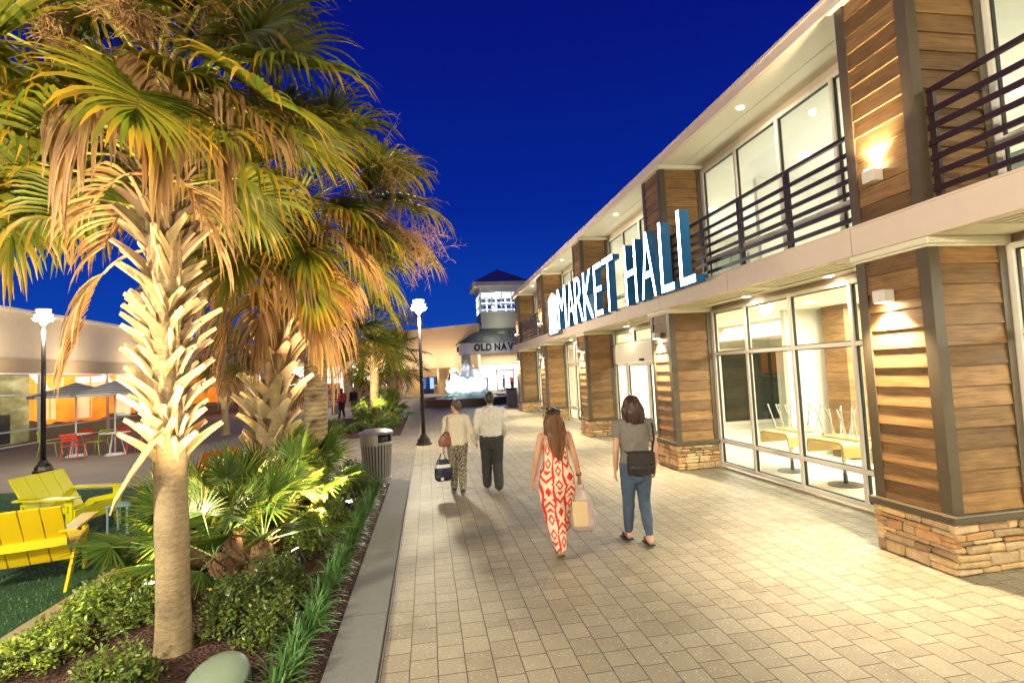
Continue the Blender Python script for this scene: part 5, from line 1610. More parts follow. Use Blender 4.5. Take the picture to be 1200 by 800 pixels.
for u in (2, 6, 9.2):
    p = A0 + dv * u + nv * 2.2; area('wall_wash_up', (p.x, p.y, 3.0), tuple(A0 + dv * u + V((0, 0, 5.6))), .5, 40, (1, .82, .60))

# ------------------------------------------------------------------ tower store with glazed lantern
tw = thing('tower_store', 'store with square glazed tower, hipped roof and OLD NAVY lettering over a bright entrance', 'building', (7, 57, 0)); TP = V((7, 57, 0))
M_GRN = mat('sage_panel', (.42, .42, .30), rough=.7, var=.05); M_SHING = mat('grey_metal_roof', (.10, .11, .10), rough=.5, var=.15); M_PLUM = mat('plum_roof', (.34, .22, .32), rough=.7)
def tpart(mb, name, mats): return part(mb, name, mats, tw, TP)
w_ = MB(); w_.mi = 0
w_.box((6.1, 57.2, 6.9), (10.9, 62.0, 8.75)); w_.mi = 1; w_.box((5.4, 57.5, 3.0), (16, 66, 7.3)); w_.box((5.45, 59.0, 0), (5.75, 66, 3.0))
w_.mi = 2
w_.box((3.35, 53.4, 4.1), (12.8, 53.9, 5.22)); w_.box((3.35, 53.9, 4.1), (3.75, 57.5, 5.22)); w_.box((3.75, 53.9, 4.1), (12.8, 57.5, 4.25))
w_.mi = 0; w_.box((3.55, 53.5, 0), (4.45, 54.3, 4.1)); w_.box((11.6, 53.5, 0), (12.4, 54.3, 4.1))
tpart(w_, 'wall', [M_GRN, M_ORW2, mat('white_stucco', (.68, .66, .58), rough=.7, var=.04)])
# low metal roof over the portico
r_ = MB(); r_.add([(3.15, 53.2, 5.22), (13, 53.2, 5.22), (11.0, 57.2, 6.95), (5.9, 57.2, 6.95), (3.15, 58.0, 5.22), (13, 58, 5.22)], [(0, 1, 2, 3), (0, 3, 4), (1, 5, 2), (3, 2, 5, 4), (0, 4, 5, 1)])
for k in range(20):
    u = (k + .5) / 20; a = V((3.15 + 9.85 * u, 53.2, 5.23)); b_ = V((5.9 + 5.1 * u, 57.2, 6.97)); r_.bar(a, b_, .04, .05)
tpart(r_, 'porch_roof', M_SHING)
# lantern
f_ = MB()
for x in (6.15, 7.35, 8.5, 9.65, 10.8): f_.box((x - .06, 57.22, 8.75), (x + .06, 57.34, 11.6)); f_.box((x - .06, 61.86, 8.75), (x + .06, 61.98, 11.6))
for y in (58.5, 59.7, 60.8): f_.box((6.12, y - .06, 8.75), (6.24, y + .06, 11.6)); f_.box((10.76, y - .06, 8.75), (10.88, y + .06, 11.6))
for z in (8.75, 9.55, 10.35): f_.box((6.12, 57.225, z), (10.86, 57.33, z + .1)); f_.box((6.125, 57.24, z), (6.235, 61.97, z + .1)); f_.box((10.765, 57.24, z), (10.87, 61.97, z + .1)); f_.box((6.12, 61.87, z), (10.86, 61.97, z + .1))
f_.box((6.12, 57.2, 10.95), (10.88, 57.35, 11.6)); f_.box((6.11, 57.36, 10.95), (6.25, 61.9, 11.6)); f_.box((10.75, 57.36, 10.95), (10.89, 61.9, 11.6)); f_.box((6.12, 61.85, 10.95), (10.88, 62.0, 11.6))
fo = tpart(f_, 'window', M_WHT)
pn = MB(); pn.box((6.2, 57.27, 8.8), (10.8, 57.28, 11.0)); pn.box((6.17, 57.3, 8.8), (6.18, 61.9, 11.0)); pn.box((10.81, 57.3, 8.8), (10.82, 61.9, 11.0)); pn.box((6.2, 61.92, 8.8), (10.8, 61.93, 11)); pn.build('pane', MATS['shop_glass'], fo)
r_ = MB(); r_.mi = 1
r_.box((5.4, 56.5, 11.62), (11.6, 62.7, 12.05)); r_.mi = 0
r_.add([(5.3, 56.4, 12.05), (11.7, 56.4, 12.05), (11.7, 62.8, 12.05), (5.3, 62.8, 12.05), (8.5, 59.6, 14.0)], [(0, 1, 4), (1, 2, 4), (2, 3, 4), (3, 0, 4), (3, 2, 1, 0)])
tpart(r_, 'roof', [M_PLUM, M_CREAM])
point('lantern_light', (8.5, 59.6, 10.0), 330, (.92, 1.0, .98), .3)
area('tower_wash', (8.0, 55.2, 7.6), (8.4, 57.2, 8.1), .4, 9, (1, .95, .8), size_y=3)
# entrance glazing and bright sales floor
f_ = MB()
for x in (4.9, 6.3, 7.75, 9.75, 11.2, 12.6): f_.box((x - .05, 59.0, 0), (x + .05, 59.12, 4.1))
for z in (2.35, 3.2): f_.box((4.9, 59.01, z), (12.6, 59.11, z + .07))
fo = tpart(f_, 'window', M_WHT)
pn = MB(); pn.box((4.95, 59.05, .02), (7.7, 59.06, 4.05)); pn.box((9.8, 59.05, .02), (12.55, 59.06, 4.05)); pn.box((7.8, 59.05, 2.45), (9.7, 59.06, 4.05)); pn.build('pane', MATS['shop_glass'], fo)
d_ = MB()
for (a, b_) in ((7.8, 8.72), (8.76, 9.7)):
    d_.box((a, 58.98, 0), (a + .1, 59.1, 2.34)); d_.box((b_ - .1, 58.98, 0), (b_, 59.1, 2.34)); d_.box((a + .1, 58.98, 2.2), (b_ - .1, 59.1, 2.34)); d_.box((a + .1, 58.98, 0), (b_ - .1, 59.1, .15))
tpart(d_, 'door', M_TAN)
bk = MB(); bk.box((4.8, 63.5, .02), (13, 63.6, 4.1)); tpart(bk, 'shop_back_wall', emis('sales_floor_light', (.97, .98, 1.0), 1.8))
ce = MB(); ce.box((4.8, 59.2, 4.1), (13, 63.5, 4.15)); tpart(ce, 'ceiling', M_WHT)
area('sales_light', (8.6, 61, 4.05), (8.6, 61, 0), 5, 420, (1, .97, .92), size_y=3)
area('porch_light', (8, 55.6, 4.08), (8, 55.6, 0), 5, 100, (1, .95, .85), size_y=2)
area('sign_wash', (6.8, 52.4, 6.2), (6.8, 53.4, 4.8), .3, 20, (1, .96, .88), size_y=5)
goods('display_rack', 'clothes rack standing behind the left windows of the tower store', 6.2, 60.6, .02, 1.6, 1.6, .4, [(.05, .1, .4), (.5, .5, .55), (.6, .1, .1), (.7, .7, .7)], 50)
goods('display_rack', 'clothes rack standing behind the right windows of the tower store', 11.2, 60.6, .02, 1.6, 1.6, .4, [(.05, .1, .4), (.5, .5, .55), (.6, .1, .1), (.7, .7, .7)], 51)
ls = thing('store_sign', 'black OLD NAVY letters on the white beam over the bright entrance', 'sign', (6.9, 53.38, 4.4)); lp = V(ls.location)
wd = [('O', .62), ('L', .46), ('D', .58), (' ', .22), ('N', .60), ('A', .62), ('V', .62), ('Y', .60)]
x = 4.85
M_LET = mat('black_letter', (.02, .02, .025), rough=.5)
for ch, w0 in wd:
    if ch != ' ':
        fn = lambda u, v, w_, x=x, w0=w0: V((x + w0 * u, 53.395 - .07 * w_, 4.36 + .74 * v)) - lp
        place_glyph(ch, fn, 'letter', ls, [M_LET, M_LET], offset=.05)
    x += w0 + (.07 if ch != ' ' else 0)
ls2 = thing('store_sign', 'foreshortened dark lettering on the side of the white beam', 'sign', (3.34, 55.6, 4.4)); lp2 = V(ls2.location)
y = 57.3
for ch, w0 in wd:
    if ch != ' ':
        k = .62
        fn = lambda u, v, w_, y=y, w0=w0: V((3.345 - .06 * w_, y - w0 * .62 * u, 4.4 + .6 * v)) - lp2
        place_glyph(ch, fn, 'letter', ls2, [M_LET, M_LET], offset=.028)
    y -= (w0 + .07) * .62

goods('display_rack', 'shelves of red and white goods against the inner wall of the dining room', 12.3, 10.6, .013, 1.8, 2.0, .28, [(.55, .05, .04), (.7, .65, .6), (.1, .12, .3), (.6, .3, .05)], 62, rot=-PI / 2)
# ------------------------------------------------------------------ fountain
FX, FY = 2.75, 37.2
ft = thing('fountain', 'round fountain with dark low basin wall, lit white water jets and sloping water mound', 'fountain', (FX, FY, 0))
b = MB(); b.sm = False
b.lathe([(3.25, 0), (3.25, .40), (3.35, .41), (3.35, .50), (2.9, .50), (2.9, .05)], 64); b.build('basin', mat('dark_basin_stone', (.075, .045, .03), rough=.5, var=.2, vscale=12), ft)
m, nt, out = newmat('lit_water'); N = NT(nt)
nz = N.noise(N.coords('Object', (1, 1, 2)), 7, 4)
p = N.n('ShaderNodeBsdfPrincipled', ins={'Base Color': (.22, .50, .42, 1), 'Roughness': .08})
N.link(N.n('ShaderNodeBump', ins={'Strength': .8, 'Distance': .05, 'Height': nz}).outputs[0], p.inputs['Normal']); N.link(p.outputs[0], out.inputs[0]); M_WATER = m
M_FOAM = mat('white_foam', (.92, .96, .97), rough=.9, var=.05, bump=1.0, bscale=14, bdist=.05, trans=.4)
b = MB(); b.sm = True; b.lathe([(2.9, .40), (1.5, .41), (.01, .42)], 64); o = b.build('water', M_WATER, ft); 
b = MB(); b.sm = True
vs = []; fs = []; rings, n = 26, 72
for j in range(rings + 1):
    x = j / rings; rr = 2.15 * (1 - x) + .02
    st = math.floor(x * 7) / 7 + (max(0, (x * 7) % 1 - .55) / .45) / 7
    for k in range(n):
        a = 2 * PI * k / n; q = mnoise.noise(V((math.cos(a) * rr * 3.2, math.sin(a) * rr * 3.2, x * 4)))
        vs.append(((rr + q * .10) * math.cos(a), (rr + q * .10) * math.sin(a), .41 + .80 * (0.45 * st + .55 * x) + abs(q) * .10))
for j in range(rings):
    for k in range(n): fs.append([j * n + k, j * n + (k + 1) % n, (j + 1) * n + (k + 1) % n, (j + 1) * n + k])
b.add(vs, fs); b.build('water_mound', M_WATER, ft)
b = MB(); b.sm = True
rf = random.Random(8)
for (dx, dy, r, h) in ((-.75, 0, .42, 1.55), (.0, .2, .45, 2.15), (.65, -.1, .40, 1.75), (.3, -.6, .34, 1.2), (-.35, -.55, .34, 1.3), (-1.15, .1, .3, .9), (1.15, 0, .3, .95), (.2, .9, .3, 1.4)):
    vs = []; fs = []; nn = 18; m_ = 16
    for j in range(m_ + 1):
        x = j / m_; rr = r * 1.15 * math.sqrt(max(0, 1 - x ** 3)) * (1 - .25 * x) + .02
        for k in range(nn):
            a = 2 * PI * k / nn; q = mnoise.noise(V((math.cos(a) * 2.1 + dx * 5, math.sin(a) * 2.1 + dy * 5, x * 4.5)))
            vs.append((dx + rr * (1 + .65 * q) * math.cos(a), dy + rr * (1 + .65 * q) * math.sin(a), .75 + h * x + q * .08))
    for j in range(m_):
        for k in range(nn): fs.append([j * nn + k, j * nn + (k + 1) % nn, (j + 1) * nn + (k + 1) % nn, (j + 1) * nn + k])
    b.add(vs, fs)
    for q in range(60):
        a = rf.uniform(0, 2 * PI); z = .8 + h * rf.random() * 1.08; rr = r * rf.uniform(.7, 1.5)
        b.ellipsoid((dx + rr * math.cos(a), dy + rr * math.sin(a), z), (rf.uniform(.012, .04),) * 2 + (rf.uniform(.02, .07),), 5, 3)
b.build('water_jets', M_FOAM, ft)
for k in range(6):
    a = 2 * PI * k / 6 + .3
    spot('fountain_light', (FX + 2.0 * math.cos(a), FY + 2.0 * math.sin(a), .95), (FX, FY, 2.45), 190, 95, .5, (1.0, 1.0, .97), .05)
t = thing('litter_bin', 'grey square bin at the right edge of the fountain', 'litter bin', (5.15, 32.4, 0)); b = MB(); b.bbox((-.3, -.3, 0), (.3, .3, 1.0), .03); b.build('body', mat('grey_bin', (.2, .17, .15), rough=.5), t); b = MB(); b.bbox((-.33, -.33, 1.0), (.33, .33, 1.1), .03); b.build('lid', mat('dark_bin_lid', (.05, .045, .04), rough=.5), t)
# ------------------------------------------------------------------ people
class Body:
    """limbs and torso as tapered closed lofts, fused into ONE continuous skin by a voxel remesh"""
    def __init__(self): self.mb = MB()
    def loft(self, pts, rad, n=14, cap=True):
        pts = [V(p) for p in pts]
        rad = [(r, r) if not hasattr(r, '__len__') else r for r in rad]
        if cap:
            t0 = (pts[0] - pts[1]).normalized(); t1 = (pts[-1] - pts[-2]).normalized()
            r0, r1 = rad[0], rad[-1]; a0, a1 = min(r0), min(r1)
            pts = [pts[0] + t0 * a0 * .95, pts[0] + t0 * a0 * .7, pts[0] + t0 * a0 * .35] + pts + [pts[-1] + t1 * a1 * .35, pts[-1] + t1 * a1 * .7, pts[-1] + t1 * a1 * .95]
            rad = [(r0[0] * .25, r0[1] * .25), (r0[0] * .68, r0[1] * .68), (r0[0] * .92, r0[1] * .92)] + rad + [(r1[0] * .92, r1[1] * .92), (r1[0] * .68, r1[1] * .68), (r1[0] * .25, r1[1] * .25)]
        vs = []; fs = []
        for i, p in enumerate(pts):
            t = (pts[min(i + 1, len(pts) - 1)] - pts[max(i - 1, 0)]).normalized()
            s = V((1, 0, 0)) - t * t.x
            if s.length < .3: s = V((0, 0, 1)) - t * t.z
            s.normalize(); u = t.cross(s)
            for k in range(n):
                a = 2 * PI * k / n
                vs.append(p + s * math.cos(a) * rad[i][0] + u * math.sin(a) * rad[i][1])
        for i in range(len(pts) - 1):
            for k in range(n):
                fs.append([i * n + k, i * n + (k + 1) % n, (i + 1) * n + (k + 1) % n, (i + 1) * n + k])
        fs.append(list(range(n))[::-1]); fs.append([(len(pts) - 1) * n + k for k in range(n)])
        self.mb.add(vs, fs)
    def ball(self, c, r): self.mb.ellipsoid(c, r, 16, 10)
    def fuse(self, name, mats, parent, voxel=.009, smooth=4, disp=None, colour=None, loc=None, rz=None):
        o = self.mb.build(name + '_raw', mats, fixn=True)
        m1 = o.modifiers.new('r', 'REMESH'); m1.mode = 'VOXEL'; m1.voxel_size = voxel
        m2 = o.modifiers.new('s', 'SMOOTH'); m2.factor = .5; m2.iterations = smooth
        dg = bpy.context.evaluated_depsgraph_get(); dg.update()
        me = bpy.data.meshes.new_from_object(o.evaluated_get(dg))
        me.name = name
        old = o.data; bpy.data.objects.remove(o); bpy.data.meshes.remove(old)
        nv = len(me.vertices)
        if disp:
            nr = [v.normal.copy() for v in me.vertices]
            for v, n_ in zip(me.vertices, nr): v.co = v.co + n_ * disp(v.co)
        for a in list(me.color_attributes): me.color_attributes.remove(a)
        ca = me.color_attributes.new('Col', 'FLOAT_COLOR', 'POINT')
        arr = np.ones((nv, 4), dtype=np.float32)
        if colour:
            for i, v in enumerate(me.vertices): arr[i, :3] = colour(v.co)
        ca.data.foreach_set('color', arr.ravel())
        me.polygons.foreach_set('use_smooth', [True] * len(me.polygons))
        me.materials.clear()
        for m_ in (mats if isinstance(mats, (list, tuple)) else [mats]): me.materials.append(m_)
        ob = bpy.data.objects.new(name, me); COL.objects.link(ob)
        if parent is not None: ob.parent = parent
        return ob

def skin_mat(name, base):
    m = mat(name, base, rough=.5, vcol=True, var=.08, vscale=18)
    p = [n for n in m.node_tree.nodes if n.type == 'BSDF_PRINCIPLED'][0]
    p.inputs['Subsurface Weight'].default_value = .12; p.inputs['Subsurface Radius'].default_value = (.02, .008, .004); p.inputs['Subsurface Scale'].default_value = .4
    return m
M_SKIN = skin_mat('skin_tan', (.50, .26, .15)); M_SKIN2 = skin_mat('skin_fair', (.56, .33, .22)); M_SKIN3 = skin_mat('skin_warm', (.40, .22, .14))

def hand(b, wrist, d, palm_n, thumb_s, size=1.0, curl=.5, fist=False):
    """palm, four bent fingers of different length and a thumb from the side"""
    w = V(wrist); d = V(d).normalized(); n = V(palm_n); n = (n - d * n.dot(d)).normalized(); s = d.cross(n) * thumb_s
    k = size
    b.loft([w, w + d * .035 * k, w + d * .08 * k], [(.020 * k, .016 * k), (.030 * k, .016 * k), (.034 * k, .015 * k)], 10) if abs(s.x) > abs(s.y) else b.loft([w, w + d * .035 * k, w + d * .08 * k], [(.017 * k, .022 * k), (.017 * k, .032 * k), (.015 * k, .036 * k)], 10)
    for i, L in enumerate((.072, .080, .074, .058)):
        base = w + d * .078 * k + s * (.028 - i * .0185) * k
        c1 = .25 * curl + (1.0 if fist else 0); c2 = .7 * curl + (1.3 if fist else 0)
        p1 = base + (d * math.cos(c1) + n * math.sin(c1)) * L * .45 * k
        p2 = p1 + (d * math.cos(c1 + c2) + n * math.sin(c1 + c2)) * L * .32 * k
        p3 = p2 + (d * math.cos(c1 + 1.7 * c2) + n * math.sin(c1 + 1.7 * c2)) * L * .24 * k
        b.loft([base - d * .015 * k, p1, p2, p3], [.0098 * k, .0092 * k, .0085 * k, .0072 * k], 8)
    tb = w + d * .025 * k + s * .022 * k
    t1 = tb + (d * .55 + s * .8 + n * .25).normalized() * .036 * k; t2 = t1 + (d * .9 + s * .25 + n * .45).normalized() * .028 * k
    b.loft([tb, t1, t2], [.013 * k, .0108 * k, .0085 * k], 8)

def head(b, c, k=1.0, turn=0.0, tilt=0.0, fwd=V((0, 1, 0))):
    """skull, jaw, nose, lips, brow, ears; looks along +Y turned by `turn` degrees to the left"""
    rot = Matrix.Rotation(R(turn), 4, 'Z') @ Matrix.Rotation(R(tilt), 4, 'X')
    P = lambda x, y, z: V(c) + rot @ V((x * k, y * k, z * k))
    def ell(x, y, z, rx, ry, rz_):
        n0 = len(b.mb.v); b.ball((0, 0, 0), (rx * k, ry * k, rz_ * k))
        for i in range(n0, len(b.mb.v)): b.mb.v[i] = tuple(P(x, y, z) + rot @ V(b.mb.v[i]))
    ell(0, -.012, .025, .074, .092, .088)       # cranium
    ell(0, .028, -.035, .062, .066, .080)       # face
    ell(0, .060, -.088, .030, .030, .026)       # chin
    ell(0, .100, -.018, .012, .018, .026); ell(0, .112, -.034, .016, .012, .011)   # nose
    ell(0, .088, -.064, .024, .010, .007); ell(0, .087, -.073, .021, .010, .007)   # lips
    ell(-.030, .076, .018, .022, .012, .010); ell(.030, .076, .018, .022, .012, .010)   # brows
    for s in (-1, 1): ell(s * .076, -.004, -.012, .010, .022, .034)
    return P
M_EYEW = mat('eye_white', (.75, .72, .68), rough=.2, var=.02); M_EYED = mat('eye_dark', (.03, .02, .015), rough=.15)
def eyes(P, root, k=1.0):
    for s in (-1, 1):
        m_ = MB(); m_.sm = True; c = P(s * .030, .079, .0)
        m_.ellipsoid(tuple(c), (.0125 * k,) * 3, 12, 8); m_.mi = 1
        m_.ellipsoid(tuple(P(s * .030, .0875, .0)), (.0058 * k, .0058 * k, .0058 * k), 8, 6); m_.build('eye', [M_EYEW, M_EYED], root)

def fold_disp(amp, seed, zs=9.0):
    off = V((seed * 3.1, seed * 1.7, seed))
    def f(p):
        q = V((p.x * 11, p.y * 11, p.z * zs)) + off
        a = mnoise.noise(q); b_ = mnoise.noise(q * 2.3)
        return amp * ((1 - abs(a) * 2) * .7 + b_ * .5)
    return f

def place(o, loc, rz, label, group=None):
    o.location = loc; o.rotation_euler = (0, 0, rz)
    return tag(o, label, 'person', group)

def trunk_pts(h, lean=(0, 0)):
    """torso stations at fractions of the standing height"""
    return lambda f, dx=0, dy=0: V((dx + lean[0] * f, dy + lean[1] * f, f * h))

# ---- woman in the red and cream patterned jumpsuit ---------------------------------------------
def woman_red():
    h = 1.66; b = Body()
    T = lambda z, dx=0, dy=0: V((dx, dy, z))
    # torso
    b.loft([T(.80), T(.88), T(.98), T(1.06), T(1.17), T(1.27), T(1.345), T(1.385)], [(.12, .10), (.150, .115), (.135, .10), (.112, .085), (.125, .095), (.140, .098), (.125, .080), (.07, .06)], 18)
    b.loft([T(1.36, 0, -.005), T(1.42, 0, 0), T(1.47, 0, .012)], [.055, .048, .048])
    P = head(b, (0, .022, 1.545), .98, turn=3)
    # shoulders + arms
    S = {-1: (T(1.345, -.155), T(1.085, -.225, -.035), T(.865, -.262, .02)), 1: (T(1.345, .155), T(1.09, .215, -.05), T(.86, .268, .03))}
    for s in (-1, 1):
        sh, el, wr = S[s]
        b.loft([T(1.355, s * .07), sh], [(.05, .045), .046]); b.loft([sh, sh.lerp(el, .35), el, el.lerp(wr, .3), wr], [.046, .043, .034, .035, .023])
        d = (wr - el).normalized()
        if s < 0: hand(b, wr, d + V((-.05, .05, 0)), (1, .1, 0), 1, .95, .55)
        else: hand(b, wr, d, (-1, 0, 0), 1, .95, fist=True)
    # legs, right one stepping ahead, left one trailing on its toes
    L = {1: [(.075, .0, .86), (.06, .10, .50), (.035, .20, .10)], -1: [(-.075, 0, .86), (-.045, -.02, .49), (-.02, -.17, .135)]}
    for s in (-1, 1):
        hp, kn, an = [V(p) for p in L[s]]
        b.loft([hp, hp.lerp(kn, .4), kn, kn.lerp(an, .35), an], [.088, .075, .052, .053, .032])
    # feet
    b.loft([(.035, .18, .05), (.04, .25, .04), (.045, .34, .025)], [(.03, .035), (.038, .026), (.034, .016)])
    b.loft([(-.02, -.20, .12), (-.015, -.14, .06), (-.01, -.06, .022)], [(.028, .03), (.036, .026), (.034, .016)])
    o = b.fuse('person', [M_SKIN], None, .0075, 5)
    eyes(P, o, .98)
    # jumpsuit
    c = Body()
    c.loft([T(.78), T(.86), T(.96), T(1.05), T(1.15), T(1.225)], [(.185, .15), (.192, .152), (.170, .13), (.145, .112), (.142, .112), (.150, .114)], 22, cap=False)
    for s in (-1, 1):
        hp, kn, an = [V(p) for p in L[s]]
        c.loft([hp + V((0, 0, .04)), hp.lerp(kn, .3), kn, kn.lerp(an, .5), an + V((0, 0, .02))], [(.13, .13), (.142, .135), (.125, .115), (.10, .095), .062], 18)
    red = (.62, .022, .012); cr = (.78, .60, .42)
    def pat(p):
        z = p.z; hw = .19 if z > .8 else .19 - (.8 - z) * .10
        u = math.atan2(p.x, -(p.y - (.0 if z > .86 else (.86 - z) * .08))) * .5 if z > .82 else (p.x - .01) / max(hw, .05) * .62
        u *= 1.0
        c_ = u / .44 + .5; ci = math.floor(c_); fu = c_ - ci - .5
        zz = z / .15 + (0.5 if ci % 2 else 0); zi = math.floor(zz); fz = zz - zi - .5
        edge = .40 + .06 * math.sin(z * 26 + ci * 2)
        if abs(fu) > edge: return red
        k = (zi + ci * 2) % 5
        a = abs(fu) * 1.25 + abs(fz)
        if k in (0, 1): return red if .22 < a < .42 else cr
        if k == 2: return red if abs((fz + abs(fu) * .9) % .5 - .25) < .11 else cr
        if k == 3: return red if a < .36 else cr
        return red if abs((fz - abs(fu) * .9) % .6 - .3) < .12 else cr
    c.fuse('jumpsuit', mat('printed_cotton', (1, 1, 1), rough=.8, vcol=True, var=.05), o, .0065, 3, fold_disp(.006, 2, 5), pat)
    # hair
    hb = Body()
    hb.ball((0, .0, 1.575), (.088, .108, .092))
    hb.loft([T(1.57, 0, -.04), T(1.46, 0, -.07), T(1.34, .005, -.095), T(1.24, .01, -.105), T(1.15, .02, -.105), T(1.09, .03, -.10)], [(.088, .07), (.098, .055), (.105, .04), (.092, .032), (.062, .026), (.03, .018)], 18)
    for s in (-1, 1): hb.loft([T(1.60, s * .05, .045), T(1.50, s * .088, .02), T(1.38, s * .095, -.03)], [.03, .028, .03])
    def hc(p):
        t_ = max(0, min(1, (1.56 - p.z) / .42)); n_ = mnoise.noise(V((p.x * 60, p.y * 30, p.z * 3))) * .5 + 1.0
        return (n_ * (.42 + 1.15 * t_), n_ * (.42 + .85 * t_), n_ * (.45 + .5 * t_))
    M_HB = mat('golden_brown_hair', (.115, .055, .022), rough=.38, vcol=True, var=.3, vscale=20, stretch=(6, 6, .4))
    ho = hb.fuse('hair', M_HB, o, .008, 3, lambda p: .006 * mnoise.noise(V((p.x * 75, p.y * 40, p.z * 4))) - (0 if p.y < .04 or p.z > 1.6 else .02), hc)
    st = MB(); st.sm = True; r_ = random.Random(4)
    for i in range(210):
        u = r_.uniform(-1, 1); x0 = u * .075; p0 = V((x0, -.055 - .04 * math.sqrt(1 - u * u), 1.60 - abs(u) * .05))
        zt = 1.10 + .13 * abs(u) + r_.uniform(-.035, .06); pts = []
        for q in range(7):
            x = q / 6; z = p0.z + (zt - p0.z) * x
            wd = .085 + .03 * math.sin(min(1, x * 1.3) * PI) - .055 * max(0, x - .6) / .4
            pts.append(V((u * wd + .03 * x * x + r_.gauss(0, .003), -.10 - .042 * math.sqrt(max(0, 1 - u * u)) * (1 - .35 * x) - .012 * x + .03 * abs(u), z)))
        st.col = hc(pts[4]); k = r_.uniform(.6, 1.5); st.col = tuple(c_ * k for c_ in st.col)
        st.tube(pts, [.0035, .004, .004, .0038, .003, .0025, .001], 4, caps=False)
    s_o = st.build('strands', M_HB, ho)
    g = MB(); g.tube([(-.083, .03, 1.625), (-.06, .075, 1.645), (0, .09, 1.65), (.06, .075, 1.645), (.083, .03, 1.625)], .006, 6)
    for s in (-1, 1): g.bbox((s * .035 - .03, .055, 1.632), (s * .035 + .03, .095, 1.665), .006); g.tube([(s * .083, .03, 1.628), (s * .088, -.06, 1.625)], .004, 5)
    g.tube([(-.088, -.055, 1.622), (-.06, -.085, 1.64), (0, -.1, 1.645), (.06, -.085, 1.64), (.088, -.055, 1.622)], .009, 6)
    g.build('sunglasses', M_EYED, o)
    br = MB()
    for k in range(3): br.tube([V((.262 + .030 * math.cos(a), .022 + .030 * math.sin(a), .885 + k * .014)) for a in [2 * PI * q / 14 for q in range(15)]], .0045, 5)
    br.build('bracelets', M_EYED, o)
    sa = MB(); sa.bbox((.0, .15, .0), (.085, .38, .014), .008); sa.build('sandal', M_EYED, o)
    sa = MB()
    a = V((-.02, -.225, .085)); bb = V((-.008, -.03, .008)); sa.bar(a, bb, .07, .014, up=(0, 0, 1)); sa.build('sandal', M_EYED, o)
    return o
W1 = woman_red(); place(W1, (1.40, 5.86, 0), R(-4), 'woman with long hair in a red and cream patterned strapless jumpsuit carrying bags')
M_PLASTIC = mat('thin_white_plastic', (.80, .70, .66), rough=.35, var=.06, bump=.6, bscale=16, bdist=.02, trans=.45)
M_KRAFT = mat('kraft_paper', (.62, .46, .25), rough=.85, var=.06)
def soft_bag(name, label, cat, loc, rz, w, d, h, m, mouth=.55, handle=.18, seed=1, hm=None, sag=.02, band=None):
    """a hanging bag: swollen below, gathered to the handles; its origin is where the hand grips it"""
    t = thing(name, label, cat, loc, rz)
    b = MB(); b.sm = True; n = 32; rings = 18; vs = []; fs = []
    for j in range(rings + 1):
        x = j / rings; z = -handle - h * x
        k = mouth + (1 - mouth) * math.sin(min(1, x * 1.6) * PI / 2); k *= 1 - .25 * max(0, x - .88) / .12
        for q in range(n):
            a = 2 * PI * q / n
            ca, sa = math.cos(a), math.sin(a); ca = math.copysign(abs(ca) ** .6, ca); sa = math.copysign(abs(sa) ** .6, sa)
            nz = mnoise.noise(V((ca * 2.2 + seed, sa * 2.2, x * 4))) * sag
            vs.append((ca * (w / 2 * k + nz), sa * (d / 2 * k + nz), z + nz * .6))
    for j in range(rings):
        for q in range(n): fs.append([j * n + q, j * n + (q + 1) % n, (j + 1) * n + (q + 1) % n, (j + 1) * n + q])
    fs.append([rings * n + q for q in range(n)][::-1])
    b.add(vs, fs); o = b.build('bag_body', m, t, fixn=True)
    hd = MB(); hd.sm = True
    for s in (-1, 1):
        hd.tube([(-w * .3 * mouth, s * d * .3, -handle - .01), (-w * .12, s * .012, -handle * .35), (0, s * .008, .0), (w * .12, s * .012, -handle * .35), (w * .3 * mouth, s * d * .3, -handle - .01)], .007, 6)
    hd.build('handle', hm or m, t)
    return t
def wpt(o, p): return o.matrix_basis @ V(p)
bag1 = soft_bag('plastic_bag', 'translucent white plastic shopping bag with a small blue mark held by the woman in red', 'shopping bag', wpt(W1, (.285, .05, .80)), R(-12), .30, .17, .44, M_PLASTIC, .35, .10, 3, sag=.03)
b = MB(); b.sm = True
for (x, z, r) in ((-.02, -.26, .03), (.03, -.25, .026), (.005, -.285, .02), (.05, -.27, .015)): b.ellipsoid((x, -.094, z), (r, .006, r * .5), 10, 6)
b.build('printed_mark', mat('blue_print', (.04, .10, .32), rough=.6), bag1)
bag2 = thing('paper_bag', 'small flat kraft paper bag held in front of the white plastic bag', 'shopping bag', wpt(W1, (.235, -.075, .80)), R(-8))
b = MB(); b.bbox((-.085, -.035, -.46), (.085, .035, -.18), .006); b.build('bag_body', M_KRAFT, bag2)
b = MB(); b.tube([(-.04, -.03, -.185), (-.02, 0, -.05), (.02, .06, .0), (.02, 0, -.05), (.04, -.03, -.185)], .004, 5); b.build('handle', M_KRAFT, bag2)

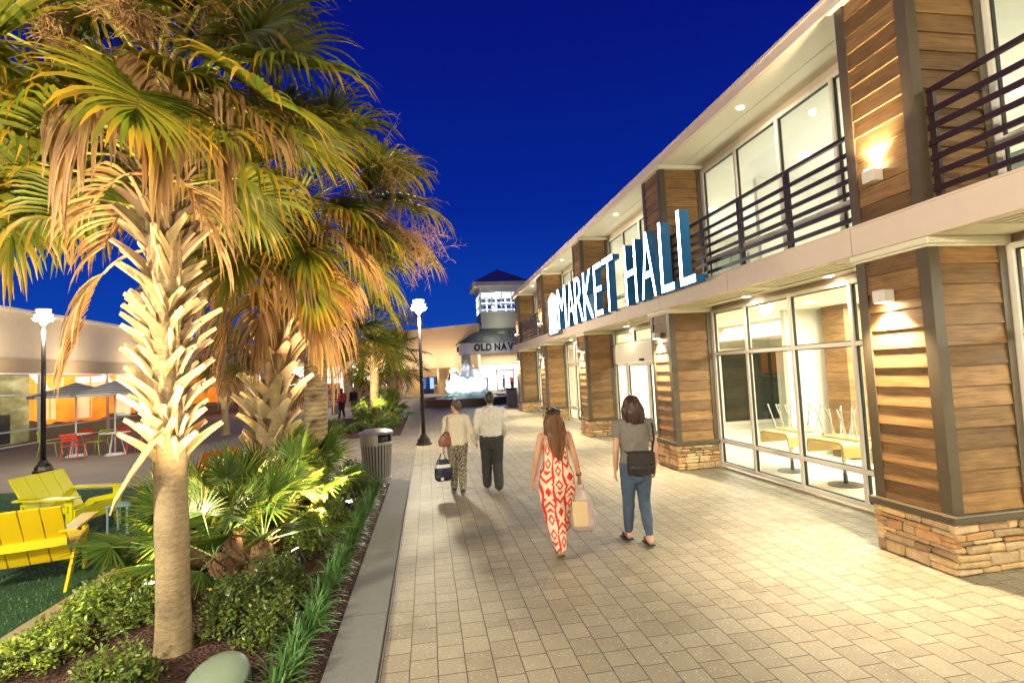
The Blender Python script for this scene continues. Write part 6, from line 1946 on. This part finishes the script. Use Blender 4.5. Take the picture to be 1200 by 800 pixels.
# ---- generic clothed figure for the others ----------------------------------------------------
def figure(h, skin, legs, arms, hips=.155, waist=.13, chest=.155, shoulder=.175, depth=.115, head_k=1.0, turn=0, tilt=0, hands=('relaxed', 'relaxed'), vox=.0075, lean=0.0, soles=None, fair=False):
    """returns the skin body with its joints; legs/arms are joint lists in metres for a 1.75 m person"""
    k = h / 1.75; b = Body()
    T = lambda z, dx=0, dy=0: V((dx, dy + lean * max(0, z - .9), z)) * k
    b.loft([T(.89), T(.94), T(1.02), T(1.12), T(1.24), T(1.35), T(1.42), T(1.46)], [(hips * .7 * k, depth * .7 * k), (hips * k * .97, depth * 1.02 * k), (hips * .92 * k, depth * .95 * k), (waist * k, depth * .84 * k), (chest * .97 * k, depth * .95 * k), (chest * k, depth * .95 * k), (chest * .88 * k, depth * .78 * k), (.08 * k, .065 * k)], 18)
    b.loft([T(1.43), T(1.50, 0, .004), T(1.55, 0, .016)], [.06 * k, .053 * k, .052 * k])
    P = head(b, T(1.635, 0, .026), head_k * k, turn, tilt)
    J = {}
    for s, nm in ((-1, 'l'), (1, 'r')):
        sh, el, wr = [V(p) * k + V((0, lean * max(0, p[2] - .9) * k, 0)) for p in arms[nm]]
        b.loft([T(1.425, s * .07), sh], [(.055 * k, .05 * k), .05 * k]); b.loft([sh, sh.lerp(el, .35), el, el.lerp(wr, .3), wr], [.05 * k, .046 * k, .037 * k, .038 * k, .026 * k])
        d = (wr - el).normalized(); kind = hands[0 if s < 0 else 1]
        if kind == 'fist': hand(b, wr, d, (-s, 0, 0), s * -1 * -1, k, fist=True)
        else: hand(b, wr, d, (-s, .1, 0), 1 if s > 0 else -1, k, .55)
        J['arm_' + nm] = (sh, el, wr)
        hp, kn, an, toe = [V(p) * k for p in legs[nm]]
        b.loft([hp, hp.lerp(kn, .4), kn, kn.lerp(an, .3), an], [.088 * k, .076 * k, .054 * k, .056 * k, .036 * k])
        heel = an + V((0, -.045 * k, -.055 * k)) if toe.z > .015 else an + V((0, -.03 * k, -.02 * k))
        f = (toe - an); f.z = 0; f.normalize()
        b.loft([an + V((0, 0, -.03 * k)) - f * .03 * k, an.lerp(toe, .45) + V((0, 0, .0)), toe], [(.034 * k, .036 * k), (.038 * k, .028 * k), (.036 * k, .017 * k)])
        J['leg_' + nm] = (hp, kn, an, toe)
    o = b.fuse('person', [skin], None, vox, 5)
    J['T'] = T; J['P'] = P; J['k'] = k
    eyes(P, o, head_k * k)
    return o, J

def shirt(o, J, m, sleeve, hem=.92, chest=.175, waist=.16, hipw=.175, depth=.135, name='shirt', vox=.008, amp=.008, seed=3, flare=1.25, colour=None, lean=0):
    T, k = J['T'], J['k']; c = Body()
    c.loft([T(hem), T(hem + .05), T(1.03), T(1.13), T(1.25), T(1.36), T(1.43), T(1.475)], [(hipw * k, depth * 1.05 * k), (hipw * k, depth * 1.05 * k), (hipw * .96 * k, depth * k), (waist * k, depth * .93 * k), (chest * k, depth * k), (chest * k, depth * .98 * k), (chest * .9 * k, depth * .8 * k), (.078 * k, .07 * k)], 22, cap=False)
    for nm, s in (('l', -1), ('r', 1)):
        sh, el, wr = J['arm_' + nm]
        c.loft([T(1.435, s * .06), sh + V((0, 0, .004))], [(.06 * k, .056 * k), .064 * k])
        if sleeve >= 1: c.loft([sh, sh.lerp(el, .5), el, el.lerp(wr, .5), el.lerp(wr, .93)], [.064 * k, .058 * k, .050 * k, .046 * k, .036 * k])
        else: c.loft([sh, sh.lerp(el, sleeve * .5), sh.lerp(el, sleeve)], [.066 * k, .064 * k, .062 * k * flare / 1.2], cap=False)
    return c.fuse(name, m, o, vox, 3, fold_disp(amp, seed, 7), colour)

def trousers(o, J, m, w=(.118, .10, .082, .075, .066), top=1.03, hipw=.178, depth=.135, vox=.008, amp=.006, seed=5, cuff=.02, name='trousers', colour=None):
    T, k = J['T'], J['k']; c = Body()
    c.loft([T(.82), T(.90), T(.97), T(top)], [(hipw * .90 * k, depth * .95 * k), (hipw * k, depth * 1.06 * k), (hipw * .97 * k, depth * k), (hipw * .90 * k, depth * .92 * k)], 22)
    for nm in ('l', 'r'):
        hp, kn, an, toe = J['leg_' + nm]
        c.loft([hp + V((0, 0, .03)), hp.lerp(kn, .4), kn, kn.lerp(an, .5), kn.lerp(an, 1 - cuff / .4)], [x * k for x in w], 16, cap=True)
    return c.fuse(name, m, o, vox, 3, fold_disp(amp, seed, 5), colour)

def shoes(o, J, m, name='shoe', low=False):
    k = J['k']
    for nm in ('l', 'r'):
        hp, kn, an, toe = J['leg_' + nm]; f = (toe - an); f.normalize()
        b = Body()
        if low:
            s_ = MB(); a = an - f * .05 * k; a.z = max(.006, a.z - .085 * k); e = toe + f * .03 * k; e.z = max(.006, e.z - .012)
            s_.bar(a, e, .088 * k, .018); s_.bar(an.lerp(toe, .55) + V((-.045, 0, .0)), an.lerp(toe, .55) + V((.045, 0, 0)), .05, .045 * k); s_.build(name, m, o)
        else:
            a = an + V((0, 0, -.028 * k)) - f * .035 * k
            b.loft([a, an.lerp(toe, .5) + V((0, 0, -.004)), toe + f * .015 * k], [(.042 * k, .044 * k), (.047 * k, .036 * k), (.042 * k, .024 * k)])
            b.fuse(name, m, o, .009, 3)

# ---- woman in the grey tee and jeans ----------------------------------------------------------
W2o, J = figure(1.74, M_SKIN2,
    {'l': [(-.085, 0, .90), (-.095, .06, .50), (-.10, .13, .10), (-.11, .31, .03)], 'r': [(.085, 0, .90), (.085, .03, .49), (.085, -.12, .10), (.095, .08, .03)]},
    {'l': [(-.195, 0, 1.40), (-.235, -.03, 1.12), (-.235, .05, .87)], 'r': [(.195, 0, 1.40), (.245, -.02, 1.12), (.25, .06, .88)]}, hips=.165, waist=.14, chest=.16, turn=6)
M_TEE = mat('heather_grey_jersey', (.19, .175, .145), rough=.9, var=.45, vscale=70, stretch=(1, 1, 3))
M_JEAN = mat('blue_denim', (.055, .085, .135), rough=.85, var=.3, vscale=16)
shirt(W2o, J, M_TEE, .48, hem=.955, chest=.185, waist=.168, hipw=.178, depth=.138, name='t_shirt', amp=.014, seed=7)
trousers(W2o, J, M_JEAN, (.108, .092, .068, .062, .046), hipw=.175, cuff=.05, seed=8, amp=.010, name='jeans', colour=lambda p: tuple([1 + .7 * max(0, 1 - abs(p.z - .5) / .12) * (.5 + mnoise.noise(p * 20)) + .25 * max(0, 1 - abs(p.z - .75) / .15)] * 3))
M_JEAN2 = M_JEAN
shoes(W2o, J, mat('black_leather', (.025, .018, .015), rough=.45), 'sandal', low=True)
T = J['T']
hb = Body(); hb.ball(tuple(T(1.665, 0, .005)), (.094, .112, .096))
hb.loft([T(1.66, 0, -.05), T(1.57, -.005, -.075), T(1.49, .01, -.085), T(1.43, .03, -.085)], [(.090, .07), (.102, .06), (.105, .05), (.075, .035)], 18)
for s in (-1, 1): hb.loft([T(1.69, s * .055, .045), T(1.58, s * .092, .02), T(1.47, s * .10, -.02)], [.034, .036, .036])
hb.ball(tuple(T(1.445, .075, -.08)), (.045, .035, .04)); hb.ball(tuple(T(1.46, -.075, -.07)), (.04, .035, .035))
M_HD = mat('dark_brown_hair', (.050, .022, .014), rough=.35, vcol=True, var=.35, vscale=18, stretch=(6, 6, .5))
ho = hb.fuse('hair', M_HD, W2o, .008, 2, lambda p: .010 * mnoise.noise(V((p.x * 45, p.y * 30, p.z * 12))) - (0 if p.y < .05 or p.z > 1.71 else .02))
st = MB(); st.sm = True; r_ = random.Random(14)
for i in range(160):
    u = r_.uniform(-1, 1); pts = []; ph = r_.uniform(0, 6)
    zt = 1.41 + .05 * abs(u) + r_.uniform(-.03, .05)
    for q in range(8):
        x = q / 7; z = 1.735 + (zt - 1.735) * x
        rad = .05 + .06 * math.sin(min(1, x * 1.25) * PI / 2)
        pts.append(V((u * rad + .012 * math.sin(x * 9 + ph) * x + .02 * x * x, -.03 - .085 * math.sqrt(max(0, 1 - u * u)) * math.sin(min(1, x * 2.4) * PI / 2) + .012 * math.cos(x * 9 + ph) * x - .012, z)))
    k_ = r_.uniform(.6, 1.7); st.col = (k_, k_ * .95, k_ * .9); st.tube(pts, [.003, .0045, .005, .005, .0045, .004, .003, .001], 4, caps=False)
st.build('strands', M_HD, ho)
place(W2o, (2.40, 5.98, 0), R(-6), 'woman with dark wavy hair, grey t-shirt, blue jeans and a black bag behind')
M_BLK = mat('black_nylon', (.018, .013, .012), rough=.6, var=.3, vscale=20, bump=.4, bscale=30, bdist=.006)
t = thing('shoulder_bag', 'black shoulder bag slung across the back of the woman in jeans', 'handbag', wpt(W2o, (.01, -.185, .98)), R(-10))
b = Body(); b.loft([(0, 0, -.13), (0, -.01, -.06), (0, -.005, .06), (0, .01, .13)], [(.155, .045), (.165, .06), (.155, .05), (.14, .028)], 20, cap=False)
b.fuse('bag_body', M_BLK, t, .009, 3, fold_disp(.006, 4, 8))
b = MB(); b.bbox((-.155, -.068, -.02), (.155, -.045, .125), .01); b.build('flap', M_BLK, t)
b = MB(); b.sm = True
for pts in ([(.13, .0, .10), (.175, .03, .26), (.185, .10, .40), (.165, .17, .455), (.10, .26, .42)], [(-.13, 0, .10), (-.15, .08, .12), (-.14, .28, .18)]): b.tube(pts, [(.016, .004)] * len(pts), 6)
b.build('strap', M_BLK, t)

# ---- the couple walking hand in hand -----------------------------------------------------------
MANo, J = figure(1.76, M_SKIN3,
    {'l': [(-.09, 0, .90), (-.095, .08, .50), (-.10, .16, .10), (-.11, .34, .035)], 'r': [(.09, 0, .90), (.09, .03, .49), (.09, -.10, .10), (.10, .10, .035)]},
    {'l': [(-.205, 0, 1.40), (-.255, -.05, 1.13), (-.265, .08, .92)], 'r': [(.205, 0, 1.40), (.25, -.02, 1.12), (.235, .15, .95)]}, hips=.165, waist=.16, chest=.18, shoulder=.2, depth=.125)
shirt(MANo, J, mat('white_dress_shirt', (.72, .68, .60), rough=.8, var=.05), 1, hem=.985, chest=.205, waist=.198, hipw=.182, depth=.15, amp=.019, seed=11)
trousers(MANo, J, mat('charcoal_wool', (.045, .042, .040), rough=.9, var=.2, vscale=12), (.125, .11, .092, .085, .078), top=1.03, hipw=.185, depth=.14, amp=.009, seed=12)
T = J['T']; b = Body(); b.loft([T(1.005), T(1.04)], [(.186, .152), (.186, .152)], 24, cap=False); b.fuse('belt', M_EYED, MANo, .01, 1)
shoes(MANo, J, mat('black_shoe_leather', (.015, .013, .012), rough=.3))
b = Body(); b.ball(tuple(T(1.672, 0, .0)), (.082, .1, .085)); b.loft([T(1.66, 0, -.045), T(1.585, 0, -.052)], [(.074, .058), (.062, .045)])
b.fuse('hair', mat('black_hair', (.02, .014, .011), rough=.4, vcol=True, var=.3, vscale=30), MANo, .008, 2, lambda p: .004 * mnoise.noise(p * 90) - (0 if p.y < .045 or p.z > 1.715 else .02))
b = Body(); b.loft([T(1.465, 0, 0), T(1.505, 0, .004)], [(.072, .068), (.066, .062)], 18, cap=False); b.fuse('collar', MATS['white_dress_shirt'], MANo, .009, 1)
place(MANo, (1.08, 9.32, 0), R(-3), 'man in white dress shirt and charcoal trousers holding the hand of the woman beside him')

W3o, J = figure(1.65, M_SKIN2,
    {'l': [(-.085, 0, .90), (-.075, .10, .51), (-.07, .20, .10), (-.08, .38, .03)], 'r': [(.085, 0, .90), (.075, .02, .50), (.06, -.16, .13), (.065, -.0, .03)]},
    {'l': [(-.185, 0, 1.40), (-.235, -.05, 1.13), (-.26, .0, .88)], 'r': [(.185, 0, 1.40), (.26, -.03, 1.14), (.345, .07, .93)]}, hips=.16, waist=.14, chest=.16, turn=38, tilt=-6, hands=('fist', 'relaxed'))
shirt(W3o, J, mat('cream_knit', (.66, .58, .44), rough=.9, var=.1), 1, hem=.93, chest=.185, waist=.175, hipw=.185, depth=.14, amp=.014, seed=15, name='top')
trousers(W3o, J, mat('speckled_print', (.33, .29, .23), rough=.9, vcol=True, var=.1), (.115, .098, .078, .072, .062), hipw=.172, seed=16, vox=.007, colour=lambda p: (.16, .16, .17) if mnoise.noise(p * 55) > .02 else (1.0, .95, .85))
shoes(W3o, J, mat('black_shoe_leather', (.015, .013, .012), rough=.3))
T = J['T']; P = J['P']
b = Body(); b.ball(tuple(P(0, -.022, .038)), (.080, .092, .082)); b.ball(tuple(P(0, -.095, -.01)), (.05, .035, .055)); b.ball(tuple(P(0, -.06, -.04)), (.06, .04, .05))
b.fuse('hair', mat('greying_brown_hair', (.10, .06, .04), rough=.45, vcol=True, var=.45, vscale=30, stretch=(1, 1, 3)), W3o, .008, 2, lambda p: .004 * mnoise.noise(p * 70))
place(W3o, (.47, 9.28, 0), R(2), 'woman in cream top and speckled trousers looking left while holding the hand of the man')
t = thing('handbag', 'brown leather handbag hanging from the left shoulder of the woman in the cream top', 'handbag', wpt(W3o, (-.215, -.10, .98)), R(8))
b = Body(); b.loft([(.0, 0, -.10), (0, 0, -.03), (.02, 0, .06), (.05, 0, .13)], [(.115, .05), (.12, .055), (.085, .045), (.03, .03)], 18, cap=False)
b.fuse('bag_body', mat('brown_leather', (.20, .075, .035), rough=.45, var=.2), t, .009, 3, fold_disp(.006, 9, 9))
b = MB(); b.sm = True; b.tube([(-.04, -.03, .08), (.03, -.01, .22), (.06, .04, .38), (.075, .11, .415), (.07, .2, .30), (.02, .15, .05), (-.02, .05, .02)], [(.012, .004)] * 7, 6); b.build('strap', MATS['brown_leather'], t)
t = soft_bag('shopping_bag', 'dark navy shopping bag with a white band carried by the woman in the cream top', 'shopping bag', wpt(W3o, (-.265, .03, .76)), R(6), .29, .14, .36, mat('navy_glossy_plastic', (.022, .022, .05), rough=.3, var=.1), .62, .13, 6, sag=.012)
b = MB(); b.sm = False
n = 20
for (z0, z1, m_) in ((-.245, -.205, 0), (-.262, -.248, 0)):
    for q in range(n):
        a0, a1 = 2 * PI * q / n, 2 * PI * (q + 1) / n
        def pp(a, z):
            ca, sa = math.cos(a), math.sin(a); ca = math.copysign(abs(ca) ** .6, ca); sa = math.copysign(abs(sa) ** .6, sa)
            kk = .62 + .38 * math.sin(min(1, ((-z - .13) / .36) * 1.6) * PI / 2)
            return (ca * (.145 * kk + .014), sa * (.07 * kk + .014), z)
        b.quad(pp(a0, z0), pp(a1, z0), pp(a1, z1), pp(a0, z1))
b.build('white_band', mat('white_print', (.75, .75, .75), rough=.4), t)
b = MB(); b.bbox((-.05, -.088, -.47), (.0, -.083, -.42), .002); b.build('white_patch', MATS['white_print'], t)

# ---- small far figures -------------------------------------------------------------------------
def far_person(loc, rz, label, top, bottom, hairc, h=1.68, skin=M_SKIN2, longsleeve=True, turn=0, hairlong=.0, shorts=False):
    o, J = figure(h, skin, {'l': [(-.085, 0, .90), (-.09, .07, .50), (-.09, .14, .10), (-.10, .31, .03)], 'r': [(.085, 0, .90), (.085, .03, .49), (.085, -.11, .10), (.09, .09, .03)]},
                  {'l': [(-.195, 0, 1.40), (-.245, -.03, 1.12), (-.24, .06, .88)], 'r': [(.195, 0, 1.40), (.245, -.02, 1.12), (.235, .08, .88)]}, turn=turn, vox=.014)
    shirt(o, J, top, 1 if longsleeve else .5, vox=.015, amp=.008, seed=len(label))
    trousers(o, J, bottom, (.115, .098, .078, .07, .06), vox=.015, cuff=.2 if shorts else .02)
    T = J['T']; b = Body(); b.ball(tuple(T(1.67, 0, -.0)), (.088, .105, .09)); b.loft([T(1.66, 0, -.05), T(1.58 - hairlong, 0, -.065)], [(.08, .06), (.07, .045)])
    b.fuse('hair', hairc, o, .012, 2, lambda p: -(0 if p.y < .045 or p.z > 1.7 else .02))
    shoes(o, J, MATS['black_shoe_leather'])
    return place(o, loc, rz, label)
M_PINK = mat('rose_jacket', (.50, .045, .07), rough=.8); M_BLKC = mat('black_cotton', (.02, .018, .02), rough=.9); M_GREYC = mat('grey_cotton', (.25, .24, .23), rough=.9); M_KHA = mat('khaki_cotton', (.40, .32, .21), rough=.9); M_PURP = mat('purple_cotton', (.10, .06, .20), rough=.9); M_REDC = mat('red_cotton', (.5, .05, .04), rough=.9); M_GRN2 = mat('olive_cotton', (.16, .22, .05), rough=.9); M_PEACH = mat('peach_cotton', (.55, .28, .16), rough=.9)
far_person((-4.72, 30.2, 0), R(35), 'woman in a rose jacket and black leggings carrying a grey bag near the corner shop', M_PINK, M_BLKC, MATS['black_hair'], 1.66, hairlong=.08)
soft_bag('shopping_bag', 'grey carrier bag hanging beside the woman in the rose jacket', 'shopping bag', (-5.05, 30.1, .80), R(35), .42, .2, .45, M_GREYC, .6, .12, 9)
far_person((-4.35, 32.2, 0), R(160), 'person in black top and olive skirted trousers facing the walk by the corner shop', M_BLKC, M_GRN2, MATS['dark_brown_hair'], 1.62, hairlong=.1)
far_person((-2.02, 51.6, 0), R(10), 'man in a grey shirt and khaki trousers walking toward the far shops', M_GREYC, M_KHA, MATS['black_hair'], 1.80)
far_person((-2.62, 52.0, 0), R(5), 'woman in a peach top close beside the man in khaki far down the walk', M_PEACH, M_KHA, MATS['dark_brown_hair'], 1.64, hairlong=.08)
far_person((8.25, 57.2, 0), R(60), 'person in purple top in front of the tan doors under the lettering', M_PURP, M_GREYC, MATS['black_hair'], 1.75, longsleeve=False)
far_person((9.25, 57.8, 0), R(-40), 'person in red top at the right half of the tan doors', M_REDC, M_BLKC, MATS['black_hair'], 1.75, longsleeve=False)
